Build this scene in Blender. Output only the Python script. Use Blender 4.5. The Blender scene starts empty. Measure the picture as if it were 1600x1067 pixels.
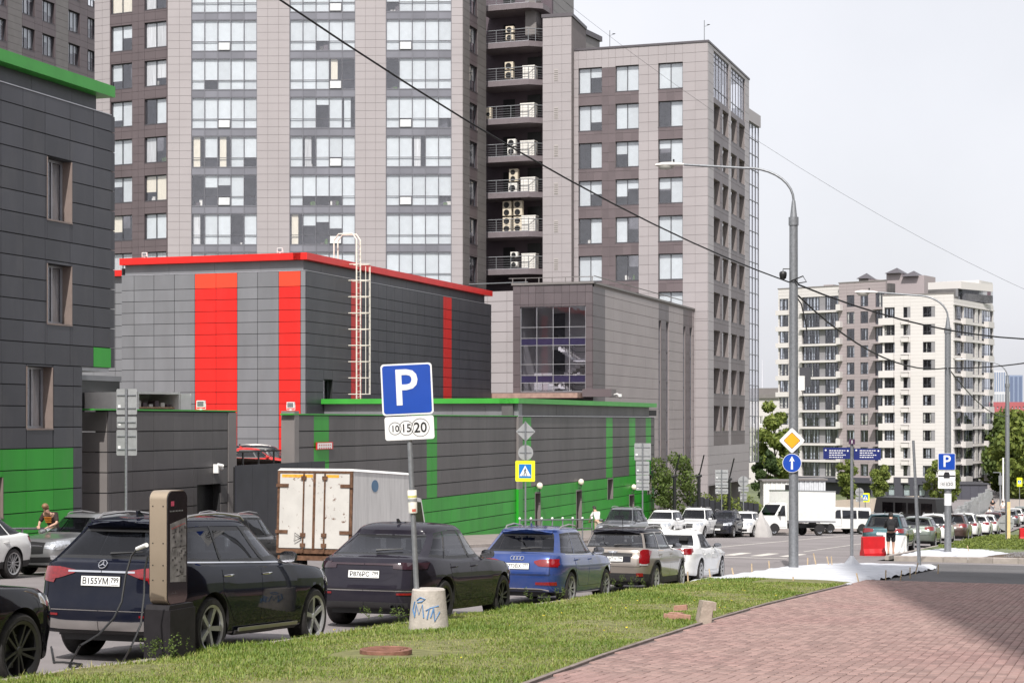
import bpy, math, random
import numpy as np
from mathutils import Matrix, Vector
random.seed(7); np.random.seed(7)
R = math.radians
scn = bpy.context.scene
col = scn.collection
# ---------------------------------------------------------------- camera, sky, sun, exposure
FPX, CX, HY = 2800.0, 800.0, 657.0
PHI = math.atan2(940.0, FPX)
CAMZ = 1.70
cam = bpy.data.cameras.new('camera'); cam.sensor_width = 36; cam.lens = 36*FPX/1600
cam.shift_y = (HY-533.5)/1600; cam.clip_end = 12000; cam.clip_start = 0.1
camo = bpy.data.objects.new('camera', cam); col.objects.link(camo)
camo.location = (0, 0, CAMZ); camo.rotation_euler = (R(90), 0, PHI)
scn.camera = camo
SUN_EL = R(49)
SUN_D = Vector((-0.20, 0.98, 0)).normalized()          # horizontal travel of the light (x = across street, y = along)
w = bpy.data.worlds.new('World'); scn.world = w; w.use_nodes = True
nt = w.node_tree; nt.nodes.clear()
sky = nt.nodes.new('ShaderNodeTexSky'); sky.sky_type = 'NISHITA'; sky.sun_disc = False
sky.sun_elevation = SUN_EL
to_sun = -SUN_D
sky.sun_rotation = math.atan2(to_sun.x, to_sun.y)
sky.dust_density = 4.0; sky.air_density = 1.0; sky.ozone_density = 1.0
hs = nt.nodes.new('ShaderNodeHueSaturation'); hs.inputs['Saturation'].default_value = 0.30
veil = nt.nodes.new('ShaderNodeMix'); veil.data_type = 'RGBA'; veil.inputs[0].default_value = 0.62
veil.inputs['B'].default_value = (7.75, 7.8, 8.3, 1)        # thin high white overcast over the blue
bg = nt.nodes.new('ShaderNodeBackground'); bg.inputs[1].default_value = 0.085
outw = nt.nodes.new('ShaderNodeOutputWorld')
tcw = nt.nodes.new('ShaderNodeTexCoord'); cn = nt.nodes.new('ShaderNodeTexNoise'); cn.inputs['Scale'].default_value = 2.6; cn.inputs['Detail'].default_value = 7; cn.inputs['Roughness'].default_value = .55
cmr = nt.nodes.new('ShaderNodeMapRange'); cmr.inputs[1].default_value = .35; cmr.inputs[2].default_value = .65; cmr.inputs[3].default_value = .55; cmr.inputs[4].default_value = .72      # faint unevenness of the overcast
nt.links.new(tcw.outputs['Generated'], cn.inputs[0]); nt.links.new(cn.outputs[0], cmr.inputs[0]); nt.links.new(cmr.outputs[0], veil.inputs[0])
nt.links.new(sky.outputs[0], hs.inputs['Color']); nt.links.new(hs.outputs[0], veil.inputs['A'])
nt.links.new(veil.outputs['Result'], bg.inputs[0]); nt.links.new(bg.outputs[0], outw.inputs[0])
sl = bpy.data.lights.new('sun', 'SUN'); sl.energy = 3.1; sl.angle = R(0.6); sl.color = (1.0, 0.96, 0.91)
so = bpy.data.objects.new('sun', sl); col.objects.link(so)
ld = Vector((SUN_D.x*math.cos(SUN_EL), SUN_D.y*math.cos(SUN_EL), -math.sin(SUN_EL)))
so.rotation_euler = ld.to_track_quat('-Z', 'Y').to_euler(); so.location = (20, -40, 60)
scn.render.engine = 'CYCLES'
vs_ = scn.view_settings; vs_.view_transform = 'Standard'; vs_.look = 'None'; vs_.exposure = 0.75; vs_.gamma = 1.0
vs_.use_curve_mapping = False
scn.cycles.max_bounces = 6; scn.cycles.transparent_max_bounces = 12

# ---------------------------------------------------------------- pixel -> place helpers
cp, sp_ = math.cos(PHI), math.sin(PHI)
def ray(x, y):
    u = (x-CX)/FPX; v = (HY-y)/FPX
    return Vector((u*cp-sp_, u*sp_+cp, v))
O = Vector((0, 0, CAMZ))
def pt(x, y, t): d = ray(x, y); return O+d*(t/d.x)
def ps(x, y, s): d = ray(x, y); return O+d*(s/d.y)
def pZ(x, y, Z): return O+ray(x, y)*Z
_gs = np.array([-200, -60, 0, 20, 50, 73, 80, 115, 144, 200, 300, 500, 1200, 6000.])
_gz = np.array([6, 2.6, -.157, -1.25, -2.85, -3.8, -4.12, -5.75, -7.2, -9.3, -11.3, -12.6, -14, -16.])
_ss = np.arange(-100, 700, 1.0)
_zz = np.interp(_ss, _gs, _gz)
_k = np.ones(11)/11
_zs = np.convolve(np.pad(_zz, 5, mode='edge'), _k, 'valid')
def G(s):
    if -95 < s < 690: return float(np.interp(s, _ss, _zs))
    return float(np.interp(s, _gs, _gz))
def Garr(s):
    s = np.asarray(s, float)
    return np.where((s > -95) & (s < 690), np.interp(s, _ss, _zs), np.interp(s, _gs, _gz))
def pg(x, y, off=0.0, lo=5, hi=900):
    d = ray(x, y)
    f = lambda k: (CAMZ+d.z*k)-(G(d.y*k)+off)
    a, b = lo, hi
    for _ in range(60):
        m = (a+b)/2
        if f(m) > 0: a = m
        else: b = m
    return O+d*a
def slope(s): return math.atan((G(s+2)-G(s-2))/4)

# ---------------------------------------------------------------- object helpers
def ob(name, data, parent=None, M=None, label=None, cat=None, group=None, kind=None):
    o = bpy.data.objects.new(name, data); col.objects.link(o)
    if M is not None: o.matrix_basis = M
    if parent is not None:
        o.parent = parent; o.matrix_parent_inverse = parent.matrix_basis.inverted()
    if label: o['label'] = label
    if cat: o['category'] = cat
    if group: o['group'] = group
    if kind: o['kind'] = kind
    return o
def T(x=0, y=0, z=0): return Matrix.Translation((x, y, z))
def thing(name, label, cat, loc=(0, 0, 0), rz=0, group=None, M=None):
    o = ob(name, None, None, M if M is not None else T(*loc) @ Matrix.Rotation(rz, 4, 'Z'), label, cat, group)
    o.empty_display_size = 0.2
    return o
class MB:
    """collects shapes; build() links them as one mesh"""
    def __init__(s): s.v = []; s.f = []; s.m = []; s.k = 0
    def add(s, vs, fs, mi=0):
        n = len(s.v); s.v += [tuple(p) for p in vs]; s.f += [tuple(i+n for i in f) for f in fs]; s.m += [mi]*len(fs); return s
    def box(s, x0, x1, y0, y1, z0, z1, mi=0, M=None):
        vs = [(x, y, z) for x in (x0, x1) for y in (y0, y1) for z in (z0, z1)]
        if M is not None: vs = [M @ Vector(p) for p in vs]
        return s.add(vs, [(0, 1, 3, 2), (4, 6, 7, 5), (0, 4, 5, 1), (2, 3, 7, 6), (0, 2, 6, 4), (1, 5, 7, 3)], mi)
    def prism(s, pts, d0, d1, axis='y', mi=0, M=None):
        n = len(pts)
        def mk(p, d):
            return {'y': (p[0], d, p[1]), 'x': (d, p[0], p[1]), 'z': (p[0], p[1], d)}[axis]
        vs = [mk(p, d0) for p in pts]+[mk(p, d1) for p in pts]
        if M is not None: vs = [M @ Vector(p) for p in vs]
        fs = [tuple(range(n)), tuple(range(2*n-1, n-1, -1))]+[(i, i+n, (i+1) % n+n, (i+1) % n) for i in range(n)]
        return s.add(vs, fs, mi)
    def tube(s, pts, r, n=8, mi=0, cap=True):
        pts = [Vector(p) for p in pts]; rs = r if isinstance(r, (list, tuple)) else [r]*len(pts)
        rings = []; up = None
        for i, p in enumerate(pts):
            d = (pts[min(i+1, len(pts)-1)]-pts[max(i-1, 0)])
            if d.length < 1e-9: d = Vector((0, 0, 1))
            d.normalize()
            if up is None: up = Vector((0, 0, 1)) if abs(d.z) < .9 else Vector((1, 0, 0))
            a = d.cross(up)
            if a.length < 1e-4: a = d.cross(Vector((0, 1, 0)))
            a.normalize(); b = a.cross(d).normalized(); up = b
            rings.append([p+(a*math.cos(2*math.pi*j/n)+b*math.sin(2*math.pi*j/n))*rs[i] for j in range(n)])
        vs = [q for rg in rings for q in rg]; fs = []
        for i in range(len(pts)-1):
            for j in range(n):
                fs.append((i*n+j, i*n+(j+1) % n, (i+1)*n+(j+1) % n, (i+1)*n+j))
        if cap: fs += [tuple(range(n-1, -1, -1)), tuple((len(pts)-1)*n+j for j in range(n))]
        return s.add(vs, fs, mi)
    def lathe(s, prof, n=16, mi=0, M=None, cap=True):
        vs = []; fs = []
        for (r, z) in prof:
            for j in range(n):
                a = 2*math.pi*j/n; p = Vector((r*math.cos(a), r*math.sin(a), z)); vs.append(M @ p if M is not None else p)
        for i in range(len(prof)-1):
            for j in range(n): fs.append((i*n+j, i*n+(j+1) % n, (i+1)*n+(j+1) % n, (i+1)*n+j))
        if cap: fs += [tuple(range(n-1, -1, -1)), tuple((len(prof)-1)*n+j for j in range(n))]
        return s.add(vs, fs, mi)
    def mesh(s, mats, smooth=None, name='mesh'):
        me = bpy.data.meshes.new(name); me.from_pydata([tuple(p) for p in s.v], [], s.f)
        if not isinstance(mats, (list, tuple)): mats = [mats]
        for m in mats: me.materials.append(m)
        me.polygons.foreach_set('material_index', s.m)
        me.validate()
        if smooth is not None:
            me.polygons.foreach_set('use_smooth', [True]*len(me.polygons))
            if smooth < 3: me.set_sharp_from_angle(angle=smooth)
        me.update()
        return me
    def build(s, name, mats, parent=None, M=None, smooth=None, **kw):
        return ob(name, s.mesh(mats, smooth, name), parent, M, **kw)
# outward normals for closed shapes do not matter for Cycles' two sided shading

# ---------------------------------------------------------------- materials
MATS = {}
def mat(name, c, rough=.6, metal=0, var=.08, sc=3.0, bump=0, bsc=30., rnd=0., spec=.5, coat=0, dirt=0, stretch=None):
    if name in MATS: return MATS[name]
    m = bpy.data.materials.new(name); m.use_nodes = True; n = m.node_tree.nodes; l = m.node_tree.links
    b = n['Principled BSDF']; b.inputs['Roughness'].default_value = rough; b.inputs['Metallic'].default_value = metal
    b.inputs['Specular IOR Level'].default_value = spec; b.inputs['Coat Weight'].default_value = coat
    b.inputs['Coat Roughness'].default_value = .04
    c = tuple(c)+(1,) if len(c) == 3 else c
    b.inputs['Base Color'].default_value = c
    geo = n.new('ShaderNodeNewGeometry'); pos = geo.outputs['Position']
    if stretch:
        mp = n.new('ShaderNodeVectorMath'); mp.operation = 'MULTIPLY'; mp.inputs[1].default_value = stretch
        l.new(pos, mp.inputs[0]); pos = mp.outputs[0]
    last = None
    if var or rnd:
        hv = n.new('ShaderNodeHueSaturation'); hv.inputs['Color'].default_value = c
        val = None
        if var:
            t = n.new('ShaderNodeTexNoise'); t.inputs['Scale'].default_value = sc; t.inputs['Detail'].default_value = 6
            l.new(pos, t.inputs['Vector'])
            mr = n.new('ShaderNodeMapRange'); mr.inputs[1].default_value = .3; mr.inputs[2].default_value = .7
            mr.inputs[3].default_value = 1-var; mr.inputs[4].default_value = 1+var; l.new(t.outputs[0], mr.inputs[0]); val = mr.outputs[0]
        if rnd:
            oi = n.new('ShaderNodeObjectInfo'); mr2 = n.new('ShaderNodeMapRange'); mr2.inputs[3].default_value = 1-rnd; mr2.inputs[4].default_value = 1+rnd
            l.new(oi.outputs['Random'], mr2.inputs[0])
            if val is not None:
                mu = n.new('ShaderNodeMath'); mu.operation = 'MULTIPLY'; l.new(val, mu.inputs[0]); l.new(mr2.outputs[0], mu.inputs[1]); val = mu.outputs[0]
            else: val = mr2.outputs[0]
        l.new(val, hv.inputs['Value']); last = hv.outputs[0]
        rr = n.new('ShaderNodeMath'); rr.operation = 'MULTIPLY_ADD'; rr.inputs[1].default_value = -.25*rough; rr.inputs[2].default_value = 1.25*rough
        l.new(val, rr.inputs[0]); l.new(rr.outputs[0], b.inputs['Roughness'])
    if dirt:
        t2 = n.new('ShaderNodeTexNoise'); t2.inputs['Scale'].default_value = 1.1; t2.inputs['Detail'].default_value = 9; t2.inputs['Roughness'].default_value = .7
        l.new(pos, t2.inputs['Vector'])
        m2 = n.new('ShaderNodeMapRange'); m2.inputs[1].default_value = .5; m2.inputs[2].default_value = .75; m2.inputs[4].default_value = dirt
        l.new(t2.outputs[0], m2.inputs[0])
        mx = n.new('ShaderNodeMix'); mx.data_type = 'RGBA'; mx.inputs['A'].default_value = c; mx.inputs['B'].default_value = (.15, .142, .138, 1)
        if last: l.new(last, mx.inputs['A'])
        l.new(m2.outputs[0], mx.inputs[0]); last = mx.outputs['Result']
    if last: l.new(last, b.inputs['Base Color'])
    if bump:
        tb = n.new('ShaderNodeTexNoise'); tb.inputs['Scale'].default_value = bsc; tb.inputs['Detail'].default_value = 4; l.new(pos, tb.inputs['Vector'])
        bp = n.new('ShaderNodeBump'); bp.inputs['Strength'].default_value = bump; bp.inputs['Distance'].default_value = .02
        l.new(tb.outputs[0], bp.inputs['Height']); l.new(bp.outputs[0], b.inputs['Normal'])
    MATS[name] = m; return m
def glass(name, tint=(.8, .82, .86), trans=.75, rough=.02, ior=1.5, boost=.06):
    if name in MATS: return MATS[name]
    m = bpy.data.materials.new(name); m.use_nodes = True; n = m.node_tree.nodes; l = m.node_tree.links; n.clear()
    tr = n.new('ShaderNodeBsdfTransparent'); tr.inputs[0].default_value = tuple(a*trans for a in tint)+(1,)
    gl = n.new('ShaderNodeBsdfGlossy'); gl.inputs['Roughness'].default_value = rough; gl.inputs[0].default_value = (.95, .95, 1, 1)
    lw = n.new('ShaderNodeLayerWeight'); lw.inputs[0].default_value = .5
    fr = n.new('ShaderNodeMath'); fr.operation = 'POWER'; fr.inputs[1].default_value = 4.6; l.new(lw.outputs['Facing'], fr.inputs[0])
    mu = n.new('ShaderNodeMath'); mu.operation = 'MULTIPLY_ADD'; mu.inputs[1].default_value = .75; mu.inputs[2].default_value = boost; mu.use_clamp = True
    tn = n.new('ShaderNodeTexNoise'); tn.inputs['Scale'].default_value = .9
    ge = n.new('ShaderNodeNewGeometry'); l.new(ge.outputs['Position'], tn.inputs[0])
    bp = n.new('ShaderNodeBump'); bp.inputs['Strength'].default_value = .06; bp.inputs['Distance'].default_value = .1
    l.new(tn.outputs[0], bp.inputs['Height']); l.new(bp.outputs[0], gl.inputs['Normal'])
    mx = n.new('ShaderNodeMixShader'); out = n.new('ShaderNodeOutputMaterial')
    l.new(fr.outputs[0], mu.inputs[0]); l.new(mu.outputs[0], mx.inputs[0]); l.new(tr.outputs[0], mx.inputs[1]); l.new(gl.outputs[0], mx.inputs[2]); l.new(mx.outputs[0], out.inputs[0])
    MATS[name] = m; return m
def paint(name, c, metal=.0, rough=.25, dust=.06):
    if name in MATS: return MATS[name]
    m = mat(name, c, rough, metal, var=0, coat=.6 if max(c) < .05 else 1.0, spec=.0 if metal < .1 else .3)
    n = m.node_tree.nodes; l = m.node_tree.links; b = n['Principled BSDF']
    ge = n.new('ShaderNodeNewGeometry'); t = n.new('ShaderNodeTexNoise'); t.inputs['Scale'].default_value = 5; t.inputs['Detail'].default_value = 8
    l.new(ge.outputs['Position'], t.inputs[0])
    mr = n.new('ShaderNodeMapRange'); mr.inputs[1].default_value = .42; mr.inputs[2].default_value = .75; mr.inputs[4].default_value = dust*3
    l.new(t.outputs[0], mr.inputs[0])
    mx = n.new('ShaderNodeMix'); mx.data_type = 'RGBA'; mx.inputs['A'].default_value = tuple(c)+(1,); mx.inputs['B'].default_value = (.28, .25, .22, 1)
    l.new(mr.outputs[0], mx.inputs[0]); l.new(mx.outputs['Result'], b.inputs['Base Color'])
    return m
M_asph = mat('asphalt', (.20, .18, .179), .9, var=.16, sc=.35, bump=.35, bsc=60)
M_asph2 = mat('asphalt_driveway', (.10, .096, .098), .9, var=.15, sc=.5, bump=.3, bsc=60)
M_line = mat('road_paint', (.55, .52, .47), .7, var=.25, sc=2.5)
M_kerb = mat('kerb_concrete', (.33, .29, .265), .85, var=.15, sc=4, bump=.2, rnd=.08)
M_walk = mat('sidewalk_asphalt', (.23, .195, .18), .9, var=.12, sc=1, bump=.2)
M_soil = mat('soil', (.085, .062, .042), .95, var=.3, sc=2, bump=.5)
M_joint = mat('paving_bed', (.15, .115, .108), .95, var=.2, sc=6)
M_terr = mat('ground', (.11, .13, .06), .95, var=.3, sc=.08)
M_sheet = mat('white_geotextile', (.52, .53, .565), .7, var=.10, sc=2.2, bump=.5, bsc=6)
M_black = mat('black_plastic', (.012, .012, .013), .45, var=.1)
M_rubber = mat('tyre_rubber', (.022, .02, .02), .8, var=.25, sc=20)
M_chrome = mat('chrome', (.75, .75, .77), .12, 1, var=0)
M_alu = mat('aluminium', (.5, .5, .52), .35, .9, var=.1)
M_galv = mat('galvanised_steel', (.25, .26, .275), .5, .55, var=.16, sc=14, rnd=.05)
M_wire = mat('cable_black', (.01, .01, .011), .6, var=0)
M_white = mat('white_paint', (.78, .77, .75), .5, var=.05)
M_steelw = mat('cream_painted_steel', (.72, .68, .60), .5, var=.08, sc=9)
M_dark = mat('dark_interior', (.03, .03, .034), .9, var=.2, sc=1)
# ================================================================ ground, road, pavements
def strip(name, ss, tl, tr, off, m, kind='structure', nx=2, parent=None, zf=None, **kw):
    """sheet following the street's fall: at each s runs from t=tl(s) to t=tr(s)"""
    b = MB(); ss = list(ss)
    for s in ss:
        a = tl(s) if callable(tl) else tl; c = tr(s) if callable(tr) else tr
        for j in range(nx):
            t = a+(c-a)*j/(nx-1)
            b.v.append((t, s, G(s)+off+(zf(t, s) if zf else 0)))
    for i in range(len(ss)-1):
        for j in range(nx-1):
            b.f.append((i*nx+j, i*nx+j+1, (i+1)*nx+j+1, (i+1)*nx+j)); b.m.append(0)
    return b.build(name, m, parent, kind=kind, **kw)
far = [-120, -60, -30]+list(range(-20, 200, 4))+list(range(200, 700, 20))+[800, 1000, 1500, 2500, 4500]
strip('ground', far, -3000, 3000, -.10, M_terr, nx=9)
LK = lambda s: float(np.interp(s, [-40, 64, 82, 96, 120, 135, 160, 300], [-28, -28, -25.2, -24.2, -22.4, -20, -13, 60]))   # left kerb
RK = -10.30
def right_edge(s):
    return float(np.interp(s, [-60, 49.2, 49.21, 69.5, 69.51, 76, 600], [RK, RK, 30, 30, -8.6, -8.3, -8.3]))
strip('road', list(np.arange(-40, 49, 3))+[49.2, 49.21]+list(np.arange(50, 69, 2.))+[69.5, 69.51]+list(np.arange(70, 135, 3)), lambda s: LK(s), right_edge, 0, M_asph, nx=3)
strip('far_road', [134.9]+list(np.arange(138, 460, 6)), -30, lambda s: -8.3+max(0, s-180)*.06, 0.002, M_asph, nx=3)
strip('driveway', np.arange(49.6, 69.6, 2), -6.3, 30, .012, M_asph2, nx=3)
# left pavement behind its kerb, rising gently to the walls
strip('sidewalk', list(np.arange(-20, 150, 3.0)), -60, lambda s: LK(s)-.15, .14, M_walk, nx=12, zf=lambda t, s: .035*max(0, min(4, (LK(s)-.15-t))))
def kerb(name, pts, wd=.15, h=.15, step=1.0, side=1, m=M_kerb, off=0):
    """row of separate kerb stones along a polyline of (t, s)"""
    root = thing(name, 'long row of worn concrete kerb stones along '+name.replace('_', ' '), 'kerb', (pts[0][0], pts[0][1], G(pts[0][1])))
    root['kind'] = 'structure'; del root['category']; del root['label']
    P = [Vector((a, b)) for a, b in pts]; seg = []
    for a, b in zip(P, P[1:]):
        n = max(1, round((b-a).length/step)); seg += [(a+(b-a)*(i/n), a+(b-a)*((i+1)/n)) for i in range(n)]
    me = None
    b = MB()
    b.box(-.5, .5, 0, 1, -.1, .93); b.prism([(-.5, .93), (.5, .93), (.38, 1.0), (-.38, 1.0)], 0, 1, 'y')
    me = b.mesh(m)
    for a, c in seg:
        d = c-a; L = d.length; z0, z1 = G(a.y)+off, G(c.y)+off
        M = T(a.x, a.y, z0) @ Matrix.Rotation(math.atan2(-d.x, d.y), 4, 'Z') @ Matrix.Rotation(math.atan2(z1-z0, L), 4, 'X') @ Matrix.Diagonal((wd, L-.012, h*(1+random.uniform(-.03, .03)), 1))
        ob('kerb_stone', me, root, M)
    return root
kerb('street_kerb', [(RK, -4), (RK, 45)])
kerb('far_street_kerb', [(-8.4, 71), (-8.3, 76), (-8.25, 130)], step=1.5)
kerb('driveway_kerb', [(-8.0, 70.0), (-2.5, 70.3), (6, 70.6)], wd=.18, h=.2, step=1)
kerb('left_kerb', [(LK(s)-.07, s) for s in (24, 40, 52, 64, 73, 82, 89, 96, 120, 128, 135)], step=1.5)
# road markings
def mark(name, quad, off=.005):
    b = MB(); n = 10; vs = []
    for i in range(n+1):
        for j in (0, 1):
            p0 = Vector(quad[0 if j == 0 else 1]); p1 = Vector(quad[3 if j == 0 else 2]); p = p0+(p1-p0)*(i/n); vs.append((p.x, p.y, G(p.y)+off))
    b.add(vs, [(2*i, 2*i+1, 2*i+3, 2*i+2) for i in range(n)])
    return b.build(name, M_line, None, label=None, kind='structure')
for k in range(10):                                           # zebra crossing across the street
    t0 = -12.2-k*1.15
    mark('crossing_stripe', [(t0, 71.3), (t0-.5, 71.3), (t0-.5, 75.2), (t0, 75.2)])
mark('lane_line', [(-17.7, 77), (-17.85, 77), (-17.3, 128), (-17.15, 128)])
mark('lane_line', [(-19.0, 5), (-19.15, 5), (-19.15, 66), (-19.0, 66)])
mark('lane_line', [(-12.9, 79), (-13.0, 79), (-13.0, 160), (-12.9, 160)])
mark('stop_line', [(-12.0, 69.0), (-12.0, 69.4), (-18.6, 69.4), (-18.6, 69.0)])
# brick footway on the near side
def BE(s): return float(np.interp(s, [0, 12, 17, 21, 28, 34.6, 46, 50], [-5.3, -5.4, -5.5, -5.8, -6.15, -6.36, -6.4, -6.45]))
strip('footway_bed', np.arange(4, 50.1, 1), lambda s: BE(s)-.02, 30, .150, M_joint, nx=4)
def brick_mat():
    m = mat('clay_paver', (.30, .186, .168), .85, var=.12, sc=40, bump=.25, bsc=90, rnd=.14)
    n = m.node_tree.nodes; l = m.node_tree.links; b = n['Principled BSDF']
    at = n.new('ShaderNodeAttribute'); at.attribute_name = 'tint'
    src = b.inputs['Base Color'].links[0].from_socket
    big = n.new('ShaderNodeTexNoise'); big.inputs['Scale'].default_value = .45; big.inputs['Detail'].default_value = 5
    ge = n.new('ShaderNodeNewGeometry'); l.new(ge.outputs['Position'], big.inputs[0])
    mr = n.new('ShaderNodeMapRange'); mr.inputs[1].default_value = .3; mr.inputs[2].default_value = .7; mr.inputs[3].default_value = 0; mr.inputs[4].default_value = .55; l.new(big.outputs[0], mr.inputs[0])
    mx = n.new('ShaderNodeMix'); mx.data_type = 'RGBA'; mx.inputs['B'].default_value = (.30, .22, .19, 1)
    l.new(mr.outputs[0], mx.inputs[0]); l.new(src, mx.inputs['A'])
    mu = n.new('ShaderNodeMix'); mu.data_type = 'RGBA'; mu.blend_type = 'MULTIPLY'; mu.inputs[0].default_value = 1
    ad = n.new('ShaderNodeMath'); ad.operation = 'ADD'; ad.inputs[1].default_value = 1; l.new(at.outputs['Fac'], ad.inputs[0])
    l.new(mx.outputs['Result'], mu.inputs['A']); l.new(ad.outputs[0], mu.inputs['B'])
    l.new(mu.outputs['Result'], b.inputs['Base Color'])
    return m
M_brick = brick_mat()
foot = ob('footway', None, None, T(-3, 20, G(20)+.15), kind='structure')
bw, bl = .118, .236
def paver_mesh():
    b = MB(); x, y, c = bw/2-.0035, bl/2-.0035, .004
    vs = [(-x, -y, -.03), (x, -y, -.03), (x, y, -.03), (-x, y, -.03), (-x, -y, .016), (x, -y, .016), (x, y, .016), (-x, y, .016),
          (-x+c, -y+c, .02), (x-c, -y+c, .02), (x-c, y-c, .02), (-x+c, y-c, .02)]
    fs = [(0, 1, 5, 4), (1, 2, 6, 5), (2, 3, 7, 6), (3, 0, 4, 7), (4, 5, 9, 8), (5, 6, 10, 9), (6, 7, 11, 10), (7, 4, 8, 11), (8, 9, 10, 11)]
    return vs, fs
pv, pf = paver_mesh()
pm = MB(); pm.add(pv, pf); pme = pm.mesh(M_brick, name='paver')
cells = []
s = 14.2; r = 0
ncol = int(16/bw)
for cidx in range(ncol):
    t = -6.42+cidx*bw+bw/2; s = 14.0+(bl/2 if cidx % 2 else 0)
    while s < 49.3:
        if t-bw/2 > BE(s)-.01 and t < -s*math.tan(PHI)+s*.3+4:
            Xc = t*cp+s*sp_; Zc = -t*sp_+s*cp
            if Zc > 13 and -.02 < Xc/Zc < .30: cells.append((Zc, t, s))
        s += bl
cells.sort()
near = [c for c in cells if c[0] > 17.6]
sel = set(id(c) for c in near[:290])
rest = [c for c in cells if id(c) not in sel]
def jit(): return random.uniform(-.003, .003)
for c in near[:290]:
    ob('paver', pme, foot, T(c[1], c[2], G(c[2])+.150+jit()) @ Matrix.Rotation(slope(c[2])+jit(), 4, 'X') @ Matrix.Rotation(jit()*3, 4, 'Y'))
pva = np.array(pv); N = len(rest); rc = np.array([(c[1], c[2]) for c in rest])
V = np.repeat(pva[None], N, 0); rz = np.random.uniform(-.012, .012, N)
V[:, :, 2] += V[:, :, 1]*np.array([math.tan(slope(y)) for y in rc[:, 1]])[:, None]+V[:, :, 0]*np.random.uniform(-.012, .012, N)[:, None]
xx = V[:, :, 0]-V[:, :, 1]*rz[:, None]; yy = V[:, :, 1]+V[:, :, 0]*rz[:, None]
V[:, :, 0] = xx+rc[:, 0:1]; V[:, :, 1] = yy+rc[:, 1:2]
V[:, :, 2] += (Garr(rc[:, 1])+.150+np.random.uniform(-.003, .003, N))[:, None]
me = bpy.data.meshes.new('paver_field'); pfa = np.array(pf)
F = (pfa[None]+(np.arange(N)*len(pv))[:, None, None]).reshape(-1, 4)
me.vertices.add(N*len(pv)); me.vertices.foreach_set('co', V.reshape(-1))
me.loops.add(F.size); me.loops.foreach_set('vertex_index', F.reshape(-1))
me.polygons.add(len(F)); me.polygons.foreach_set('loop_start', np.arange(len(F))*4)
at = me.attributes.new('tint', 'FLOAT', 'FACE'); at.data.foreach_set('value', np.repeat(np.random.uniform(-.22, .2, N), len(pf)).astype(np.float32))
me.materials.append(M_brick); me.update(); me.validate()
ob('paver_field', me, foot, None, kind='stuff')
# edging of flat concrete strips between turf and bricks
kerb('turf_edging', [(BE(s)-.06, s) for s in (10, 17, 21, 28, 34.6, 46)], wd=.06, h=.045, step=1, off=.135, m=mat('worn_edging', (.21, .17, .155), .9, var=.2, sc=6, rnd=.1))
# turf verge
def vz(t, s):
    return .03+.06*math.sin(math.pi*max(0, min(1, (t+10.2)/4)))+.012*math.sin(t*3.1+s*1.7)+.01*math.sin(s*2.3-t*2)
M_turf = mat('dry_turf', (.15, .15, .055), .95, var=.3, sc=5, bump=.5)
strip('verge', np.arange(4, 47.6, .5), RK+.15, lambda s: BE(s)-.09, .13, M_turf, nx=12, zf=vz)
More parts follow.
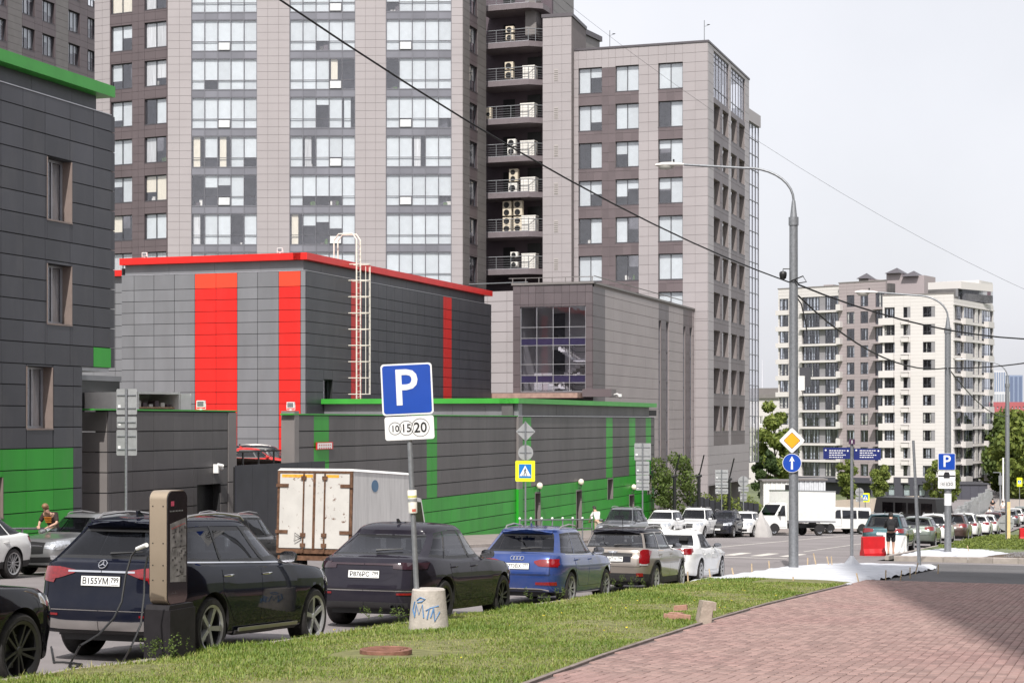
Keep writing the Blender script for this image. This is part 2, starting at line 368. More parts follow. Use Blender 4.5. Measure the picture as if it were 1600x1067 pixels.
# ================================================================ facade helpers
UC = {}
def ucube(m):
    if m.name not in UC:
        b = MB(); b.box(-.5, .5, -.5, .5, -.5, .5); UC[m.name] = b.mesh(m, name='block')
    return UC[m.name]
class Fc:
    """vertical plane from p0 to p1 (plan points); a = metres along it, n = metres out of it towards the viewer"""
    def __init__(s, p0, p1, flip=False):
        s.o = Vector((p0[0], p0[1])); d = Vector((p1[0], p1[1]))-s.o; s.L = d.length; s.d = d/s.L
        s.n = Vector((s.d.y, -s.d.x))
        if s.n.dot(s.o+d/2) > 0: s.n = -s.n
        if flip: s.n = -s.n
        s.Rm = Matrix(((s.d.x, s.n.x, 0, s.o.x), (s.d.y, s.n.y, 0, s.o.y), (0, 0, 1, 0), (0, 0, 0, 1)))
    def ax(s, px):
        r = ray(px, 0); rx, ry = r.x, r.y
        # O + k r = o + a d
        det = rx*(-s.d.y)+s.d.x*ry
        k = (s.o.x*(-s.d.y)+s.d.x*s.o.y)/det
        return (Vector((rx*k, ry*k))-s.o).dot(s.d)
    def kk(s, px):
        r = ray(px, 0); return (s.o.x*(-s.d.y)+s.d.x*s.o.y)/(r.x*(-s.d.y)+s.d.x*r.y)
    def zy(s, px, py): return CAMZ+(HY-py)/FPX*s.kk(px)
    def M(s, a, z, n=0): return s.Rm @ T(a, n, z)
    def box(s, name, parent, a0, a1, z0, z1, n0, n1, m, **kw):
        return ob(name, ucube(m), parent, s.Rm @ T((a0+a1)/2, (n0+n1)/2, (z0+z1)/2) @ Matrix.Diagonal((abs(a1-a0), abs(n1-n0), abs(z1-z0), 1)), **kw)
    def wall(s, name, parent, a0, a1, z0, z1, holes, n0, n1, m, **kw):
        A = sorted({a0, a1, *[min(max(h[0], a0), a1) for h in holes], *[min(max(h[1], a0), a1) for h in holes]})
        Z = sorted({z0, z1, *[min(max(h[2], z0), z1) for h in holes], *[min(max(h[3], z0), z1) for h in holes]})
        b = MB()
        for i in range(len(A)-1):
            run = None
            for j in range(len(Z)-1):
                ca, cz = (A[i]+A[i+1])/2, (Z[j]+Z[j+1])/2
                hole = any(h[0] < ca < h[1] and h[2] < cz < h[3] for h in holes)
                if not hole:
                    if run is None: run = Z[j]
                if hole or j == len(Z)-2:
                    if run is not None:
                        b.box(A[i], A[i+1], n0, n1, run, Z[j] if hole else Z[j+1]); run = None
        return b.build(name, m, parent, s.Rm, **kw)
    def tiles(s, name, parent, a0, a1, z0, z1, As, Zs, m, n0=0., n1=.03, gap=.014, gz=None, holes=(), single=True, pick=None, bond=False):
        """separate cladding pieces between the joint positions As, Zs; joints show the backing"""
        gz = gap if gz is None else gz
        A0 = sorted({a0, a1, *[a for a in As if a0+.05 < a < a1-.05]})
        Z0 = sorted({z0, z1, *[z for z in Zs if z0+.05 < z < z1-.05]})
        bulk = {}; cnt = 0
        for j in range(len(Z0)-1):
            for i in range(len(A0)-1):
                rects = [(A0[i], A0[i+1], Z0[j], Z0[j+1])]
                for h in holes:
                    nr = []
                    for r in rects:
                        if h[0] >= r[1]-1e-4 or h[1] <= r[0]+1e-4 or h[2] >= r[3]-1e-4 or h[3] <= r[2]+1e-4: nr.append(r); continue
                        if h[0] > r[0]+.03: nr.append((r[0], h[0], r[2], r[3]))
                        if h[1] < r[1]-.03: nr.append((h[1], r[1], r[2], r[3]))
                        x0, x1 = max(r[0], h[0]), min(r[1], h[1])
                        if h[2] > r[2]+.03: nr.append((x0, x1, r[2], h[2]))
                        if h[3] < r[3]-.03: nr.append((x0, x1, h[3], r[3]))
                    rects = nr
                for r in rects:
                    if r[1]-r[0] < .04 or r[3]-r[2] < .04: continue
                    mm = pick((r[0]+r[1])/2, (r[2]+r[3])/2) if pick else m
                    if mm is None: continue
                    jn = random.uniform(-.003, .003)
                    q = (r[0]+gap/2, r[1]-gap/2, r[2]+gz/2, r[3]-gz/2)
                    if single and s.count.get(parent.name, 0) < 295:
                        s.count[parent.name] = s.count.get(parent.name, 0)+1
                        s.box(name, parent, q[0], q[1], q[2], q[3], n0, n1+jn, mm)
                    else:
                        bulk.setdefault(mm.name, (mm, MB()))[1].box(q[0], q[1], n0, n1+jn, q[2], q[3])
        for mm, b in bulk.values():
            b.build(name+'_field', mm, parent, s.Rm, kind='stuff')
Fc.count = {}
FR = {}
def frame_mesh(w, h, cols, rows, bar, dp, m):
    key = (round(w, 2), round(h, 2), tuple(cols), tuple(rows), bar, dp, m.name)
    if key not in FR:
        b = MB()
        b.box(-w/2, -w/2+bar, 0, dp, 0, h); b.box(w/2-bar, w/2, 0, dp, 0, h); b.box(-w/2+bar, w/2-bar, 0, dp, 0, bar); b.box(-w/2+bar, w/2-bar, 0, dp, h-bar, h)
        for c in cols: b.box(-w/2+c*w-bar*.45, -w/2+c*w+bar*.45, .002, dp-.002, bar, h-bar)
        for r in rows: b.box(-w/2+bar, w/2-bar, .004, dp-.004, r*h-bar*.4, r*h+bar*.4)
        FR[key] = b.mesh(m, name='frame')
    return FR[key]
G_off = glass('office_glass', (.96, .965, .97), 1.0, .015, boost=.085)
G_apt = glass('flat_glass', (.9, .92, .95), 1.0, .03, boost=.07)
M_frame = mat('dark_window_frame', (.055, .055, .065), .5, var=.05)
M_framew = mat('grey_window_frame', (.20, .20, .21), .5, var=.05)
M_blind = mat('white_roller_blind', (.575, .605, .625), .8, var=.05, sc=2, rnd=.09)
M_blind2 = mat('cream_curtain', (.72, .66, .55), .85, var=.1, sc=4, stretch=(8, 8, .3))
M_curt = mat('pale_curtain', (.55, .55, .56), .85, var=.25, sc=3, stretch=(7, 7, .2), rnd=.15)
M_room = mat('dim_room', (.20, .195, .225), .9, var=.35, sc=.8)
M_sill = mat('metal_sill', (.10, .09, .10), .45, .3, var=.05)
M_stuffs = [mat('sill_clutter_pale', (.6, .58, .55), .7, rnd=.3), mat('sill_clutter_green', (.06, .11, .03), .8, rnd=.3), mat('sill_clutter_dark', (.08, .06, .07), .6, rnd=.4)]
def window(fc, parent, a0, a1, z0, z1, depth=.22, cols=(.5,), rows=(), bar=.06, fm=None, gm=None, blind=None, drop=1.0, sill=True, room=True, clutter=False, name='window', curtain=None):
    fm = fm or M_frame; gm = gm or G_off
    w, h = a1-a0, z1-z0
    f = ob(name, frame_mesh(w, h, cols, rows, bar, .07, fm), parent, fc.M((a0+a1)/2, z0, -depth))
    xs = [0]+list(cols)+[1]
    for i in range(len(xs)-1):
        p0, p1 = a0+w*xs[i]+bar*.6, a0+w*xs[i+1]-bar*.6
        fc.box('pane', f, p0, p1, z0+bar, z1-bar, -depth+.02, -depth+.032, gm)
        dr = drop[i] if isinstance(drop, (list, tuple)) else drop
        if blind is not None and dr > 0:
            fc.box('blind', f, p0-.02, p1+.02, z1-bar-(h-2*bar)*dr, z1-bar, -depth-.07, -depth-.06, blind)
        if curtain is not None and random.random() < .6:
            wd = (p1-p0)*random.uniform(.25, .6); q = p0 if random.random() < .5 else p1-wd
            fc.box('curtain', f, q, q+wd, z0+bar, z1-bar, -depth-.12, -depth-.09, curtain)
    if clutter:
        for k in range(random.randint(1, 4)):
            c = random.uniform(a0+.15, a1-.3); hh = random.uniform(.12, .45)
            fc.box('sill_object', f, c, c+random.uniform(.1, .3), z0+bar, z0+bar+hh, -depth-.25, -depth-.1, random.choice(M_stuffs))
    if sill: fc.box('sill', f, a0-.04, a1+.04, z0-.05, z0, -depth, .05, M_sill)
    return f
def lin(a, b, step):
    n = max(1, round((b-a)/step)); return [a+(b-a)*i/n for i in range(n+1)]

# ================================================================ building materials
M_pan = mat('graphite_cassette', (.056, .056, .067), .42, .15, var=.12, sc=.7, rnd=.12, bump=.08, bsc=2, dirt=.22, stretch=(1, 1, .35))
M_panw = mat('warm_grey_cassette', (.185, .17, .165), .5, .1, var=.07, sc=1.2, rnd=.05, bump=.04, bsc=3)
M_pang = mat('grey_cassette', (.175, .178, .19), .42, .15, var=.10, sc=.9, rnd=.08, bump=.09, bsc=2, dirt=.2, stretch=(1, 1, .3))
M_pan2 = mat('brownish_graphite_cassette', (.086, .080, .082), .5, .1, var=.15, sc=.5, rnd=.10, bump=.08, bsc=2, stretch=(1, 1, .3), dirt=.35)
M_grn = mat('green_cassette', (.018, .30, .018), .4, .0, var=.12, sc=.8, rnd=.09, bump=.08, bsc=2, dirt=.14, stretch=(1, 1, .3))
M_grn2 = mat('green_sheet_cap', (.04, .31, .035), .4, 0, var=.08, sc=1.2)
M_red = mat('red_cassette', (.64, .010, .006), .4, 0, var=.09, sc=.9, rnd=.07, bump=.08, bsc=2, dirt=.05, stretch=(1, 1, .3))
M_redo = mat('orange_red_cassette', (.74, .05, .018), .4, 0, var=.05, sc=.9)
M_back = mat('dark_joint_wall', (.02, .02, .022), .9, var=.1)  # dark backing seen through the panel joints, also used for roofs
M_trim = mat('pale_metal_trim', (.42, .42, .45), .4, .5, var=.1)
M_ltile = mat('pinkish_grey_porcelain', (.325, .296, .303), .42, 0, var=.05, sc=.25, rnd=.035)
M_dtile = mat('plum_brown_porcelain', (.120, .095, .101), .42, 0, var=.09, sc=.5, rnd=.10)
M_ljoint = mat('pale_joint_wall', (.20, .175, .172), .9, var=.05)
M_djoint = mat('brown_joint_wall', (.05, .038, .042), .9, var=.05)
M_mull = mat('grey_mullion', (.15, .15, .17), .45, .3, var=.05)
M_span = mat('spandrel_glass', (.19, .19, .215), .08, .2, var=.12, sc=.4, rnd=.12)

# ================================================================ graphite office with the green foot (left edge)
TW = -31.0
left = thing('office_building', 'graphite panel office block with green lower panels and green roof cap', 'building', (TW, 48, G(48)))
f = Fc((TW, 30), (TW, 60))
ax = f.ax; e_up = ax(172); e_lo = ax(127)
zj0 = CAMZ-.84; Zr = [zj0+.64*k for k in range(-8, 18)]
ztop = f.zy(0, 128.5); zpar = f.zy(0, 97)
zcut = f.zy(150, 574)
wins = [(ax(72), ax(111), f.zy(90, 345), f.zy(90, 249)), (ax(72), ax(111), f.zy(90, 506), f.zy(90, 414)), (ax(40), ax(81), f.zy(60, 669), f.zy(60, 573)), (ax(-14), ax(3), f.zy(0, 808), f.zy(0, 746))]
f.wall('wall', left, 0, e_lo, G(48)-1, zcut, wins, -.5, 0, M_back)
f.wall('wall', left, 0, e_up, zcut, ztop, wins, -.5, 0, M_back)
f.tiles('panel', left, 0, e_up, zcut, ztop, [ax(q) for q in (-104, -68, -34, 0, 34.5, 69, 108, 144.8)], Zr, M_pan, 0, .035, .016, .03, wins,
        pick=lambda a, z: M_grn if (a > ax(146) and z < zcut+.65) else M_pan)
f.tiles('panel', left, 0, e_lo, G(46)-.2, zcut, [ax(q) for q in (-120, -78, -38, 1.5, 39.3, 82, 113)], Zr, M_pan, 0, .035, .016, .03, wins,
        pick=lambda a, z: M_grn if (z < zj0 and a < ax(113)) else M_pan)
f.tiles('panel', left, 0, e_up-.35, ztop+.03, zpar, [ax(q) for q in (-60, -2, 62, 125)], [], M_pan, -.5, -.3, .012)
f.box('ledge', left, 0, e_up+.03, ztop, ztop+.03, -.5, .05, M_trim)
f.box('roof_cap', left, 0, e_up+.12, zpar, zpar+.36, -.6, .12, M_grn2)
Fb = Fc((TW, f.o.y+e_up), (TW-14, f.o.y+e_up))
Fb.tiles('panel', left, 0, 14, zcut, ztop, [1.3*k for k in range(12)], Zr, M_pan, -.3, .0, .016, .03)
for (a0, a1, z0, z1) in wins:
    wv = window(f, left, a0, a1, z0, z1, depth=.36, cols=(.55,), bar=.07, fm=M_trim, blind=M_curt, drop=[.0, 1.0], sill=True)
    M_rev = mat('bronze_reveal', (.24, .19, .17), .5, .2, var=.08)
    f.box('reveal', wv, a1-.03, a1, z0, z1, -.36, .05, M_rev); f.box('reveal', wv, a0, a0+.03, z0, z1, -.36, .05, M_rev); f.box('reveal', wv, a0, a1, z0-.05, z0, -.3, .06, M_rev)
f.box('room_shell', left, .3, e_lo-.3, G(48), ztop-.3, -3.2, -1.2, M_room)
f.box('roof', left, 0, e_up-.4, ztop, zpar-.2, -14, -.5, M_back)
f.box('passage_ceiling', left, e_lo-.5, e_up, zcut-.12, zcut+.02, -6, -.05, M_trim)
fp_ = Fc((-36.5, 40), (-36.5, 70)); fp_.box('passage_dark_sheet', left, fp_.ax(100), fp_.ax(187), fp_.zy(150, 660), fp_.zy(160, 595), -.3, 0, M_black); fp_.box('passage_lintel', left, fp_.ax(120), fp_.ax(188), fp_.zy(160, 595), fp_.zy(160, 587), -.3, .05, M_pang)  # black sheet stands for the shade inside the passage opening

# ---------------------------------------------------------------- low graphite garden wall beside it
lw = thing('boundary_wall', 'low graphite panel wall with pale end face and thin green coping', 'wall', (TW, 55, G(55)))
f2 = Fc((TW, 40), (TW, 62)); a0 = f2.ax(168); a1 = f2.ax(368); ztw = f2.zy(170, 641)
cam_hole = (f2.ax(307), f2.ax(344), G(56), f2.zy(325, 757))
f2.wall('wall', lw, a0, a1, G(58)-1, ztw, [cam_hole], -.45, 0, M_back)
f2.tiles('panel', lw, a0, f2.ax(355), G(58)-.4, ztw-.03, [f2.ax(q) for q in (173, 206, 239, 270, 301, 331)], [ztw-.03-.665*k for k in range(1, 9)], M_pan2, 0, .03, .012, .035, [cam_hole])
f2.tiles('panel', lw, f2.ax(355), a1, G(58)-.4, ztw-.02, [], [ztw-2.6], M_panw, 0, .05, .012, .03)
f2.box('coping', lw, a0-.9, a1, ztw, ztw+.05, -.5, .06, M_grn2)
f2.box('vent_recess', lw, cam_hole[0], cam_hole[1], cam_hole[2], cam_hole[3], -.4, -.3, M_black)
e2 = Fc((TW-1.05, 40+a0), (TW, 40+a0))
e2.tiles('end_panel', lw, 0, 1.05, G(52)-.4, ztw-.03, [], [ztw-.03-.665*k for k in range(1, 9)], M_panw, -.3, .02, .012, .035)
for px, py in ((334, 730),):
    c = f2.ax(px); z = f2.zy(px, py)
    cm = thing('security_camera', 'white double security camera on the low graphite wall', 'camera', f2.M(c, z, .05).translation)
    b = MB(); b.box(-.14, -.06, .0, .2, -.2, .12); b.box(-.06, .12, .08, .16, -.03, .04); b.tube([(.08, .12, 0), (.2, .2, -.06)], .06, 8); b.tube([(-.1, .15, .1), (.06, .3, .05)], .06, 8)
    b.build('camera_body', M_white, cm, f2.M(c, z, .05), smooth=.6)

# ---------------------------------------------------------------- red and grey hall
hall = thing('panel_hall', 'grey panel hall with red vertical bands and red roof cap', 'building', (TW-12, 95, G(95)))
pc = pZ(478, 0, 100); pl = pZ(190, 0, 103.7); pr_s = 1
tR = pc.x; sR = pc.y
ff = Fc((pl.x, sR), (pc.x, sR))               # front, square to the street
fs = Fc((tR, sR), (tR, sR+36))                # side, along the street
zt = ff.zy(478, 423); zcap = ff.zy(478, 404); zb = G(92)+.5
rowh = (ff.zy(478, 447)-ff.zy(478, 597))/8.18
ZR = [ff.zy(478, 447)-rowh*k for k in range(0, 19)]
fcols = [ff.ax(q) for q in (190, 210, 241, 273, 305, 338, 371, 403, 436, 470)]
def redp(a, z):
    r = (fcols[4] < a < fcols[6]) or (fcols[8] < a < fcols[9])
    if r: return M_redo if z > ZR[0] else M_red
    return M_pang
ff.box('wall', hall, 0, ff.L, zb, zt, -.5, 0, M_back)
ff.tiles('panel', hall, 0, ff.L, zb, zt, fcols, ZR, M_pang, 0, .035, .03, .03, pick=redp)
side_end = fs.ax(767)
whole = [(fs.ax(505), fs.ax(519), fs.zy(510, 625), fs.zy(510, 593))]
fs.wall('wall', hall, 0, side_end, zb, zt, whole, -.5, 0, M_back)
r1 = (fs.ax(548), fs.ax(564)); r2 = (fs.ax(692), fs.ax(705))
fs.tiles('panel', hall, 0, side_end, zb, zt, [r1[0], r1[1], r2[0], r2[1]]+[r1[1]+1.3*k for k in range(1, 14)], ZR, M_pan, 0, .035, .02, .035, whole,
         pick=lambda a, z: M_red if (r1[0] < a < r1[1] or r2[0] < a < r2[1]) else M_pan)  # side panels darker than the front's: shade put into the colour
window(fs, hall, *whole[0], depth=.3, cols=(), blind=None)
for fx, L in ((ff, ff.L), (fs, side_end)):
    fx.tiles('parapet_panel', hall, .28 if fx is fs else .05, L-(0.6 if fx is fs else .28), zt+.03, zcap-.05, lin(0, L, 2.6), [], M_pang if fx is ff else M_pan, -.8, -.28, .012)  # side parapet gets the darker, shaded tone as its colour
    fx.box('ledge', hall, 0, L, zt, zt+.03, -.5, .05, M_trim)
ff.box('roof_cap', hall, -.1, ff.L-.28, zcap-.05, zcap+.33, -.75, .1, M_red)
fs.box('roof_cap', hall, -.1, side_end+.1, zcap-.05, zcap+.33, -.75, .1, M_red)
fs.box('roof', hall, .5, side_end, zt-.2, zcap-.2, -12, -.6, M_back)
# stepped-back part at the hall's left end
f3 = Fc((pl.x-4, sR+1.2), (pl.x+.3, sR+1.2))
f3.box('wall', hall, 0, 4.3, zb, zt-.3, -.5, 0, M_back)
f3.tiles('panel', hall, 0, 4.3, zb, zt-.3, lin(0, 4.3, 1.3), ZR, M_pang, 0, .035, .02, .03)
f3.box('roof_cap', hall, 0, 4.6, zt+.1, zt+.45, -.7, .15, M_red)
f3.box('back_wall', hall, 0, 4.2, zt-.3, zt+.1, -.7, -.2, M_pang)
# roof-edge floodlights of the hall and the walls
def flood(p, label, ang=0):
    t_ = thing('floodlight', label, 'floodlight', p, ang)
    b = MB(); b.box(-.16, .16, -.05, .05, .1, .34); b.box(-.13, .13, -.058, -.05, .13, .31, 1); b.tube([(-.18, 0, .22), (-.18, 0, .03), (.18, 0, .03), (.18, 0, .22)], .015, 5); b.box(-.04, .04, -.04, .04, 0, .06)
    b.build('lamp_housing', [M_white, M_galv], t_, t_.matrix_basis)
flood(ff.M(ff.ax(222), zcap+.33, -.3).translation, 'small white floodlight on the left end of the red roof cap')
flood(ff.M(ff.ax(434), zcap+.33, -.3).translation, 'small floodlight on the red roof cap nearer its corner')
flood(f2.M(f2.ax(322), ztw+.05, -.2).translation, 'small white floodlight on the green coping before the broad red band')

# caged roof ladder on the hall's side
lad = thing('roof_ladder', 'cream painted caged steel ladder fixed to the dark side of the red hall', 'ladder', fs.M(fs.ax(545), zt-7, .5).translation)
la, lb = fs.ax(533), fs.ax(560); zl0 = fs.zy(536, 625); zl1 = zcap+1.6
mid = (la+lb)/2; hw_ = .28
b = MB()
for q in (-1, 1): b.tube([(mid+q*hw_, .55, zl0), (mid+q*hw_, .55, zl1), (mid+q*hw_, .3, zl1+.35), (mid+q*hw_, -.6, zl1+.35), (mid+q*hw_, -.9, zl1), (mid+q*hw_, -.9, zcap+.3)], .045, 6)
b.build('stile', M_steelw, lad, fs.Rm)
z = zl0+.2
while z < zl1-.2:
    b = MB(); b.tube([(mid-hw_, .55, z), (mid+hw_, .55, z)], .018, 5); b.build('rung', M_steelw, lad, fs.Rm); z += .32
for k in range(9):
    z = zl0+.35+k*(zcap-zl0-.2)/8
    b = MB(); b.tube([(mid+.42*math.cos(q)*1.0, .55+.75*math.sin(q), z) for q in np.linspace(0.35, math.pi-.35, 9)]+[(mid-hw_, .55, z)], .025, 5); b.tube([(mid+hw_, .55, z), (mid+.40, .81, z)], .025, 5)
    b.tube([(mid-hw_, .55, z), (mid-hw_, 0, z)], .03, 5); b.tube([(mid+hw_, .55, z), (mid+hw_, 0, z)], .03, 5)
    b.build('hoop', M_steelw, lad, fs.Rm)
for q in (math.pi*.28, math.pi*.5, math.pi*.72):
    b = MB(); b.tube([(mid+.42*math.cos(q), .55+.75*math.sin(q), zl0+.35), (mid+.42*math.cos(q), .55+.75*math.sin(q), zcap)], .022, 5); b.build('cage_bar', M_steelw, lad, fs.Rm)

# ---------------------------------------------------------------- green and graphite hall along the street
gh = thing('low_hall', 'long low graphite hall with green band, green strips and green roof edge', 'building', (TW, 95, G(95)))
g = Fc((TW, 60), (TW, 130))
A = g.ax; ga0 = A(459)-.5; gmid = A(808); ga1 = A(1022)
zw = g.zy(808, 650.5)                                 # top of street wall
zbg = g.zy(657, 781)                                  # top of green band
rh = (zw-zbg)/6.05
ZG = [zw-rh*k for k in range(1, 14)]
strips = [(A(489.5), A(513)), (A(666), A(682)), (A(815.5), A(829)), (A(946.5), A(956.5)), (A(982.5), A(992)), (A(1008.5), A(1016.5))]
doors = [(A(835), A(843.5), G(96)+.3, g.zy(840, 769.5)), (A(899.5), A(908), G(104)+.3, g.zy(905, 766)), (A(948.5), A(957), g.zy(952, 780), g.zy(952, 748)), (A(982.5), A(990), G(118)+.3, g.zy(986, 773)), (A(1011), A(1017.5), g.zy(1014, 772), g.zy(1014, 742))]
def gp(a, z):
    if z < zbg: return M_grn
    return M_grn if any(q[0] < a < q[1] for q in strips) else M_pan2
g.wall('wall', gh, ga0+.5, ga1, G(125)-1, zw, doors, -.45, 0, M_back)
cols_ = sorted([q for st in strips for q in st]+[A(805), A(812)]+[A(513)+1.32*k for k in range(1, 60)])
keep = []
for c in cols_:
    if not keep or c-keep[-1] > .35: keep.append(c)
    elif any(abs(c-q) < 1e-6 for st in strips for q in st): keep[-1] = c if not any(abs(keep[-1]-q) < 1e-6 for st in strips for q in st) else keep[-1]
vis = [c for c in keep if ga0 < c < ga1]
g.tiles('panel', gh, ga0+.5, ga1, G(118)-.3, zw-.02, [q for st in strips for q in st]+[c for c in vis if True], ZG, M_pan2, 0, .03, .01, .04, doors, pick=gp)
g.box('corner_post', gh, A(806), A(812.5), zbg, zw-.02, .03, .16, M_panw); g.box('corner_post', gh, A(806), A(812.5), G(92), zbg, .03, .16, M_grn)
g.box('coping', gh, ga0+.3, gmid, zw, zw+.05, -.5, .06, M_grn2)
g.box('ledge', gh, gmid, ga1+.1, zw, zw+.05, -.5, .1, M_trim)
zc0 = g.zy(808, 630); zc1 = g.zy(808, 622)
g.tiles('parapet_panel', gh, gmid, ga1-.5, zw+.05, zc0, lin(gmid, ga1, 1.6), [], M_pan2, -.9, -.25, .01)
g.box('roof_cap', gh, gmid-.12, ga1+.3, zc0, zc1, -1, .12, M_grn2)
pcg = g.M(gmid, 0, 0).translation
gf = Fc((tR+.05, pcg.y), (TW, pcg.y))
gf.tiles('parapet_panel', gh, 0, gf.L, zw-1.5, zc0, lin(0, gf.L, 2.1), [], M_pang, -.9, -.25, .012)
gf.box('roof_cap', gh, -.1, gf.L-.14, zc0, zc1, -1, .12, M_grn2)
gf.box('roof', gh, .2, gf.L-.6, zc0-.6, zc0-.2, -34, -.5, M_back)
for (a0, a1, z0, z1) in doors:
    tall = z1-z0 > 1.9
    d = g.box('door' if tall else 'window', gh, a0+.02, a1-.02, z0, z1, -.4, -.34, M_black)
    M_rev2 = mat('taupe_reveal', (.17, .15, .145), .6, var=.06)
    for q in (a0, a1-.05): g.box('reveal', d, q, q+.05, z0, z1, -.34, .05, M_rev2)
    g.box('reveal', d, a0, a1, z1-.03, z1+.05, -.34, .06, M_rev2)
endp = Fc((TW-.55, 60+ga0+.5), (TW+.05, 60+ga0+.5))
endp.tiles('end_panel', gh, 0, .6, G(64)-.4, g.zy(441, 641), [], [zw-2.4], M_panw, -.4, .02, .012, .03)
flood(endp.M(.35, g.zy(441, 641), -.15).translation, 'small white floodlight on the pale end face of the green hall')
# globe lamps over the doors
M_globe = mat('cream_globe', (.80, .74, .60), .3, var=.05)
for k, (px, py) in enumerate(((838, 759), (903, 753), (986, 761))):
    lp = thing('globe_lamp', ['cream globe wall lamp over the doorway nearest the yellow crossing sign', 'cream globe wall lamp over the middle doorway of the green band', 'cream globe wall lamp over the doorway beside the tall stack of sign backs'][k], 'lamp', g.M(g.ax(px), g.zy(px, py), .2).translation, group='globe lamps over the doorways')
    b = MB(); b.lathe([(.02, -.19), (.13, -.14), (.185, 0), (.15, .13), (.05, .2)], 12); b.build('globe', M_globe, lp, lp.matrix_basis, smooth=3.2)
    b = MB(); b.tube([(-.2, 0, -.35), (0, 0, -.35), (0, 0, -.17)], .025, 6); b.lathe([(.06, -.22), (.08, -.16)], 8); b.build('bracket', M_black, lp, lp.matrix_basis)
# notice board by the ramp
nb = thing('notice_board', 'white notice with red edge on the graphite wall by the ramp', 'sign', g.M(A(506), g.zy(506, 697), .1).translation)
a_, z_ = A(506), g.zy(506, 697)
g.box('board', nb, A(491.5), A(517), z_-.13, z_+.17, .06, .1, mat('red_sign_edge', (.6, .02, .02), .5)); g.box('face', nb, A(493), A(515), z_-.1, z_+.14, .1, .112, M_white)
for r_ in range(2):
    for k in range(7):
        x_ = A(494.5)+(A(514)-A(494.5))*(k+.1)/7
        g.box('lettering', nb, x_, x_+.075, z_+.05-.12*r_-.03, z_+.05-.12*r_+.03, .112, .114, mat('sign_red_print', (.55, .05, .05), .6))
b = MB(); b.box(0, .1, .03, .2, -.05, .05); 
# dark hoarding in front of the ramp mouth
hd = thing('dark_hoarding', 'plain blue-black sheet hoarding across the ramp mouth behind the rusty truck', 'fence', (-28.3, 62, G(62)))
h = Fc((-28.6, 50), (-28.6, 80)); zh = h.zy(370, 727)
M_hoard = mat('blue_black_sheet', (.022, .023, .031), .5, var=.15, sc=1.5)
for q in range(6):
    a0 = h.ax(369)+(h.ax(508)-h.ax(369))*q/6; a1 = h.ax(369)+(h.ax(508)-h.ax(369))*(q+1)/6
    h.box('sheet', hd, a0+.005, a1-.005, G(62)-.4, zh, -.05, 0, M_hoard)
    h.box('post', hd, a0, a0+.06, G(62)-.6, zh-.05, -.11, -.05, M_black)
rl = thing('ramp_railing', 'thin black railing above the blue-black hoarding', 'railing', (-31.5, 63, G(63)+2))
q0 = Fc((-31.6, 50), (-31.6, 80)); ra0, ra1 = q0.ax(369), q0.ax(441); rz = q0.zy(400, 705)
q0.box('rail', rl, ra0, ra1, rz-.03, rz+.03, -.03, .03, M_black)
for k in range(3): q0.box('post', rl, ra0+(ra1-ra0)*(k+.4)/3, ra0+(ra1-ra0)*(k+.4)/3+.05, rz-1.4, rz-.03, -.03, .03, M_black)
# raised yard behind the walls
YD = lambda s: G(s)+float(np.interp(s, [50, 66, 76, 83, 88, 120], [3.6, 3.6, 2.9, 2.9, 3.5, 3.5]))
yb = MB(); yv = []
for s_ in range(52, 112, 4):
    for t_ in (-70, -31.6): yv.append((t_, s_, YD(s_)))
yb.add(yv, [(2*i, 2*i+1, 2*i+3, 2*i+2) for i in range(len(yv)//2-1)]); yb.build('courtyard', M_walk, None, kind='structure')
# ================================================================ high-rise office behind
def pxz(x, Z): p = pZ(x, HY, Z); return (p.x, p.y)
def blindset(n, p_full=.72, part=(.3, .75)):
    return [1.0 if random.random() < p_full else (0 if random.random() < .35 else random.uniform(*part)) for _ in range(n)]
hr = thing('office_tower', 'tall pinkish grey tiled office tower with ribbon glazing and air conditioner balconies', 'building', tuple(pZ(500, HY, 165))[:2]+(G(160),))
ZB = G(160)-1; FH = 3.43
# right wing front (E) first so that its tiles are the ones built singly
E = Fc(pxz(893, 164), pxz(1106, 160)); EA = E.ax
ztopE = E.zy(1106, 66)
wc = [(EA(904), EA(940.5)), (EA(961.7), EA(998)), (EA(1028.6), EA(1066.8))]
zrow0 = E.zy(1067, 97); wh = 2.32
ewin = []
for k in range(9):
    for c in wc: ewin.append((c[0], c[1], zrow0-FH*k-wh, zrow0-FH*k))
E.wall('wall', hr, 0, E.L, ZB, ztopE, ewin, -.5, 0, M_ljoint)
zt_l = [ztopE-.858*k for k in range(60)]
zlow = zrow0-FH*9+.6
dz0, dz1 = zlow, zrow0
def epick(a, z):
    if z > zrow0: return M_ltile
    if wc[0][0]-.02 < a < wc[1][1]+.02 or wc[2][0]-.02 < a < wc[2][1]+.02: return M_dtile
    return M_ltile
ecols = [wc[0][0], wc[0][1], wc[1][0], wc[1][1], wc[2][0], wc[2][1], (wc[0][1]+wc[1][0])/2, (wc[1][1]+wc[2][0])/2, (wc[2][1]+E.L)/2]+[(c[0]*2+c[1])/3 for c in wc]+[(c[0]+2*c[1])/3 for c in wc]
E.tiles('tile', hr, 0, E.L, E.zy(1000, 500), ztopE, ecols, zt_l, M_ltile, 0, .03, .02, .025, ewin, pick=epick)
E.tiles('tile', hr, 0, E.L, ZB, E.zy(1000, 500), ecols, zt_l, M_ltile, 0, .03, .02, .025, ewin, pick=epick)
E.box('parapet_cap', hr, -.05, E.L+.1, ztopE, ztopE+.18, -.6, .1, M_sill)
for i, (a0, a1, z0, z1) in enumerate(ewin[:24]):
    bs = blindset(2, .5); window(E, hr, a0, a1, z0, z1, depth=.25, cols=(.5,), bar=.07, blind=M_blind, drop=bs, clutter=random.random() < .6)
E.box('room_shell', hr, .2, E.L-.9, ZB, ztopE-.3, -4, -2.2, M_room)
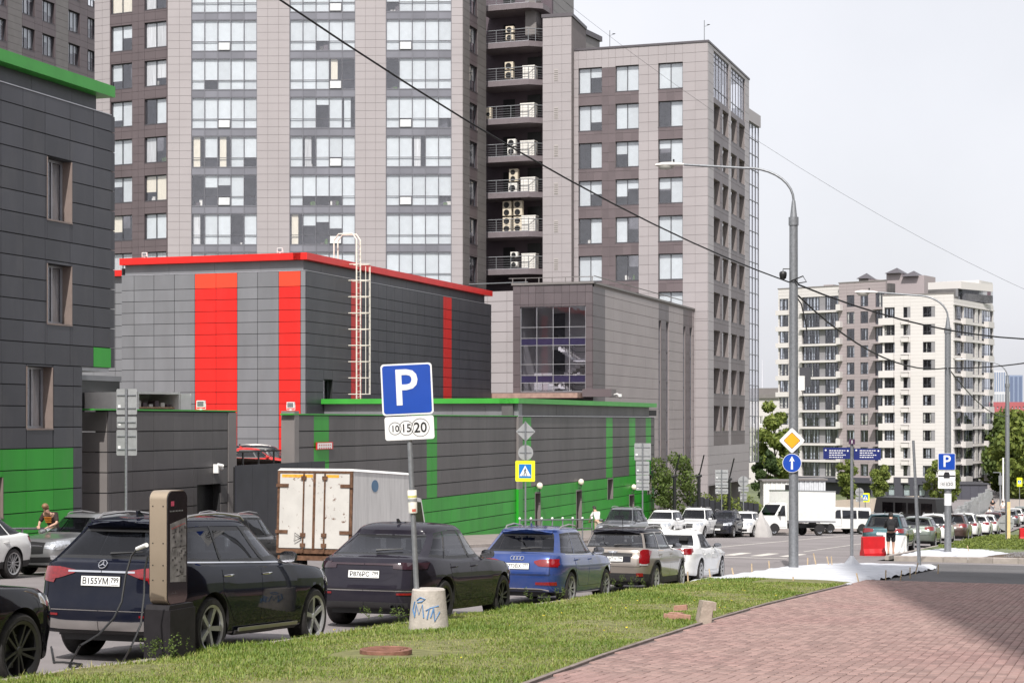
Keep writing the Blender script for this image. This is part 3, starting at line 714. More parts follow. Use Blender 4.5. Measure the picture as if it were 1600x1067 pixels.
# right wing side along the street
X0 = E.M(E.L, 0).translation
ES = Fc((X0.x, X0.y), (X0.x, X0.y+24)); SA = ES.ax; sL = SA(1170)
sc = [(SA(1114.8), SA(1124.6)), (SA(1128.7), SA(1138)), (SA(1141.8), SA(1150.9)), (SA(1154.5), SA(1163.3))]
zs0 = ES.zy(1115, 160.6); swin = []
for k in range(9):
    for c in sc: swin.append((c[0], c[1], zs0-FH*k-2.3, zs0-FH*k))
zc_t, zc_b = ES.zy(1115, 80), ES.zy(1115, 152)
cw = [(sc[0][0]-.05, sc[1][1]+.05, zc_b, zc_t), (sc[2][0]-.05, sc[3][1]+.05, zc_b, zc_t)]
zsof = ES.zy(1106, 757)
ES.wall('wall', hr, 0, sL, zsof, ztopE, swin+cw, -.5, 0, M_ljoint)
def spick(a, z):
    if z > zc_t or z < swin[-1][2]-1.2: return M_ltile
    if sc[0][0]-.05 < a < sc[1][1]+.05 or sc[2][0]-.05 < a < sc[3][1]+.05: return M_dtile
    return M_ltile
ES.tiles('tile', hr, 0, sL, zsof, ztopE, [q for c in sc for q in c], zt_l, M_ltile, 0, .03, .02, .025, swin+cw, single=False, pick=spick)
for (a0, a1, z0, z1) in swin: window(ES, hr, a0, a1, z0, z1, depth=.75, cols=(.5,), bar=.08, blind=M_curt if random.random() < .5 else None, drop=[random.random(), random.random()])
for (a0, a1, z0, z1) in cw: window(ES, hr, a0, a1, z0, z1, depth=.12, cols=(.2, .4, .6, .8), rows=(.22, .78, .9), bar=.08, fm=M_mull, sill=False)
ES.box('parapet_cap', hr, -.05, sL+.1, ztopE, ztopE+.18, -.6, .1, M_sill)
ES.box('room_shell', hr, 4.4, sL-.2, zsof+.3, ztopE-.3, -4.5, -2.6, M_room)
ES.box('roof', hr, .3, sL-.3, ztopE-.4, ztopE-.1, -12.5, -.5, M_back)
ES.box('soffit', hr, .03, sL+1, zsof-.12, zsof, -10, .02, M_ltile)
for k in range(4): ES.box('column', hr, 1.5+k*5.5, 2.4+k*5.5, ZB, zsof-.12, -1.6, -.7, M_ltile)
ES.box('back_wall', hr, 0, sL, ZB, zsof-.12, -6, -5.5, M_dtile)
# glazed stair bay beyond the corner
p2 = ES.M(sL, 0).translation
EB = Fc((p2.x-.3, p2.y+.4), (p2.x-.05, p2.y+5.6)); 
EB.L = EB.L; zb0, zb1 = EB.zy(1180, 722), EB.zy(1180, 196)
EB.box('bay_core', hr, 0, EB.L, zb0, zb1, -1.5, -1.2, M_room)
b0 = ob('bay_frame', frame_mesh(EB.L, zb1-zb0, (.25, .5, .75), [k/22 for k in range(1, 22)], .09, .1, M_mull), hr, EB.M(EB.L/2, zb0, -.1))
for k in range(4):
    for j in range(22):
        EB.box('pane', b0, EB.L*k/4+.05, EB.L*(k+1)/4-.05, zb0+(zb1-zb0)*j/22+.04, zb0+(zb1-zb0)*(j+1)/22-.04, -.07, -.055, G_off)
EB.box('parapet_cap', hr, -.1, EB.L+.2, zb1, zb1+1.2, -1.5, .15, M_ltile)
# ribbon-glazed front (B), facing the street corner squarely
B = Fc(pxz(262, 159.6), pxz(723, 159.0)); BA = B.ax
bays = [(BA(299), BA(401.5)), (BA(452.5), BA(555)), (BA(603), BA(705.5))]
zf0 = B.zy(500, 30.7); FB = 60.55*159.3/2800; ptop = B.zy(500, -60)
B.wall('wall', hr, 0, B.L, ZB, ptop, [(q[0], q[1], ZB, ptop) for q in bays], -.6, 0, M_ljoint)
bcol = []
edges = [0]+[q for bb in bays for q in bb]+[B.L]
for i in range(0, len(edges), 2): bcol += lin(edges[i], edges[i+1], .95)
B.tiles('tile', hr, 0, B.L, B.zy(500, 470), ptop, bcol, [ptop-.70*k for k in range(90)], M_ltile, 0, .03, .022, .022, [(q[0], q[1], ZB, ptop) for q in bays], single=False)
for bi, (a0, a1) in enumerate(bays):
    cwid = (a1-a0)/5
    for k in range(-1, 8):
        zt_ = zf0-FB*k; zu = zt_-33.7*159.3/2800; zl = zu-15.2*159.3/2800; zs_ = zt_-FB
        if zt_ > ptop: continue
        fr = ob('ribbon_window', frame_mesh(a1-a0, zt_-zl, (.2, .4, .6, .8), ((zu-zl)/(zt_-zl),), .06, .08, M_mull), hr, B.M((a0+a1)/2, zl, -.12))
        mode = (bi*3+k*5) % 7
        openness = {(0, 3): .3, (0, 4): .25, (0, 5): .6, (0, 1): .75, (1, 5): .5, (1, 1): .7, (2, 3): .7, (2, 1): .85}.get((bi, k), .95)
        for c in range(5):
            x0, x1 = a0+c*cwid+.04, a0+(c+1)*cwid-.04
            B.box('pane', fr, x0, x1, zu+.04, zt_-.05, -.10, -.088, G_off); B.box('pane', fr, x0, x1, zl+.05, zu-.04, -.10, -.088, G_off)
            full = random.random() < openness
            if full: B.box('blind', fr, x0, x1, zu+.02 if random.random() < .5 else zl+.05, zt_-.05, -.22, -.21, M_blind)
            else:
                r_ = random.random()
                if r_ < .5: B.box('blind', fr, x0, x1, zt_-(zt_-zu)*random.uniform(.3, .75), zt_-.05, -.22, -.21, M_blind)
                elif r_ < .7: B.box('blind', fr, x0+cwid*.1, x0+cwid*.6, zl+.05, zt_-.05, -.26, -.24, random.choice([M_curt, M_blind2, M_blind]))
            if full and random.random() < .75: B.box('blind', fr, x0, x1, zl+.06, zu-.03, -.2, -.19, M_blind)
            elif random.random() < .7:
                for q in range(random.randint(1, 3)):
                    xx_ = random.uniform(x0, x1-.3); B.box('sill_object', fr, xx_, xx_+random.uniform(.15, .45), zl+.06, zl+random.uniform(.2, .65), -.5, -.3, random.choice(M_stuffs))
        if (bi+k) % 2 == 0:                                       # one tilted vent light
            c = (2, 3, 1)[bi]; x0 = a0+c*cwid
            v = ob('vent_light', frame_mesh(cwid-.04, zu-zl-.04, (), (), .07, .06, M_frame), fr, B.M(x0+cwid/2, zl+.03, -.06) @ Matrix.Rotation(R(7), 4, 'X'))
            ob('pane', ucube(mat('tilted_vent_pane', (.52, .53, .54), .2, var=.1)), v, B.M(x0+cwid/2, zl+(zu-zl)/2, -.0) @ Matrix.Rotation(R(7), 4, 'X') @ Matrix.Diagonal((cwid-.2, .01, zu-zl-.2, 1)))
        for c in range(5):
            B.box('spandrel', fr, a0+c*cwid+.03, a0+(c+1)*cwid-.03, zs_+.03, zl-.03, -.11, -.07, M_span)
        B.box('transom', fr, a0, a1, zl-.04, zl+.0, -.12, -.04, M_mull)
    for c in range(6): B.box('mullion', hr, a0+c*cwid-.03, a0+c*cwid+.03, ZB+10, ptop, -.13, -.03, M_mull)
B.box('room_shell', hr, .2, B.L-.2, ZB, ptop, -5, -2.4, M_room)
for k in range(-1, 9): B.box('floor_slab', hr, .3, B.L-.3, zf0-FB*k-.02, zf0-FB*k+.5, -2.4, -.25, M_room)
# side of B: plum window strip; pier shade put into darker grey
pB = B.M(B.L, 0).translation; BS = Fc((pB.x, pB.y), (pB.x, pB.y+6.2)); QA = BS.ax
bsw = [(QA(733.5), QA(745.5), zf0-FB*k-2.5, zf0-FB*k-.2) for k in range(-1, 8)]
BS.wall('wall', hr, 0, BS.L, ZB, ptop, bsw, -.4, 0, M_djoint)
BS.tiles('tile', hr, 0, BS.L, BS.zy(735, 470), ptop, [QA(733.5), QA(745.5)], [ptop-.7*k for k in range(90)], M_dtile, 0, .03, .02, .022, bsw, single=False, pick=lambda a, z: M_dtile if QA(732) < a < QA(747) else M_panw)
for q in bsw: window(BS, hr, *q, depth=.25, cols=(.5,), bar=.08, blind=M_curt, drop=[random.random(), random.random()])
BS.box('room_shell', hr, .1, BS.L, ZB, ptop, -3, -1.5, M_room)
# left plum part (A)
Afc = Fc(pxz(148, 163.4), pxz(262, 160.0)); AA = Afc.ax
acol = [(AA(173.5), AA(206.5)), (AA(226), AA(260))]; za0 = Afc.zy(240, 36+60.3*0)+.2
awin = [(c[0], c[1], za0-FH*k-2.28, za0-FH*k) for k in range(-1, 8) for c in acol]
za0 = Afc.zy(240, 35); awin = [(c[0], c[1], za0-FH*k-2.28, za0-FH*k) for k in range(-1, 8) for c in acol]
Afc.wall('wall', hr, 0, Afc.L, ZB, ptop, awin, -.5, 0, M_djoint)
Afc.tiles('tile', hr, 0, Afc.L, Afc.zy(200, 470), ptop, [AA(172)]+[q for c in acol for q in c]+[(acol[0][1]+acol[1][0])/2, AA(160)]+[(c[0]+c[1])/2 for c in acol], [ptop-.7*k for k in range(90)], M_dtile, 0, .03, .02, .022, awin, single=False, pick=lambda a, z: M_ltile if a < AA(172) else M_dtile)
for q in awin: window(Afc, hr, *q, depth=.22, cols=(.5,), bar=.07, blind=random.choice([M_blind, M_blind, M_blind2, M_curt]), drop=blindset(2, .6), clutter=random.random() < .6)
Afc.box('room_shell', hr, .2, Afc.L, ZB, ptop, -4, -2.2, M_room)
# balcony stack (C) and pier (D)
C = Fc(pxz(757, 167.5), pxz(848, 165.5)); CA = C.ax
D = Fc(pxz(848, 163.6), pxz(893, 162.9)); ztD = D.zy(870, 27)
C.box('back_wall', hr, -4, C.L+.2, ZB, ptop, -2.4, -2.0, mat('dark_plum_render', (.10, .078, .092), .8, var=.15, sc=.6))
DS = Fc((C.M(C.L, 0).translation.x, C.M(C.L, 0).translation.y), (D.o.x, D.o.y))
D.box('wall', hr, 0, D.L, ZB, ztD, -6, 0, M_ljoint)
D.tiles('tile', hr, 0, D.L, ZB+4, ztD, lin(0, D.L, .95), [ztD-.86*k for k in range(60)], M_ltile, 0, .03, .022, .022, single=False)
D.box('parapet_cap', hr, -.1, D.L+.1, ztD, ztD+.3, -6, .1, M_sill)
M_vent = mat('pale_vent_grille', (.36, .33, .32), .6, var=.05)
for k in range(7):
    a = D.ax(869); z = D.zy(869, 118+59*k)
    v = D.box('vent_grille', hr, a-.2, a+.2, z-.55, z+.55, .02, .045, M_vent)
    for j in range(6): D.box('slat', v, a-.17, a+.17, z-.5+j*.17, z-.42+j*.17, .045, .055, M_panw)
UP = Fc(pxz(846, 166), pxz(896, 178)); zu1 = UP.zy(870, -60)
UP.box('upper_core', hr, -.2, UP.L+2, ztD-1, zu1, -1.5, -.5, M_panw); UP.tiles('tile', hr, -.2, UP.L+2, ztD-1, zu1, lin(0, UP.L, 1.2), [zu1-.9*k for k in range(20)], M_panw, -.5, -.45, .02, .03, single=False)
RB = Fc(pxz(893, 170), pxz(937, 176)); zr = RB.zy(900, 45)
RB.box('roof_house', hr, 0, RB.L, ztopE-3, RB.zy(915, 55), -4, 0, M_panw); RB.box('parapet_cap', hr, -.2, RB.L+.2, RB.zy(915, 55), RB.zy(915, 55)+.5, -4, .2, M_sill)
M_acw = mat('ac_white', (.72, .70, .66), .5, var=.06, sc=4, rnd=.05); M_acb = mat('ac_beige', (.60, .53, .42), .55, var=.08, rnd=.06)
def ac_unit(fc, a, z, w_, h_, fans, label, m):
    u = thing('air_conditioner', label, 'air conditioner', fc.M(a, z, 0).translation, group='air conditioners on the tower balconies')
    fc.box('casing', u, a-w_/2, a+w_/2, z+.06, z+h_, -.1, .32, m)
    for k in range(fans):
        zc = z+h_*(k+.5)/fans; b = MB(); rr = min(w_*.36, h_/fans*.4)
        b.lathe([(rr, 0), (rr, .02), (rr*.8, .025), (rr*.2, .01), (0.01, .01)], 14, M=Matrix.Rotation(R(-90), 4, 'X'))
        b.build('fan_grille', M_black if True else m, u, fc.M(a-w_*.06, zc, .32))
    for q in (-.35, .35): fc.box('foot', u, a+q*w_-.05, a+q*w_+.05, z, z+.06, -.08, .3, M_black)
def cabinet(fc, a, z, w_, h_, lab):
    u = thing('plant_cabinet', lab, 'cabinet', fc.M(a, z, .2).translation, group='white cabinets on the tower balconies')
    b_ = fc.box('body', u, a-w_/2, a+w_/2, z+.05, z+h_-.1, -.3, .55, M_acw); fc.box('lid', u, a-w_/2-.03, a+w_/2+.03, z+h_-.1, z+h_, -.33, .58, M_acw)
    for k in range(3): fc.box('seam', b_, a-w_/2+w_*(k+.5)/3, a-w_/2+w_*(k+.5)/3+.03, z+.1, z+h_-.15, .55, .556, M_panw)
zslabs = [C.zy(800, y) for y in (10.6, 69.7, 129, 188, 247, 303, 364, 422)]
PR = .0
for k, zs in enumerate(zslabs):
    out = 1.1
    b = MB(); b.prism([(-.2, -2.0), (C.L+.1, -2.0), (C.L+.1, .2), (C.L-1.0, out), (-.2, out)], zs-.5, zs, 'z'); b.build('balcony_slab', mat('plum_balcony_edge', (.16, .135, .145), .6, var=.08), hr, C.Rm)
    b = MB(); b.box(-.2, C.L-1.0, out-.06, out-.02, zs, zs+.06); b.build('drip_edge', M_trim, hr, C.Rm)
    rail = ob('balcony_railing', MB().tube([(0, out-.1, zs+1.15), (C.L-1.05, out-.1, zs+1.15), (C.L+.05, .15, zs+1.15)], .04, 6).mesh(M_galv), hr, C.Rm)
    for j in range(4): ob('rail', MB().tube([(0, out-.1, zs+.22+.22*j), (C.L-1.05, out-.1, zs+.22+.22*j), (C.L+.05, .15, zs+.22+.22*j)], .016, 5).mesh(M_galv), rail, C.Rm)
    for a in (0.05, C.L*.27, C.L*.52, C.L-1.05, C.L-.5): C.box('post', rail, a-.025, a+.025, zs, zs+1.15, (out-.13) if a < C.L-.9 else .55, (out-.08) if a < C.L-.9 else .6, M_galv)
    C.box('door', hr, C.L*.2, C.L*.4, zs, zs+2.3, -2.0, -1.95, M_black); C.box('window', hr, C.L*.62, C.L*.85, zs+.9, zs+2.6, -2.0, -1.95, M_black)
    if k == 1: [ac_unit(C, C.ax(798), zs+.25+j*.75, .75, .62, 1, 'small beige air conditioner of a stacked pair below the topmost balcony', M_acb) for j in (0, 1)]
    if k == 2: [ac_unit(C, C.ax(797), zs+.25+j*.85, .8, .75, 1, 'beige air conditioner of a stacked pair beside a white cabinet', M_acb) for j in (0, 1)]; cabinet(C, C.ax(829), zs, 1.15, 1.35, 'narrow white cabinet beside the beige stacked pair, topmost of the cabinets')
    if k == 3: ac_unit(C, C.ax(765), zs, .5, 1.25, 1, 'lone tall cream air conditioner at a balcony\'s far corner', M_acb); cabinet(C, C.ax(827), zs, 1.35, 1.4, 'white cabinet sharing its balcony with the lone tall cream conditioner')
    if k == 4: [ac_unit(C, C.ax(801), zs+.2+j*.8, .8, .7, 1, 'white air conditioner stacked in twos under a tall double fan one', M_acw) for j in (0, 1)]; cabinet(C, C.ax(827), zs, 1.35, 1.45, 'white cabinet beside two equal stacked white conditioners')
    if k == 5: ac_unit(C, C.ax(803), zs, .85, .95, 1, 'single fan air conditioner beneath a tall two fan unit', M_acw); ac_unit(C, C.ax(804), zs+1.05, .85, 1.2, 2, 'tall two fan air conditioner standing over a single fan one', M_acb); cabinet(C, C.ax(828), zs, 1.4, 1.4, 'white cabinet beside the tall two fan conditioner')
    if k == 6:
        for i_ in (0, 1):
            for j in (0, 1): ac_unit(C, C.ax(794+17*i_), zs+.02+j*1.5, .85, 1.4, 2, 'cream two fan air conditioner in a block of four', M_acb)
        cabinet(C, C.ax(829), zs, 1.35, 1.5, 'white cabinet beside the block of four cream conditioners')
    if k == 7: [ac_unit(C, C.ax(805), zs+.2+j*.9, .7, .55, 1, 'small white air conditioner, one of two spaced pairs on the lowest balcony', M_acw) for j in (0, 1)]; cabinet(C, C.ax(829), zs, 1.35, 1.45, 'white cabinet on the lowest air conditioner balcony')
# roof antennas
for px, h_ in ((951, 1.6), (1099, 1.9)):
    p = E.M(E.ax(px), ztopE+.15, -.4).translation
    an = thing('roof_antenna', 'thin rod antenna with small dish on the tower parapet', 'antenna', p, group='rod antennas on the tower parapet')
    b = MB(); b.tube([(0, 0, 0), (0, 0, h_)], .035, 6); b.tube([(0, 0, h_*.7), (.35, 0, h_*.75)], .02, 5); b.lathe([(.02, 0), (.16, .06)], 10, M=T(.38, 0, h_*.75)); b.build('rod', M_galv, an, an.matrix_basis)

# ---------------------------------------------------------------- far plum office wing (top left)
fw = thing('office_block', 'plum and grey office block with paired windows behind the green roof cap', 'building', (-102, 165, G(165)))
W = Fc((-102, 130), (-102, 190)); WA = W.ax; FW = 3.4; wt = W.zy(0, -60); wb = W.zy(150, 200)
wcols = [(WA(-8), WA(9.5)), (WA(34.5), WA(54)), (WA(66), WA(85)), (WA(107), WA(124.5)), (WA(136.5), WA(150))]
zw0 = W.zy(45, 40); wwin = [(c[0], c[1], zw0-FW*k, zw0-FW*k+2.1) for k in range(-3, 5) for c in wcols]
zw0 = W.zy(45, 24.5); wwin = [(c[0], c[1], zw0-FW*k, zw0-FW*k+2.15) for k in range(-3, 5) for c in wcols]
W.wall('wall', fw, 0, 60, G(165), wt, wwin, -.4, 0, M_djoint)
W.tiles('tile', fw, WA(-30), 60, wb-10, wt, [WA(12), WA(34.3), WA(87), WA(106.8)]+[q for c in wcols for q in c], [wt-.68*k for k in range(70)], M_dtile, 0, .03, .02, .02, wwin, single=False, pick=lambda a, z: M_panw if (WA(12) < a < WA(34.4) or WA(87) < a < WA(106.9)) else M_dtile)
for q in wwin: window(W, fw, *q, depth=.3, cols=(.3, .62), bar=.07, blind=random.choice([M_blind, M_curt]), drop=[random.random()*.8+.2 for _ in range(3)])
W.box('room_shell', fw, 0, 60, G(165), wt, -4, -2, M_room)

# ---------------------------------------------------------------- annex with the glazed stair
anx = thing('stair_annex', 'low plum fronted annex with a glazed staircase and pale tiled flank', 'building', (-36, 124, G(124)))
M_dt2 = mat('grey_plum_porcelain', (.105, .086, .092), .42, var=.09, sc=.5, rnd=.10)
tA = -35.6; pcx = pt(926, HY, tA); sA = pcx.y
AF = Fc((pt(802, HY, 1).x*0+tA-6.05, sA), (tA, sA)); FA = AF.ax
AS = Fc((tA, sA), (tA, sA+33.2)); ASx = AS.ax
zA = AF.zy(926, 443); zA0 = G(124)
wx0, wx1 = FA(813), FA(915); wz1 = AF.zy(860, 479); wz0 = AF.zy(860, 612)
AF.wall('wall', anx, 0, AF.L, zA0, zA, [(wx0, wx1, wz0, wz1)], -.4, 0, M_djoint)
AF.tiles('tile', anx, 0, AF.L, zA0+8, zA, [FA(q) for q in (813, 826, 837, 850, 866, 878, 890, 902, 915)], [AF.zy(926, q) for q in (456, 474, 493, 511, 530, 548, 566, 585, 604)], M_dt2, 0, .03, .02, .022, [(wx0, wx1, wz0, wz1)])
ylev = [479, 511, 528, 539.5, 569, 586, 598, 627]
Zl = [AF.zy(860, q) for q in ylev]
M_spb = mat('indigo_spandrel', (.035, .03, .07), .12, .1, var=.1)
sw = ob('stair_window', frame_mesh(wx1-wx0, wz1-wz0, (.25, .5, .75), [(z-wz0)/(wz1-wz0) for z in Zl[1:-1]], .045, .08, M_trim), anx, AF.M((wx0+wx1)/2, wz0, -.15))
for j in range(len(Zl)-1):
    for k in range(4):
        x0, x1 = wx0+(wx1-wx0)*k/4+.04, wx0+(wx1-wx0)*(k+1)/4-.04; z1, z0 = Zl[j]-.04, max(Zl[j+1], wz0)+.04
        if j in (2, 5): AF.box('spandrel', sw, x0, x1, z0, z1, -.13, -.1, M_spb)
        else: AF.box('pane', sw, x0, x1, z0, z1, -.12, -.108, glass('stair_glass', (.92, .92, .96), 1.0, .02, boost=.05))
# stair seen through it
M_stw = mat('stair_wall', (.5, .48, .47), .9, var=.15, sc=.5); M_step = mat('white_steps', (.75, .73, .70), .7)
AF.box('stair_back_wall', anx, wx0-.3, wx1+.3, wz0-.5, wz1+.3, -4.2, -4, M_stw); AF.box('stair_side_wall', anx, wx0-.35, wx0-.2, wz0-.5, wz1+.3, -4, -.5, M_stw)
AF.box('stair_door', anx, FA(838), FA(858), Zl[2], Zl[1]+1.2, -3.99, -3.9, M_black); AF.box('stair_door', anx, FA(838), FA(858), Zl[5], Zl[4]+1.2, -3.99, -3.9, M_black)
for zt_, zb_ in ((AF.zy(880, 541), AF.zy(895, 560)), (AF.zy(880, 600), AF.zy(895, 620))):
    xa, xb = FA(866), FA(893)
    for k in range(8):
        x = xa+(xb-xa)*k/8; z = zt_+(zb_-zt_)*k/8
        AF.box('stair_step', anx, x, x+(xb-xa)/8+.02, z-.28, z, -2.2, -1.0, M_step)
    AF.box('stair_landing', anx, xb, wx1+.2, zb_-.2, zb_, -3.5, -1.0, M_step)
    ob('stair_rail', MB().tube([(xa, -1.0, zt_+.9), (xb, -1.0, zb_+.9), (wx1, -1.0, zb_+.9)], .03, 5).tube([(xa, -1.0, zt_+.5), (xb, -1.0, zb_+.5), (wx1, -1.0, zb_+.5)], .02, 5).mesh(M_black), anx, AF.Rm)
    for k in range(5): AF.box('baluster', anx, xa+(xb-xa)*k/5, xa+(xb-xa)*k/5+.03, zt_+(zb_-zt_)*k/5, zt_+(zb_-zt_)*k/5+.9, -1.02, -.98, M_black)
    xc_ = FA(843)
    for k in range(8):
        x = xc_+(FA(890)-xc_)*k/8; z = zb_-1.65+(1.45)*k/8
        AF.box('stair_step', anx, x, x+.35, z-.28, z, -3.6, -2.4, M_step)
sslit = [(ASx(1028.5), ASx(1032.5), AS.zy(1030, 735), AS.zy(1030, 501)), (ASx(1040), ASx(1044.5), AS.zy(1042, 735), AS.zy(1042, 503)), (ASx(1067), ASx(1070.5), AS.zy(1068, 744), AS.zy(1068, 510)), (ASx(1077), ASx(1081), AS.zy(1079, 744), AS.zy(1079, 512))]
AS.wall('wall', anx, 0, AS.L, zA0-4, zA, sslit, -.4, 0, M_ljoint)
M_ltile2 = mat('grey_flank_porcelain', (.30, .262, .262), .45, 0, var=.06, sc=.4, rnd=.05)
AS.tiles('tile', anx, 0, AS.L, zA0-3, zA-.2, [ASx(945)]+[ASx(945)+1.2*k*2 for k in range(1, 14)]+[q for s_ in sslit for q in s_[:2]], [AS.zy(926, 440+17.9*k) for k in range(1, 26)], M_ltile2, 0, .03, .012, .03, sslit, pick=lambda a, z: M_dt2 if (a < ASx(945) or (sslit[0][0] < a < sslit[1][1]) or (sslit[2][0] < a < sslit[3][1])) else M_ltile2)
for q in sslit: window(AS, anx, *q, depth=.15, cols=(), rows=(.2, .4, .6, .8), bar=.06, fm=M_mull, sill=False)
AS.box('room_shell', anx, 5, AS.L, zA0-3, zA-.5, -5.6, -4, M_room)
AS.box('roof', anx, .3, AS.L-.1, zA-.4, zA-.1, -6, -.4, M_back)
AF.box('parapet_cap', anx, -.1, AF.L+.1, zA, zA+.15, -.5, .12, M_panw); AS.box('parapet_cap', anx, .1, AS.L, zA, zA+.15, -.5, .1, M_panw)
ob('roof_rail', MB().tube([(-.3, .1, zA+.5), (AF.L+.1, .1, zA+.5)], .03, 5).mesh(M_panw), anx, AF.Rm); ob('roof_rail', MB().tube([(.1, .1, zA+.55), (AS.L-5, .1, zA+.55)], .04, 5).mesh(M_panw), anx, AS.Rm)
for k in range(7): AF.box('rail_post', anx, AF.L*k/6-.03, AF.L*k/6+.03, zA+.15, zA+.5, .08, .12, M_panw)
AF.box('canopy', anx, FA(770)-2, FA(912), AF.zy(860, 622), AF.zy(860, 614.5), -.2, 1.6, mat('rust_pink_sheet', (.34, .22, .18), .6, var=.2, sc=3))
AF.box('canopy', anx, FA(914), AF.L+1.6, AF.zy(926, 620), AF.zy(926, 608), -.6, .7, M_dtile)
pod = Fc(pxz(765, 150), pxz(806, 149)); zp_ = pod.zy(785, 455)
pw = thing('podium_block', 'pale tiled podium between the red hall and the stair annex', 'building', (pod.o.x, pod.o.y, G(145)))
pod.box('wall', pw, -2, pod.L+1, ZB, zp_, -8, 0, M_ljoint); pod.tiles('tile', pw, -2, pod.L+1, ZB+5, zp_, lin(-2, pod.L+1, 1.8), [zp_-.85*k for k in range(30)], M_ltile, 0, .03, .03, .045)
ob('roof_rail', MB().tube([(-2, -.2, zp_+.7), (pod.L+1, -.2, zp_+.7)], .04, 5).mesh(M_galv), pw, pod.Rm)
cm = thing('security_camera', 'white dome arm camera on the dark canopy of the annex', 'camera', AF.M(AF.L+1.7, AF.zy(926, 617), .3).translation)
b = MB(); b.tube([(0, 0, 0), (.25, -.2, .05), (.5, -.3, -.05)], .07, 7); b.lathe([(.02, -.25), (.14, -.15), (.14, .05)], 10, M=T(.5, -.3, 0)); b.build('arm', M_white, cm, cm.matrix_basis, smooth=.7)
# ================================================================ white block of flats
apt = thing('apartment_block', 'white and mauve eleven storey block of flats with glazed loggias', 'building', tuple(pZ(1400, HY, 310))[:2]+(G(300),))
M_aw = mat('warm_white_facade_panel', (.56, .535, .52), .5, var=.03, sc=.1, rnd=.02)
M_am = mat('mauve_facade_panel', (.33, .285, .29), .55, var=.05, sc=.1, rnd=.03)
M_ag = mat('grey_infill_panel', (.22, .215, .225), .5, var=.06, rnd=.06)
M_ajw = mat('flat_joint_wall', (.45, .43, .42), .9)
M_ajm = mat('flat_mauve_joint', (.25, .215, .215), .9)
M_base = mat('slate_ground_floor', (.055, .055, .07), .6, var=.08, sc=.3)
M_aroom = mat('flat_room', (.10, .095, .095), .9, var=.4, sc=.5)
def aptwin(fc, a0, a1, z0, z1, par=apt, cols=(.5,), depth=.18):
    window(fc, par, a0, a1, z0, z1, depth=depth, cols=cols, rows=(.3,), bar=.08, fm=M_frame, gm=G_apt, sill=False, curtain=M_curt if random.random() < .75 else M_blind2)
ZA0 = G(300)-1
# white front block
a = Fc(pxz(1379, 309), pxz(1490, 303.5)); x = a.ax
zt1 = a.zy(1490, 459); p0 = a.zy(1452, 478.8); fh = 27.65*305/2800; zg = a.zy(1450, 746)
hol = []
for k in range(10):
    zt_ = p0-fh*k
    hol += [(x(1382), x(1398), zt_-1.78, zt_+.02), (x(1411.5), x(1422.5), zt_-1.8, zt_), (x(1442), x(1461), zt_-1.8, zt_)]
a.wall('wall', apt, 0, a.L, zg, zt1, hol, -.5, 0, M_ajw)
a.tiles('facade_panel', apt, 0, a.L, zg, zt1, [x(1398), x(1411.5), x(1422.5), x(1442), x(1461), x(1475)], [zt1-fh/5*k for k in range(1, 60)], M_aw, 0, .03, .02, .025, hol, single=False)
for k in range(10):
    zt_ = p0-fh*k
    aptwin(a, x(1382), x(1398), zt_-1.78, zt_+.02, cols=(.33, .66)); aptwin(a, x(1411.5), x(1417.5), zt_-1.8, zt_, cols=()); aptwin(a, x(1442), x(1455), zt_-1.8, zt_)
    a.box('infill_panel', apt, x(1417.6), x(1422.5), zt_-1.8, zt_, -.3, -.05, M_ag); a.box('infill_panel', apt, x(1455.1), x(1461), zt_-1.8, zt_, -.3, -.05, M_ag)
    a.box('loggia_parapet', apt, x(1379)-.6, x(1397), zt_-3.0, zt_-1.85, .05, .5, M_aw)
    a.box('conditioner_basket', apt, x(1409), x(1420), zt_-2.95, zt_-2.2, .03, .6, M_aw); a.box('basket_lid', apt, x(1409)-.05, x(1420)+.05, zt_-2.2, zt_-2.12, .03, .65, M_panw)
a.box('room_shell', apt, 0, a.L, zg, zt1-.3, -3.5, -1.5, M_aroom)
a.box('parapet_cap', apt, -.1, a.L+.1, zt1, zt1+.2, -.6, .1, M_panw)
# ground floor
gl = [(x(1428), x(1433.5)), (x(1436.5), x(1449))]
shop = [(x(q0), x(q1), a.zy(1430, 775), a.zy(1430, 757)) for q0, q1 in ((1387, 1398), (1411, 1422), (1435, 1446))]
a.wall('ground_floor', apt, -2, a.L+.3, ZA0, zg, shop, -.6, .25, M_base)
for q in shop: window(a, apt, *q, depth=.3, cols=(), rows=(.6,), bar=.12, fm=M_frame, gm=G_apt, blind=mat('pale_green_blind', (.55, .6, .55), .8), drop=1, sill=False)
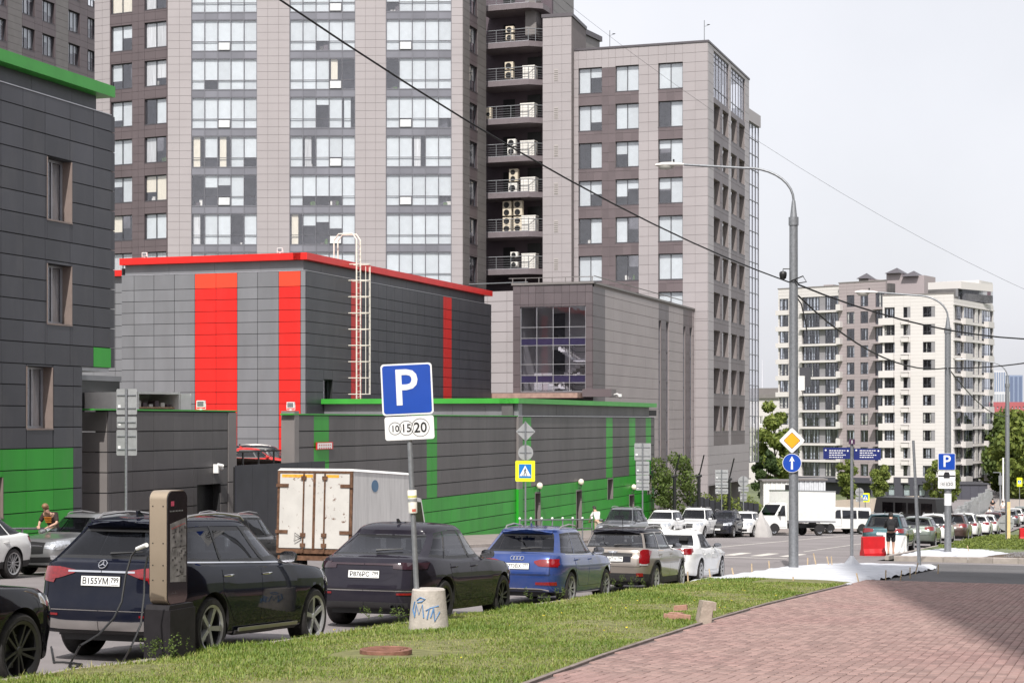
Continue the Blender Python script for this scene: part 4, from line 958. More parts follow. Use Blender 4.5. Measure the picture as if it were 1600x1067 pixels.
# right flank with loggias
c = Fc(pxz(1490, 303.5), pxz(1552, 322)); x = c.ax; fc_top = c.zy(1500, 441); up_b = c.zy(1500, 468)
p1 = c.zy(1498, 478.8); hol = []
lcols = [(1492, 1505), (1506, 1524), (1528, 1531.5), (1534, 1551)]
for k in range(10):
    for q in lcols: hol.append((x(q[0]), x(q[1]), p1-fh*k-2.35, p1-fh*k+.1))
c.wall('wall', apt, 0, c.L, zg-.3, up_b, hol, -.5, 0, M_ajw)
c.tiles('facade_panel', apt, 0, c.L, zg-.3, up_b, [x(q) for q in (1505.5, 1525, 1527.5, 1532, 1533.8)], [up_b-fh/5*k for k in range(1, 60)], M_aw, 0, .03, .02, .025, hol, single=False)
for k in range(10):
    zt_ = p1-fh*k
    for i, q in enumerate(lcols): aptwin(c, x(q[0]), x(q[1]), zt_-2.35, zt_+.1, cols=(.25, .5, .75) if i != 2 else (), depth=.25)
    for q in ((1501, 1512), (1537, 1546)): c.box('conditioner_basket', apt, x(q[0]), x(q[1]), zt_-3.0, zt_-1.95, .05, .9, M_aw)
    c.box('floor_edge', apt, -.2, c.L, zt_+.12, zt_+.3, .03, .25, M_aw)
c.box('room_shell', apt, 0, c.L, zg, up_b-.2, -3.5, -1.5, M_aroom)
# penthouse storey
ph = Fc(pxz(1450, 317), pxz(1502, 312)); zph = ph.zy(1500, 440); zpb = ph.zy(1500, 461)
ph.box('penthouse_wall', apt, 0, ph.L, zph-(zph-zpb)*.55, zph, -10, 0, M_aw); ph.box('penthouse_glazing', apt, .2, ph.L, zpb-1, zph-(zph-zpb)*.55, -10, -.5, G_apt); ph.box('penthouse_core', apt, .5, ph.L, zpb-1, zph-2, -10, -1.5, M_aroom)
ph2 = Fc(pxz(1502, 312), pxz(1550, 326)); ph2.box('penthouse_wall', apt, 0, ph2.L*.6, ph2.zy(1510, 452), ph2.zy(1510, 441), -6, 0, M_aw); ph2.box('penthouse_wall', apt, ph2.L*.55, ph2.L, zpb-3, ph2.zy(1540, 440), -8, .1, M_aw); ph2.box('vent_louvre', apt, ph2.L*.82, ph2.L*.93, ph2.zy(1545, 470), ph2.zy(1545, 449), .1, .15, mat('maroon_louvre', (.14, .05, .06), .6))
ph2.box('penthouse_core', apt, 0, ph2.L*.58, zpb-2, ph2.zy(1510, 452), -6, -1.0, M_aroom)
for q in range(9): ph2.box('penthouse_mullion', apt, ph2.L*.06*q, ph2.L*.06*q+.25, zpb-2, ph2.zy(1510, 452), -1.0, -.6, M_framew)
# mauve recess part
b_ = Fc(pxz(1311, 322), pxz(1384, 316)); x = b_.ax; zt2 = b_.zy(1340, 441.5); p2_ = b_.zy(1340, 461.6); fh2 = 26.45*319/2800; hol = []
for k in range(11):
    zt_ = p2_-fh2*k
    hol += [(x(1323), x(1335), zt_-2.0, zt_+.1), (x(1344.5), x(1356.5), zt_-2.0, zt_+.1), (x(1368), x(1382), zt_-2.3, zt_+.2)]
zgm = b_.zy(1340, 746)
b_.wall('wall', apt, 0, b_.L, zgm, zt2, hol, -.5, 0, M_ajm)
b_.tiles('facade_panel', apt, 0, b_.L, zgm, zt2, [x(q) for q in (1323, 1335, 1344.5, 1356.5)], [zt2-fh2/5*k for k in range(1, 62)], M_am, 0, .03, .02, .03, hol, single=False)
for k in range(11):
    zt_ = p2_-fh2*k
    aptwin(b_, x(1323), x(1335), zt_-2.0, zt_+.1); aptwin(b_, x(1344.5), x(1356.5), zt_-2.0, zt_+.1); aptwin(b_, x(1368), x(1382), zt_-2.3, zt_+.2, cols=(.33, .66))
    b_.box('balcony_slab', apt, x(1366), x(1384), zt_-2.75, zt_-2.35, .03, 1.6, M_am)
    b_.box('conditioner_basket', apt, x(1310), x(1317), zt_-2.6, zt_-1.5, .05, 1.0, M_aw)
b_.box('room_shell', apt, 0, b_.L, zgm, zt2-.3, -3.5, -1.5, M_aroom); b_.box('ground_floor', apt, -8, b_.L+4, ZA0, zgm-.3, -2.5, -1.5, M_base); b_.box('fascia', apt, -10, b_.L+3, zgm-.9, zgm, -1, .6, M_base)
b_.box('parapet_cap', apt, -.1, b_.L, zt2, zt2+.2, -.6, .1, M_panw)
# left white part with ribbon loggias
d = Fc(pxz(1216, 331), pxz(1313, 323)); x = d.ax; zt3 = d.zy(1300, 448); fh3 = 25.75*327/2800; p3_ = d.zy(1280, 463.5); hol = []
for k in range(11):
    zt_ = p3_-fh3*k
    hol += [(x(1218), x(1232), zt_-2.2, zt_-.1), (x(1253), x(1310), zt_-2.55, zt_)]
zg3 = d.zy(1250, 745)
d.wall('wall', apt, 0, d.L, zg3, zt3, hol, -.5, 0, M_ajw)
d.tiles('facade_panel', apt, 0, d.L, zg3, zt3, [x(q) for q in (1233, 1243, 1252)], [zt3-fh3/5*k for k in range(1, 62)], M_aw, 0, .03, .02, .03, hol, single=False)
for k in range(11):
    zt_ = p3_-fh3*k
    aptwin(d, x(1218), x(1232), zt_-2.2, zt_-.1); aptwin(d, x(1255), x(1280), zt_-2.5, zt_, cols=(.2, .4, .6, .8)); aptwin(d, x(1289), x(1309), zt_-2.5, zt_, cols=(.25, .5, .75))
    d.box('infill_panel', apt, x(1280), x(1289), zt_-2.55, zt_, -.35, -.12, M_ag)
    d.box('loggia_edge', apt, x(1251), x(1313), zt_-2.95, zt_-2.58, .0, .75, M_aw); d.box('conditioner_basket', apt, x(1310), x(1315), zt_-2.6, zt_-1.6, .1, .9, M_aw)
    d.box('loggia_edge', apt, x(1214), x(1233), zt_-3.1, zt_-2.25, .0, .55, M_aw)
d.box('room_shell', apt, 0, d.L, zg3, zt3-.3, -3.5, -1.5, M_aroom); d.box('ground_floor', apt, 0, d.L, ZA0, zg3-.3, -1.5, -.3, M_base)
d.box('parapet_cap', apt, -.1, d.L, zt3, zt3+.2, -.6, .1, M_panw)
rf = Fc(pxz(1310, 345), pxz(1452, 335))
for (q0, q1, y0, y1, nm) in ((1342, 1357, 433, 447, 'roof_vent'), (1357, 1385, 437, 447, 'roof_house'), (1385, 1408, 428, 447, 'roof_house'), (1408, 1444, 433, 460, 'roof_house'), (1287, 1302, 441, 448, 'roof_vent')):
    rf.box(nm, apt, rf.ax(q0), rf.ax(q1), rf.zy(1380, y1)-2, rf.zy(1380, y0), -6, 0, M_am)
for q0, q1, y in ((1341, 1358, 431), (1385, 1409, 425), (1411, 1436, 431)):
    m_ = (rf.ax(q0)+rf.ax(q1))/2; h_ = (rf.ax(q1)-rf.ax(q0))/2; zz = rf.zy(1380, y)
    b = MB(); b.add([(m_-h_, -4, zz-.4), (m_+h_, -4, zz-.4), (m_+h_, 1, zz-.4), (m_-h_, 1, zz-.4), (m_, -1.5, zz+.8)], [(0, 1, 2, 3), (0, 1, 4), (1, 2, 4), (2, 3, 4), (3, 0, 4)]); b.build('vent_hood', M_sill, apt, rf.Rm)
b = MB(); m1 = pZ(1300, 452, 320); b.box(m1.x-2, m1.x+24, m1.y+8, m1.y+20, ZA0, m1.z-1); b.build('core', M_aroom, apt)
ap_low = Fc(pxz(1462, 296), pxz(1543, 296))
lowb = thing('flat_roofed_annex', 'low slate grey flat roofed block beside the white flats', 'building', (ap_low.o.x, ap_low.o.y, G(296)))
zl_ = ap_low.zy(1500, 757)
ap_low.tiles('panel', lowb, 0, ap_low.L, ZA0, zl_, lin(0, ap_low.L, 1.4), [], M_base, -8, 0, .03); ap_low.box('roof', lowb, -.2, ap_low.L+.2, zl_, zl_+.25, -9, .2, M_frame)
# ---------------------------------------------------------------- other far buildings
wb_ = thing('white_office', 'plain white four storey building behind the tree by the tower', 'building', tuple(pZ(1205, HY, 380))[:2]+(G(380),))
q = Fc(pxz(1150, 385), pxz(1240, 380)); x = q.ax; zt_ = q.zy(1200, 622); hol = []
for k, y in enumerate((650, 680, 710)):
    for c0 in (1150, 1162, 1174, 1186, 1194, 1202.5): hol.append((x(c0), x(c0+6), q.zy(1200, y+13), q.zy(1200, y)))
q.wall('wall', wb_, 0, q.L, G(380), zt_, hol, -.5, 0, M_aw)
for h_ in hol: window(q, wb_, *h_, depth=.2, cols=(.5,), bar=.15, fm=M_white, gm=G_apt, sill=False)
q.box('room_shell', wb_, 0, q.L, G(380), zt_, -3, -1.5, M_aroom); q.box('cornice', wb_, -.3, q.L+.3, zt_, zt_+.8, -3, .5, M_panw); q.box('attic', wb_, 1, q.L, zt_+.8, zt_+2.2, -8, -2, M_panw)
def far_tower(label, x0, x1, y0, Z, m, cols, rows, mg):
    t_ = thing('distant_tower', label, 'building', tuple(pZ((x0+x1)/2, HY, Z))[:2]+(G(600)-6,))
    q = Fc(pxz(x0, Z), pxz(x1, Z)); zt_ = q.zy(x0, y0); zb_ = G(600)-6
    q.box('body', t_, 0, q.L, zb_, zt_, -20, 0, m)
    for k in range(cols):
        q.box('window_band', t_, q.L*(k+.2)/cols, q.L*(k+.8)/cols, zt_-(zt_-zb_)*.5, zt_-2, 0, .5, mg)
    return t_
M_ft = mat('far_pale_concrete', (.50, .50, .53), .7, var=.03, sc=.02); M_fg = mat('far_blue_glass', (.20, .24, .34), .3, var=.1, sc=.02); M_frd = mat('far_red_brick', (.34, .09, .10), .8, var=.06, sc=.05)
far_tower('distant pale ribbed high-rise beside the flats on the skyline', 1553, 1571, 579, 2200, M_ft, 5, 0, M_fg)
far_tower('distant dark blue glass high-rise on the skyline', 1577, 1598, 586, 2300, M_fg, 3, 0, mat('far_dark_glass', (.12, .15, .24), .3))
far_tower('distant low white building under the skyline towers', 1548, 1578, 612, 1500, M_ft, 7, 0, mat('far_grey_glass', (.3, .32, .36), .4))
rb = thing('brick_building', 'long distant red brick building above the trees', 'building', tuple(pZ(1575, HY, 900))[:2]+(G(600),))
q = Fc(pxz(1545, 900), pxz(1660, 900)); zt_ = q.zy(1570, 628); hol = []
for k in range(3):
    for j in range(20): hol.append((q.L*(j+.25)/20, q.L*(j+.6)/20, zt_-2.2-2.6*k-1.2, zt_-2.2-2.6*k))
q.wall('wall', rb, 0, q.L, G(600)-4, zt_, hol, -1, 0, M_frd); q.box('room_shell', rb, 0, q.L, G(600)-4, zt_-.5, -4, -3, M_aroom)
for h_ in hol: q.box('window', rb, *h_, -.6, -.5, mat('far_window', (.35, .36, .4), .3))
tv = thing('distant_mast', 'very distant thin television mast on the skyline', 'tower', tuple(pZ(1191, HY, 5000))[:2]+(-14,))
b = MB(); p = pZ(1191, 585, 5000); b.tube([(p.x, p.y, -14), (p.x, p.y, p.z-60), (p.x, p.y, p.z-40), (p.x, p.y, p.z+40)], [9, 5, 2.5, 1], 8); b.build('mast', M_ft, tv)

# ---------------------------------------------------------------- trees
def leafmat(name, c, c2):
    m = bpy.data.materials.new(name); m.use_nodes = True; n = m.node_tree.nodes; l = m.node_tree.links; b = n['Principled BSDF']
    b.inputs['Roughness'].default_value = .6; b.inputs['Specular IOR Level'].default_value = .25
    ge = n.new('ShaderNodeNewGeometry'); rp = n.new('ShaderNodeValToRGB'); rp.color_ramp.elements[0].color = tuple(c)+(1,); rp.color_ramp.elements[1].color = tuple(c2)+(1,)
    l.new(ge.outputs['Random Per Island'], rp.inputs[0]); l.new(rp.outputs[0], b.inputs['Base Color'])
    tl = n.new('ShaderNodeBsdfTranslucent'); l.new(rp.outputs[0], tl.inputs[0]); mx = n.new('ShaderNodeMixShader'); mx.inputs[0].default_value = .3
    l.new(b.outputs[0], mx.inputs[1]); l.new(tl.outputs[0], mx.inputs[2]); l.new(mx.outputs[0], n['Material Output'].inputs[0])
    return m
M_lf = [leafmat('leaf_mid', (.06, .095, .022), (.14, .19, .05)), leafmat('leaf_dark', (.03, .055, .018), (.07, .105, .03)), leafmat('leaf_yellow', (.10, .14, .03), (.22, .26, .06))]
M_bark = mat('bark', (.07, .055, .045), .9, var=.3, sc=6, bump=.5)
def leaves(name, clumps, n, size, m, parent=None, squash=1, **kw):
    """n small leaf faces scattered in and on a set of ellipsoid clumps"""
    cl = np.array(clumps); w_ = cl[:, 3]**2; idx = np.random.choice(len(cl), n, p=w_/w_.sum())
    dv = np.random.normal(size=(n, 3)); dv /= np.linalg.norm(dv, axis=1)[:, None]
    rr = np.random.uniform(.45, 1.0, n)**.6*np.random.uniform(.85, 1.12, n)
    P = cl[idx, :3]+dv*(rr*cl[idx, 3])[:, None]*np.array([1, 1, squash])
    nr = dv+np.random.normal(size=(n, 3))*.7; nr /= np.linalg.norm(nr, axis=1)[:, None]
    u = np.cross(nr, np.random.normal(size=(n, 3))); u /= np.linalg.norm(u, axis=1)[:, None]; v = np.cross(nr, u)
    sz = size*np.random.uniform(.6, 1.4, n)[:, None]
    Q = np.stack([P-u*sz, P+v*sz*.55, P+u*sz, P-v*sz*.55], 1)
    me = bpy.data.meshes.new(name); me.vertices.add(n*4); me.vertices.foreach_set('co', Q.reshape(-1)); me.loops.add(n*4); me.loops.foreach_set('vertex_index', np.arange(n*4)); me.polygons.add(n); me.polygons.foreach_set('loop_start', np.arange(n)*4)
    me.materials.append(m); me.update()
    return ob(name, me, parent, **kw)
def tree(label, base, h, rad, m, n=5000, leaf=.16, trunk=.12, nclump=16, low=.3, group=None, name='tree', cat='tree', seed=0):
    rng = random.Random(seed+int(h*100))
    t_ = thing(name, label, cat, base, group=group); bx, by, bz = base
    b = MB(); top = Vector((bx+rng.uniform(-.3, .3), by, bz+h*.8)); b0 = Vector(base)
    b.tube([b0, b0+(top-b0)*.4+Vector((rng.uniform(-.1, .1), 0, 0)), top], [trunk, trunk*.7, trunk*.2], 8)
    cl = []
    for k in range(nclump):
        f_ = low+(1-low)*((k+.5)/nclump); z = bz+h*f_
        prof = math.sin(math.pi*min(1, max(.12, (f_-low*.7)/(1.08-low*.7))))**.7
        an = k*2.4+rng.uniform(-.5, .5); r_ = rad*prof*rng.uniform(.35, .75)
        c = (bx+math.cos(an)*r_, by+math.sin(an)*r_, z+rng.uniform(-.05, .05)*h, rad*rng.uniform(.3, .48)*(.6+.4*prof))
        cl.append(c)
        st = b0+(top-b0)*max(.25, min(.9, (c[2]-bz-.15*h)/h/.8)); b.tube([st, (st+Vector(c[:3]))/2+Vector((0, 0, .05*h)), Vector(c[:3])], [trunk*.35, trunk*.2, trunk*.06], 5)
    b.build('trunk', M_bark, t_, smooth=.9)
    leaves('crown', cl, n, leaf, m, t_, .85)
    return t_
def gz(p): return (p.x, p.y, G(p.y)+.1)
# bushy trees between the green hall and the tower
tree('dense bushy lilac tree at the far end of the green hall', gz(pZ(1049, 800, 126)), 5.2, 2.1, M_lf[0], 6000, .10, .08, 20, .06, seed=1)
tree('tall poplar-like tree between the tower and the flats', gz(pZ(1211, 770, 250)), 13.5, 3.0, M_lf[2], 7000, .3, .25, 18, .1, seed=2)
tree('smaller dark tree beside the poplar behind the tower', gz(pZ(1196, 770, 235)), 7.5, 2.2, M_lf[1], 4000, .26, .2, 14, .1, seed=3)
for k, (px, hgt, Z) in enumerate(((1324, 6.4, 225), (1377, 5.8, 235), (1462, 6.2, 230), (1483, 5.4, 228))):
    tree(['young light green street tree before the dark passage of the flats', 'young round crowned tree before the slate shop windows', 'young broad tree behind the parking sign', 'slim young tree beside the slate annex'][k], gz(pZ(px, 775, Z)), hgt, 1.75, M_lf[2], 2600, .17, .07, 12, .25, seed=10+k)
frt = [(1562, 175, 18, 5.5, 0), (1580, 205, 22, 7, 0), (1600, 235, 26, 9, 1), (1570, 320, 26, 9, 0), (1590, 300, 27, 9, 1), (1612, 330, 30, 10, 0), (1557, 400, 26, 9, 2), (1580, 420, 28, 10, 1), (1608, 440, 30, 11, 0), (1640, 400, 34, 12, 1)]
frt = [(1566, 330, 21, 6.5, 2), (1582, 315, 23, 7.5, 0), (1602, 300, 24, 8, 2), (1562, 400, 25, 8, 2), (1580, 420, 28, 9, 0), (1600, 410, 28, 9, 1), (1625, 390, 29, 10, 0), (1556, 480, 28, 8, 2), (1590, 500, 31, 10, 2), (1615, 480, 32, 11, 0), (1640, 450, 34, 12, 1)]
wl = ['willow like olive tree at the edge of the far wood', 'dark broad tree of the far wood beside the lane', 'mid green tall tree of the far wood']
for k, (px, Z, h_, r_, mi) in enumerate(frt):
    tree(wl[k % 3], gz(pZ(px, 760, Z)), h_*.30+6, r_*.75, M_lf[mi], 4200, .5, .35, 18, .04, group='trees of the far wood', seed=30+k)
# leafy hedges by the tower's fence
for k, (px, Z, lab) in enumerate(((1118, 132, 'low yellow green hedge below the back-to-front sign plates'), (1152, 138, 'narrow leafy hedge between dark fence panels by the tower'))):
    p = gz(pZ(px, 800, Z)); hg = thing('hedge', lab, 'hedge', p)
    leaves('foliage', [(p[0]+.7*j-1.6, p[1]+.2*j, p[2]+1.4+.6*(j % 2), .8) for j in range(5)], 2200, .09, M_lf[2], hg)
    b = MB(); [b.tube([(p[0]+.7*j-1.6, p[1]+.2*j, p[2]-.3), (p[0]+.7*j-1.6, p[1]+.2*j, p[2]+1.4)], .03, 5) for j in range(5)]; b.build('stem', M_bark, hg)

# ---------------------------------------------------------------- turf
def grass():
    n = 150000
    s_ = np.random.uniform(12.5, 47, n*2); be = np.interp(s_, [0, 12, 17, 21, 28, 34.6, 46, 50], [-5.3, -5.4, -5.5, -5.8, -6.15, -6.36, -6.4, -6.45])-.12
    t_ = RK+.13+(be-RK-.13)*np.random.uniform(0, 1, n*2)
    Z = -t_*sp_+s_*cp; X = t_*cp+s_*sp_
    dens = np.clip(28/Z, .3, 1.6)/1.6
    nz = np.sin(t_*1.9+1.3*np.sin(s_*.7))+np.sin(s_*1.15+.8*t_)+.6*np.sin(t_*4.3-s_*2.9)
    ok = (np.random.uniform(0, 1, n*2) < dens) & (np.abs(X/Z) < .31) & ~((nz < -1.25) & (np.random.uniform(0, 1, n*2) < .7))
    bare = ((t_+7.95)**2/.35+(s_-19.1)**2/.9) < 1
    ok &= ~bare
    ok &= ~(((t_ > -8.6) & (s_ > 44.2)) & (s_ > 44.5+.9*(t_+8.2)))
    s_, t_, nz = s_[ok], t_[ok], nz[ok]; n = len(s_)
    z = Garr(s_)+.13+np.array([vz(a_, b_) for a_, b_ in zip(t_, s_)])
    edge = np.exp(-((t_-RK-.2)/.18)**2)
    h_ = np.random.gamma(5, .0047, n)*(1+.25*np.clip(nz, -1, 2))+edge*np.random.uniform(0, .05, n)
    an = np.random.uniform(0, 2*math.pi, n); wd = np.random.uniform(.003, .0065, n)*np.clip(s_/20, 1, 2); bn = np.random.uniform(.2, 1.0, n)*h_
    dx, dy = np.cos(an), np.sin(an); ox, oy = -dy, dx
    P = np.zeros((n, 5, 3)); z = z-.005
    for i, (f_, ww) in enumerate(((0, 1), (0, -1), (.55, -.8), (.55, .8), (1, 0))):
        P[:, i, 0] = t_+ox*wd*ww+dx*bn*f_**2; P[:, i, 1] = s_+oy*wd*ww+dy*bn*f_**2; P[:, i, 2] = z+h_*f_
    me = bpy.data.meshes.new('turf_blades'); me.vertices.add(n*5); me.vertices.foreach_set('co', P.reshape(-1))
    base = np.arange(n)*5
    q = np.stack([base, base+1, base+2, base+3], 1); tr = np.stack([base+3, base+2, base+4], 1)
    loops = np.concatenate([q.reshape(-1), tr.reshape(-1)]); me.loops.add(len(loops)); me.loops.foreach_set('vertex_index', loops)
    me.polygons.add(2*n); me.polygons.foreach_set('loop_start', np.concatenate([np.arange(n)*4, 4*n+np.arange(n)*3]))
    dry = np.clip(np.random.normal(.35, .25, n)-.12*nz, 0, 1)
    at = me.attributes.new('dry', 'FLOAT', 'POINT'); at.data.foreach_set('value', np.repeat(dry, 5).astype(np.float32))
    m = bpy.data.materials.new('grass_blade'); m.use_nodes = True; nd = m.node_tree.nodes; l = m.node_tree.links; b = nd['Principled BSDF']; b.inputs['Roughness'].default_value = .55
    a_ = nd.new('ShaderNodeAttribute'); a_.attribute_name = 'dry'; rp = nd.new('ShaderNodeValToRGB'); e = rp.color_ramp.elements
    e[0].color = (.12, .20, .025, 1); e[1].color = (.42, .36, .16, 1); e2 = e.new(.5); e2.color = (.26, .32, .06, 1)
    l.new(a_.outputs['Fac'], rp.inputs[0]); l.new(rp.outputs[0], b.inputs['Base Color'])
    tl = nd.new('ShaderNodeBsdfTranslucent'); l.new(rp.outputs[0], tl.inputs[0]); mx = nd.new('ShaderNodeMixShader'); mx.inputs[0].default_value = .35
    l.new(b.outputs[0], mx.inputs[1]); l.new(tl.outputs[0], mx.inputs[2]); l.new(mx.outputs[0], nd['Material Output'].inputs[0])
    me.materials.append(m); me.update(); me.validate()
    ob('grass', me, None, label='short patchy lawn of green and dry blades on the verge', cat='grass', kind='stuff')
grass()
# ================================================================ vehicles
def text_mesh(txt, size, m, ext=.001, align='CENTER', xs=1.0):
    cu = bpy.data.curves.new('lettering', 'FONT'); cu.body = txt; cu.size = size; cu.extrude = ext; cu.align_x = align; cu.align_y = 'CENTER'; cu.resolution_u = 3; cu.offset = size*.012
    o = bpy.data.objects.new('tmp', cu); col.objects.link(o)
    dg = bpy.context.evaluated_depsgraph_get(); dg.update(); me = bpy.data.meshes.new_from_object(o.evaluated_get(dg))
    bpy.data.objects.remove(o); me.materials.clear(); me.materials.append(m)
    return me
def pchip(y):
    y = np.asarray(y, float); n = len(y); d = np.diff(y, axis=0); m = np.zeros_like(y)
    for i in range(1, n-1):
        a, b = d[i-1], d[i]; ok = a*b > 0; m[i] = np.where(ok, 2*a*b/np.where(ok, a+b, 1), 0)
    m[0] = d[0]; m[-1] = d[-1]
    vv = np.linspace(0, n-1, (n-1)*50+1); i = np.minimum(vv.astype(int), n-2); t = (vv-i)[:, None]
    return (2*t**3-3*t**2+1)*y[i]+(t**3-2*t**2+t)*m[i]+(-2*t**3+3*t**2)*y[i+1]+(t**3-t**2)*m[i+1]
class Shape:
    def __init__(s, lv): s.T = pchip(lv); s.n = len(lv)
    def par(s, v):
        k = min(max(v, 0), s.n-1)*50; i = int(min(k, len(s.T)-2)); f = k-i
        return s.T[i]*(1-f)+s.T[i+1]*f
    def S(s, tau, v):
        xf, xr, hw, zf, zm, zr, nf, nr = s.par(v)
        xc, a = (xf+xr)/2, (xf-xr)/2; q = abs(tau); sg = 1 if tau < 0 else -1; n = nf if tau < 0 else nr
        dx, dy = (q, 1.) if q <= 1 else (1., 2-q)
        nn = (dx**n+dy**n)**(1/n); e = dx/nn; x = xc+sg*a*e
        return np.array((x, hw*dy/nn, zm+((zf if sg > 0 else zr)-zm)*e**2.2))
    def row(s, taus, v):
        xf, xr, hw, zf, zm, zr, nf, nr = s.par(v); xc, a = (xf+xr)/2, (xf-xr)/2
        q = np.abs(taus); fr = taus < 0; n = np.where(fr, nf, nr); dx = np.where(q <= 1, q, 1.); dy = np.where(q <= 1, 1., 2-q)
        nn = (dx**n+dy**n)**(1/n); e = dx/nn
        return np.stack([xc+np.where(fr, 1, -1)*a*e, hw*dy/nn, zm+(np.where(fr, zf, zr)-zm)*e**2.2], 1)
    def inv(s, mode, p, z):
        # mode 'rear'/'front': p = y ; 'side': p = x
        k = {'rear': (1, 1.0, 2.0), 'front': (1, -2.0, -1.0), 'side': (0, -1.0, 1.0)}[mode]
        if not hasattr(s, 'tab'): s.tab = {}
        if mode not in s.tab:
            ta = np.linspace(k[1], k[2], 25) if mode == 'side' else np.linspace(k[1]-(.25 if mode == 'rear' else 0), k[2]+(.25 if mode == 'front' else 0), 25)
            vv = np.linspace(.2, 9, 60); P = np.stack([s.row(ta, v) for v in vv]); s.tab[mode] = (ta, vv, P)
        ta, vv, P = s.tab[mode]; D = (P[:, :, k[0]]-p)**2+(P[:, :, 2]-z)**2; i, j = np.unravel_index(np.argmin(D), D.shape); t, v = max(-1.985, min(1.985, ta[j])), vv[i]
        for _ in range(4):
            c = s.S(t, v); e = np.array((p-c[k[0]], z-c[2]))
            if abs(e).max() < 5e-4: break
            a = (s.S(t+.004, v)-c)/.004 if t < 0 else (c-s.S(t-.004, v))/.004; b = (s.S(t, v+.01)-c)/.01
            J = np.array(((a[k[0]], b[k[0]]), (a[2], b[2]))); det = J[0, 0]*J[1, 1]-J[0, 1]*J[1, 0]
            if abs(det) < 1e-5: break
            dt = (e[0]*J[1, 1]-e[1]*J[0, 1])/det; dv = (J[0, 0]*e[1]-J[1, 0]*e[0])/det
            t += max(-.1, min(.1, dt)); v += max(-.4, min(.4, dv)); t = max(-1.995, min(1.995, t)); v = max(.05, min(10, v))
        return t, v
    def nrm(s, t, v):
        t = max(-1.97, min(1.97, t)); a = s.S(t+.02, v)-s.S(t-.02, v); b = s.S(t, v+.05)-s.S(t, v-.05); n = np.cross(a, b); L = np.linalg.norm(n)
        n = n/L if L > 1e-9 else np.array((0, 1., 0)); c = s.S(t, v)
        if n[1]*c[1]+n[0]*c[0]*.3+.1*n[2] < 0: n = -n
        return n
def levels(P):
    h, w = P['L']/2, P['W']/2; H, gc = P['H'], P.get('gc', .24); g = P.get
    nz, cz, be, br = P['nose'], P['cowlz'], P['belt'], P['beltr']; t3, t4, t5 = P.get('tail', (.03, .07, .11)); gi = P.get('gin', .24)
    nf = g('nf', 5.6); nr = g('nr', 8.0)
    return [[h-.25, -h+.25, w-.20, gc+.03, gc, gc+.06, 6, 6], [h-.08, -h+.09, w-.06, gc+.03, gc+.02, gc+.08, nf+.6, nr+.4], [h-.015, -h+.02, w-.03, .44, .42, .47, nf, nr],
            [h, -h, w-.01, .60, .60, .64, nf, nr], [h-.03, -h+t3, w, .76, .79, .83, nf, nr], [h-.08, -h+t4, w-.015, nz-.10, be-.16, br-.18, nf, nr],
            [h-.2, -h+t5, w-.045, nz, be-.045, br-.05, nf-.3, nr], [P['cowlx'], -h+P['tailx'], w-.075, cz, be, br, 4.0, nr],
            [P['roofF'], -h+P['roofR'], w-gi, H-.13, H-.115, H-.15-g('rdrop', 0), 4.6, 7.0], [P['roofF']-.15, -h+P['roofR']-g('spo', .05), w-gi-.07, H-.05, H-.05, H-.085-g('rdrop', 0), 4.4, 6.0],
            [P['roofF']-.6, -h+P['roofR']+.3, (w-gi)*.55, H-.012, H-.008, H-.035, 3, 3], [P['roofF']-.9, -h+P['roofR']+.55, .015, H, H, H-.02, 2.5, 2.5]]
CG = glass('car_glass_tinted', (.5, .52, .58), .30, .012, boost=.045)
CGc = glass('car_glass_clear', (.75, .8, .8), .75, .012, boost=.045)
M_cab = mat('cabin_trim', (.018, .018, .02), .8, var=.1)
M_tail = mat('tail_lamp_red', (.19, .003, .006), .12, 0, var=.25, sc=30, coat=1); M_tailc = mat('tail_lamp_clear', (.5, .5, .5), .1, .3, var=.2, sc=40, coat=1); M_taild = mat('tail_lamp_smoked', (.03, .012, .018), .1, 0, var=.2, sc=40, coat=1)
M_head = mat('head_lamp', (.55, .57, .6), .08, .6, var=.35, sc=25, coat=1); M_plate = mat('plate_white', (.78, .78, .76), .45, var=.04); M_ptxt = mat('plate_black_print', (.01, .01, .01), .5)
M_clad = mat('black_cladding', (.022, .021, .022), .6, var=.12, sc=8); M_sil = mat('silver_trim', (.42, .40, .39), .3, .8, var=.1); M_gap = mat('shut_line', (.004, .004, .004), .8)
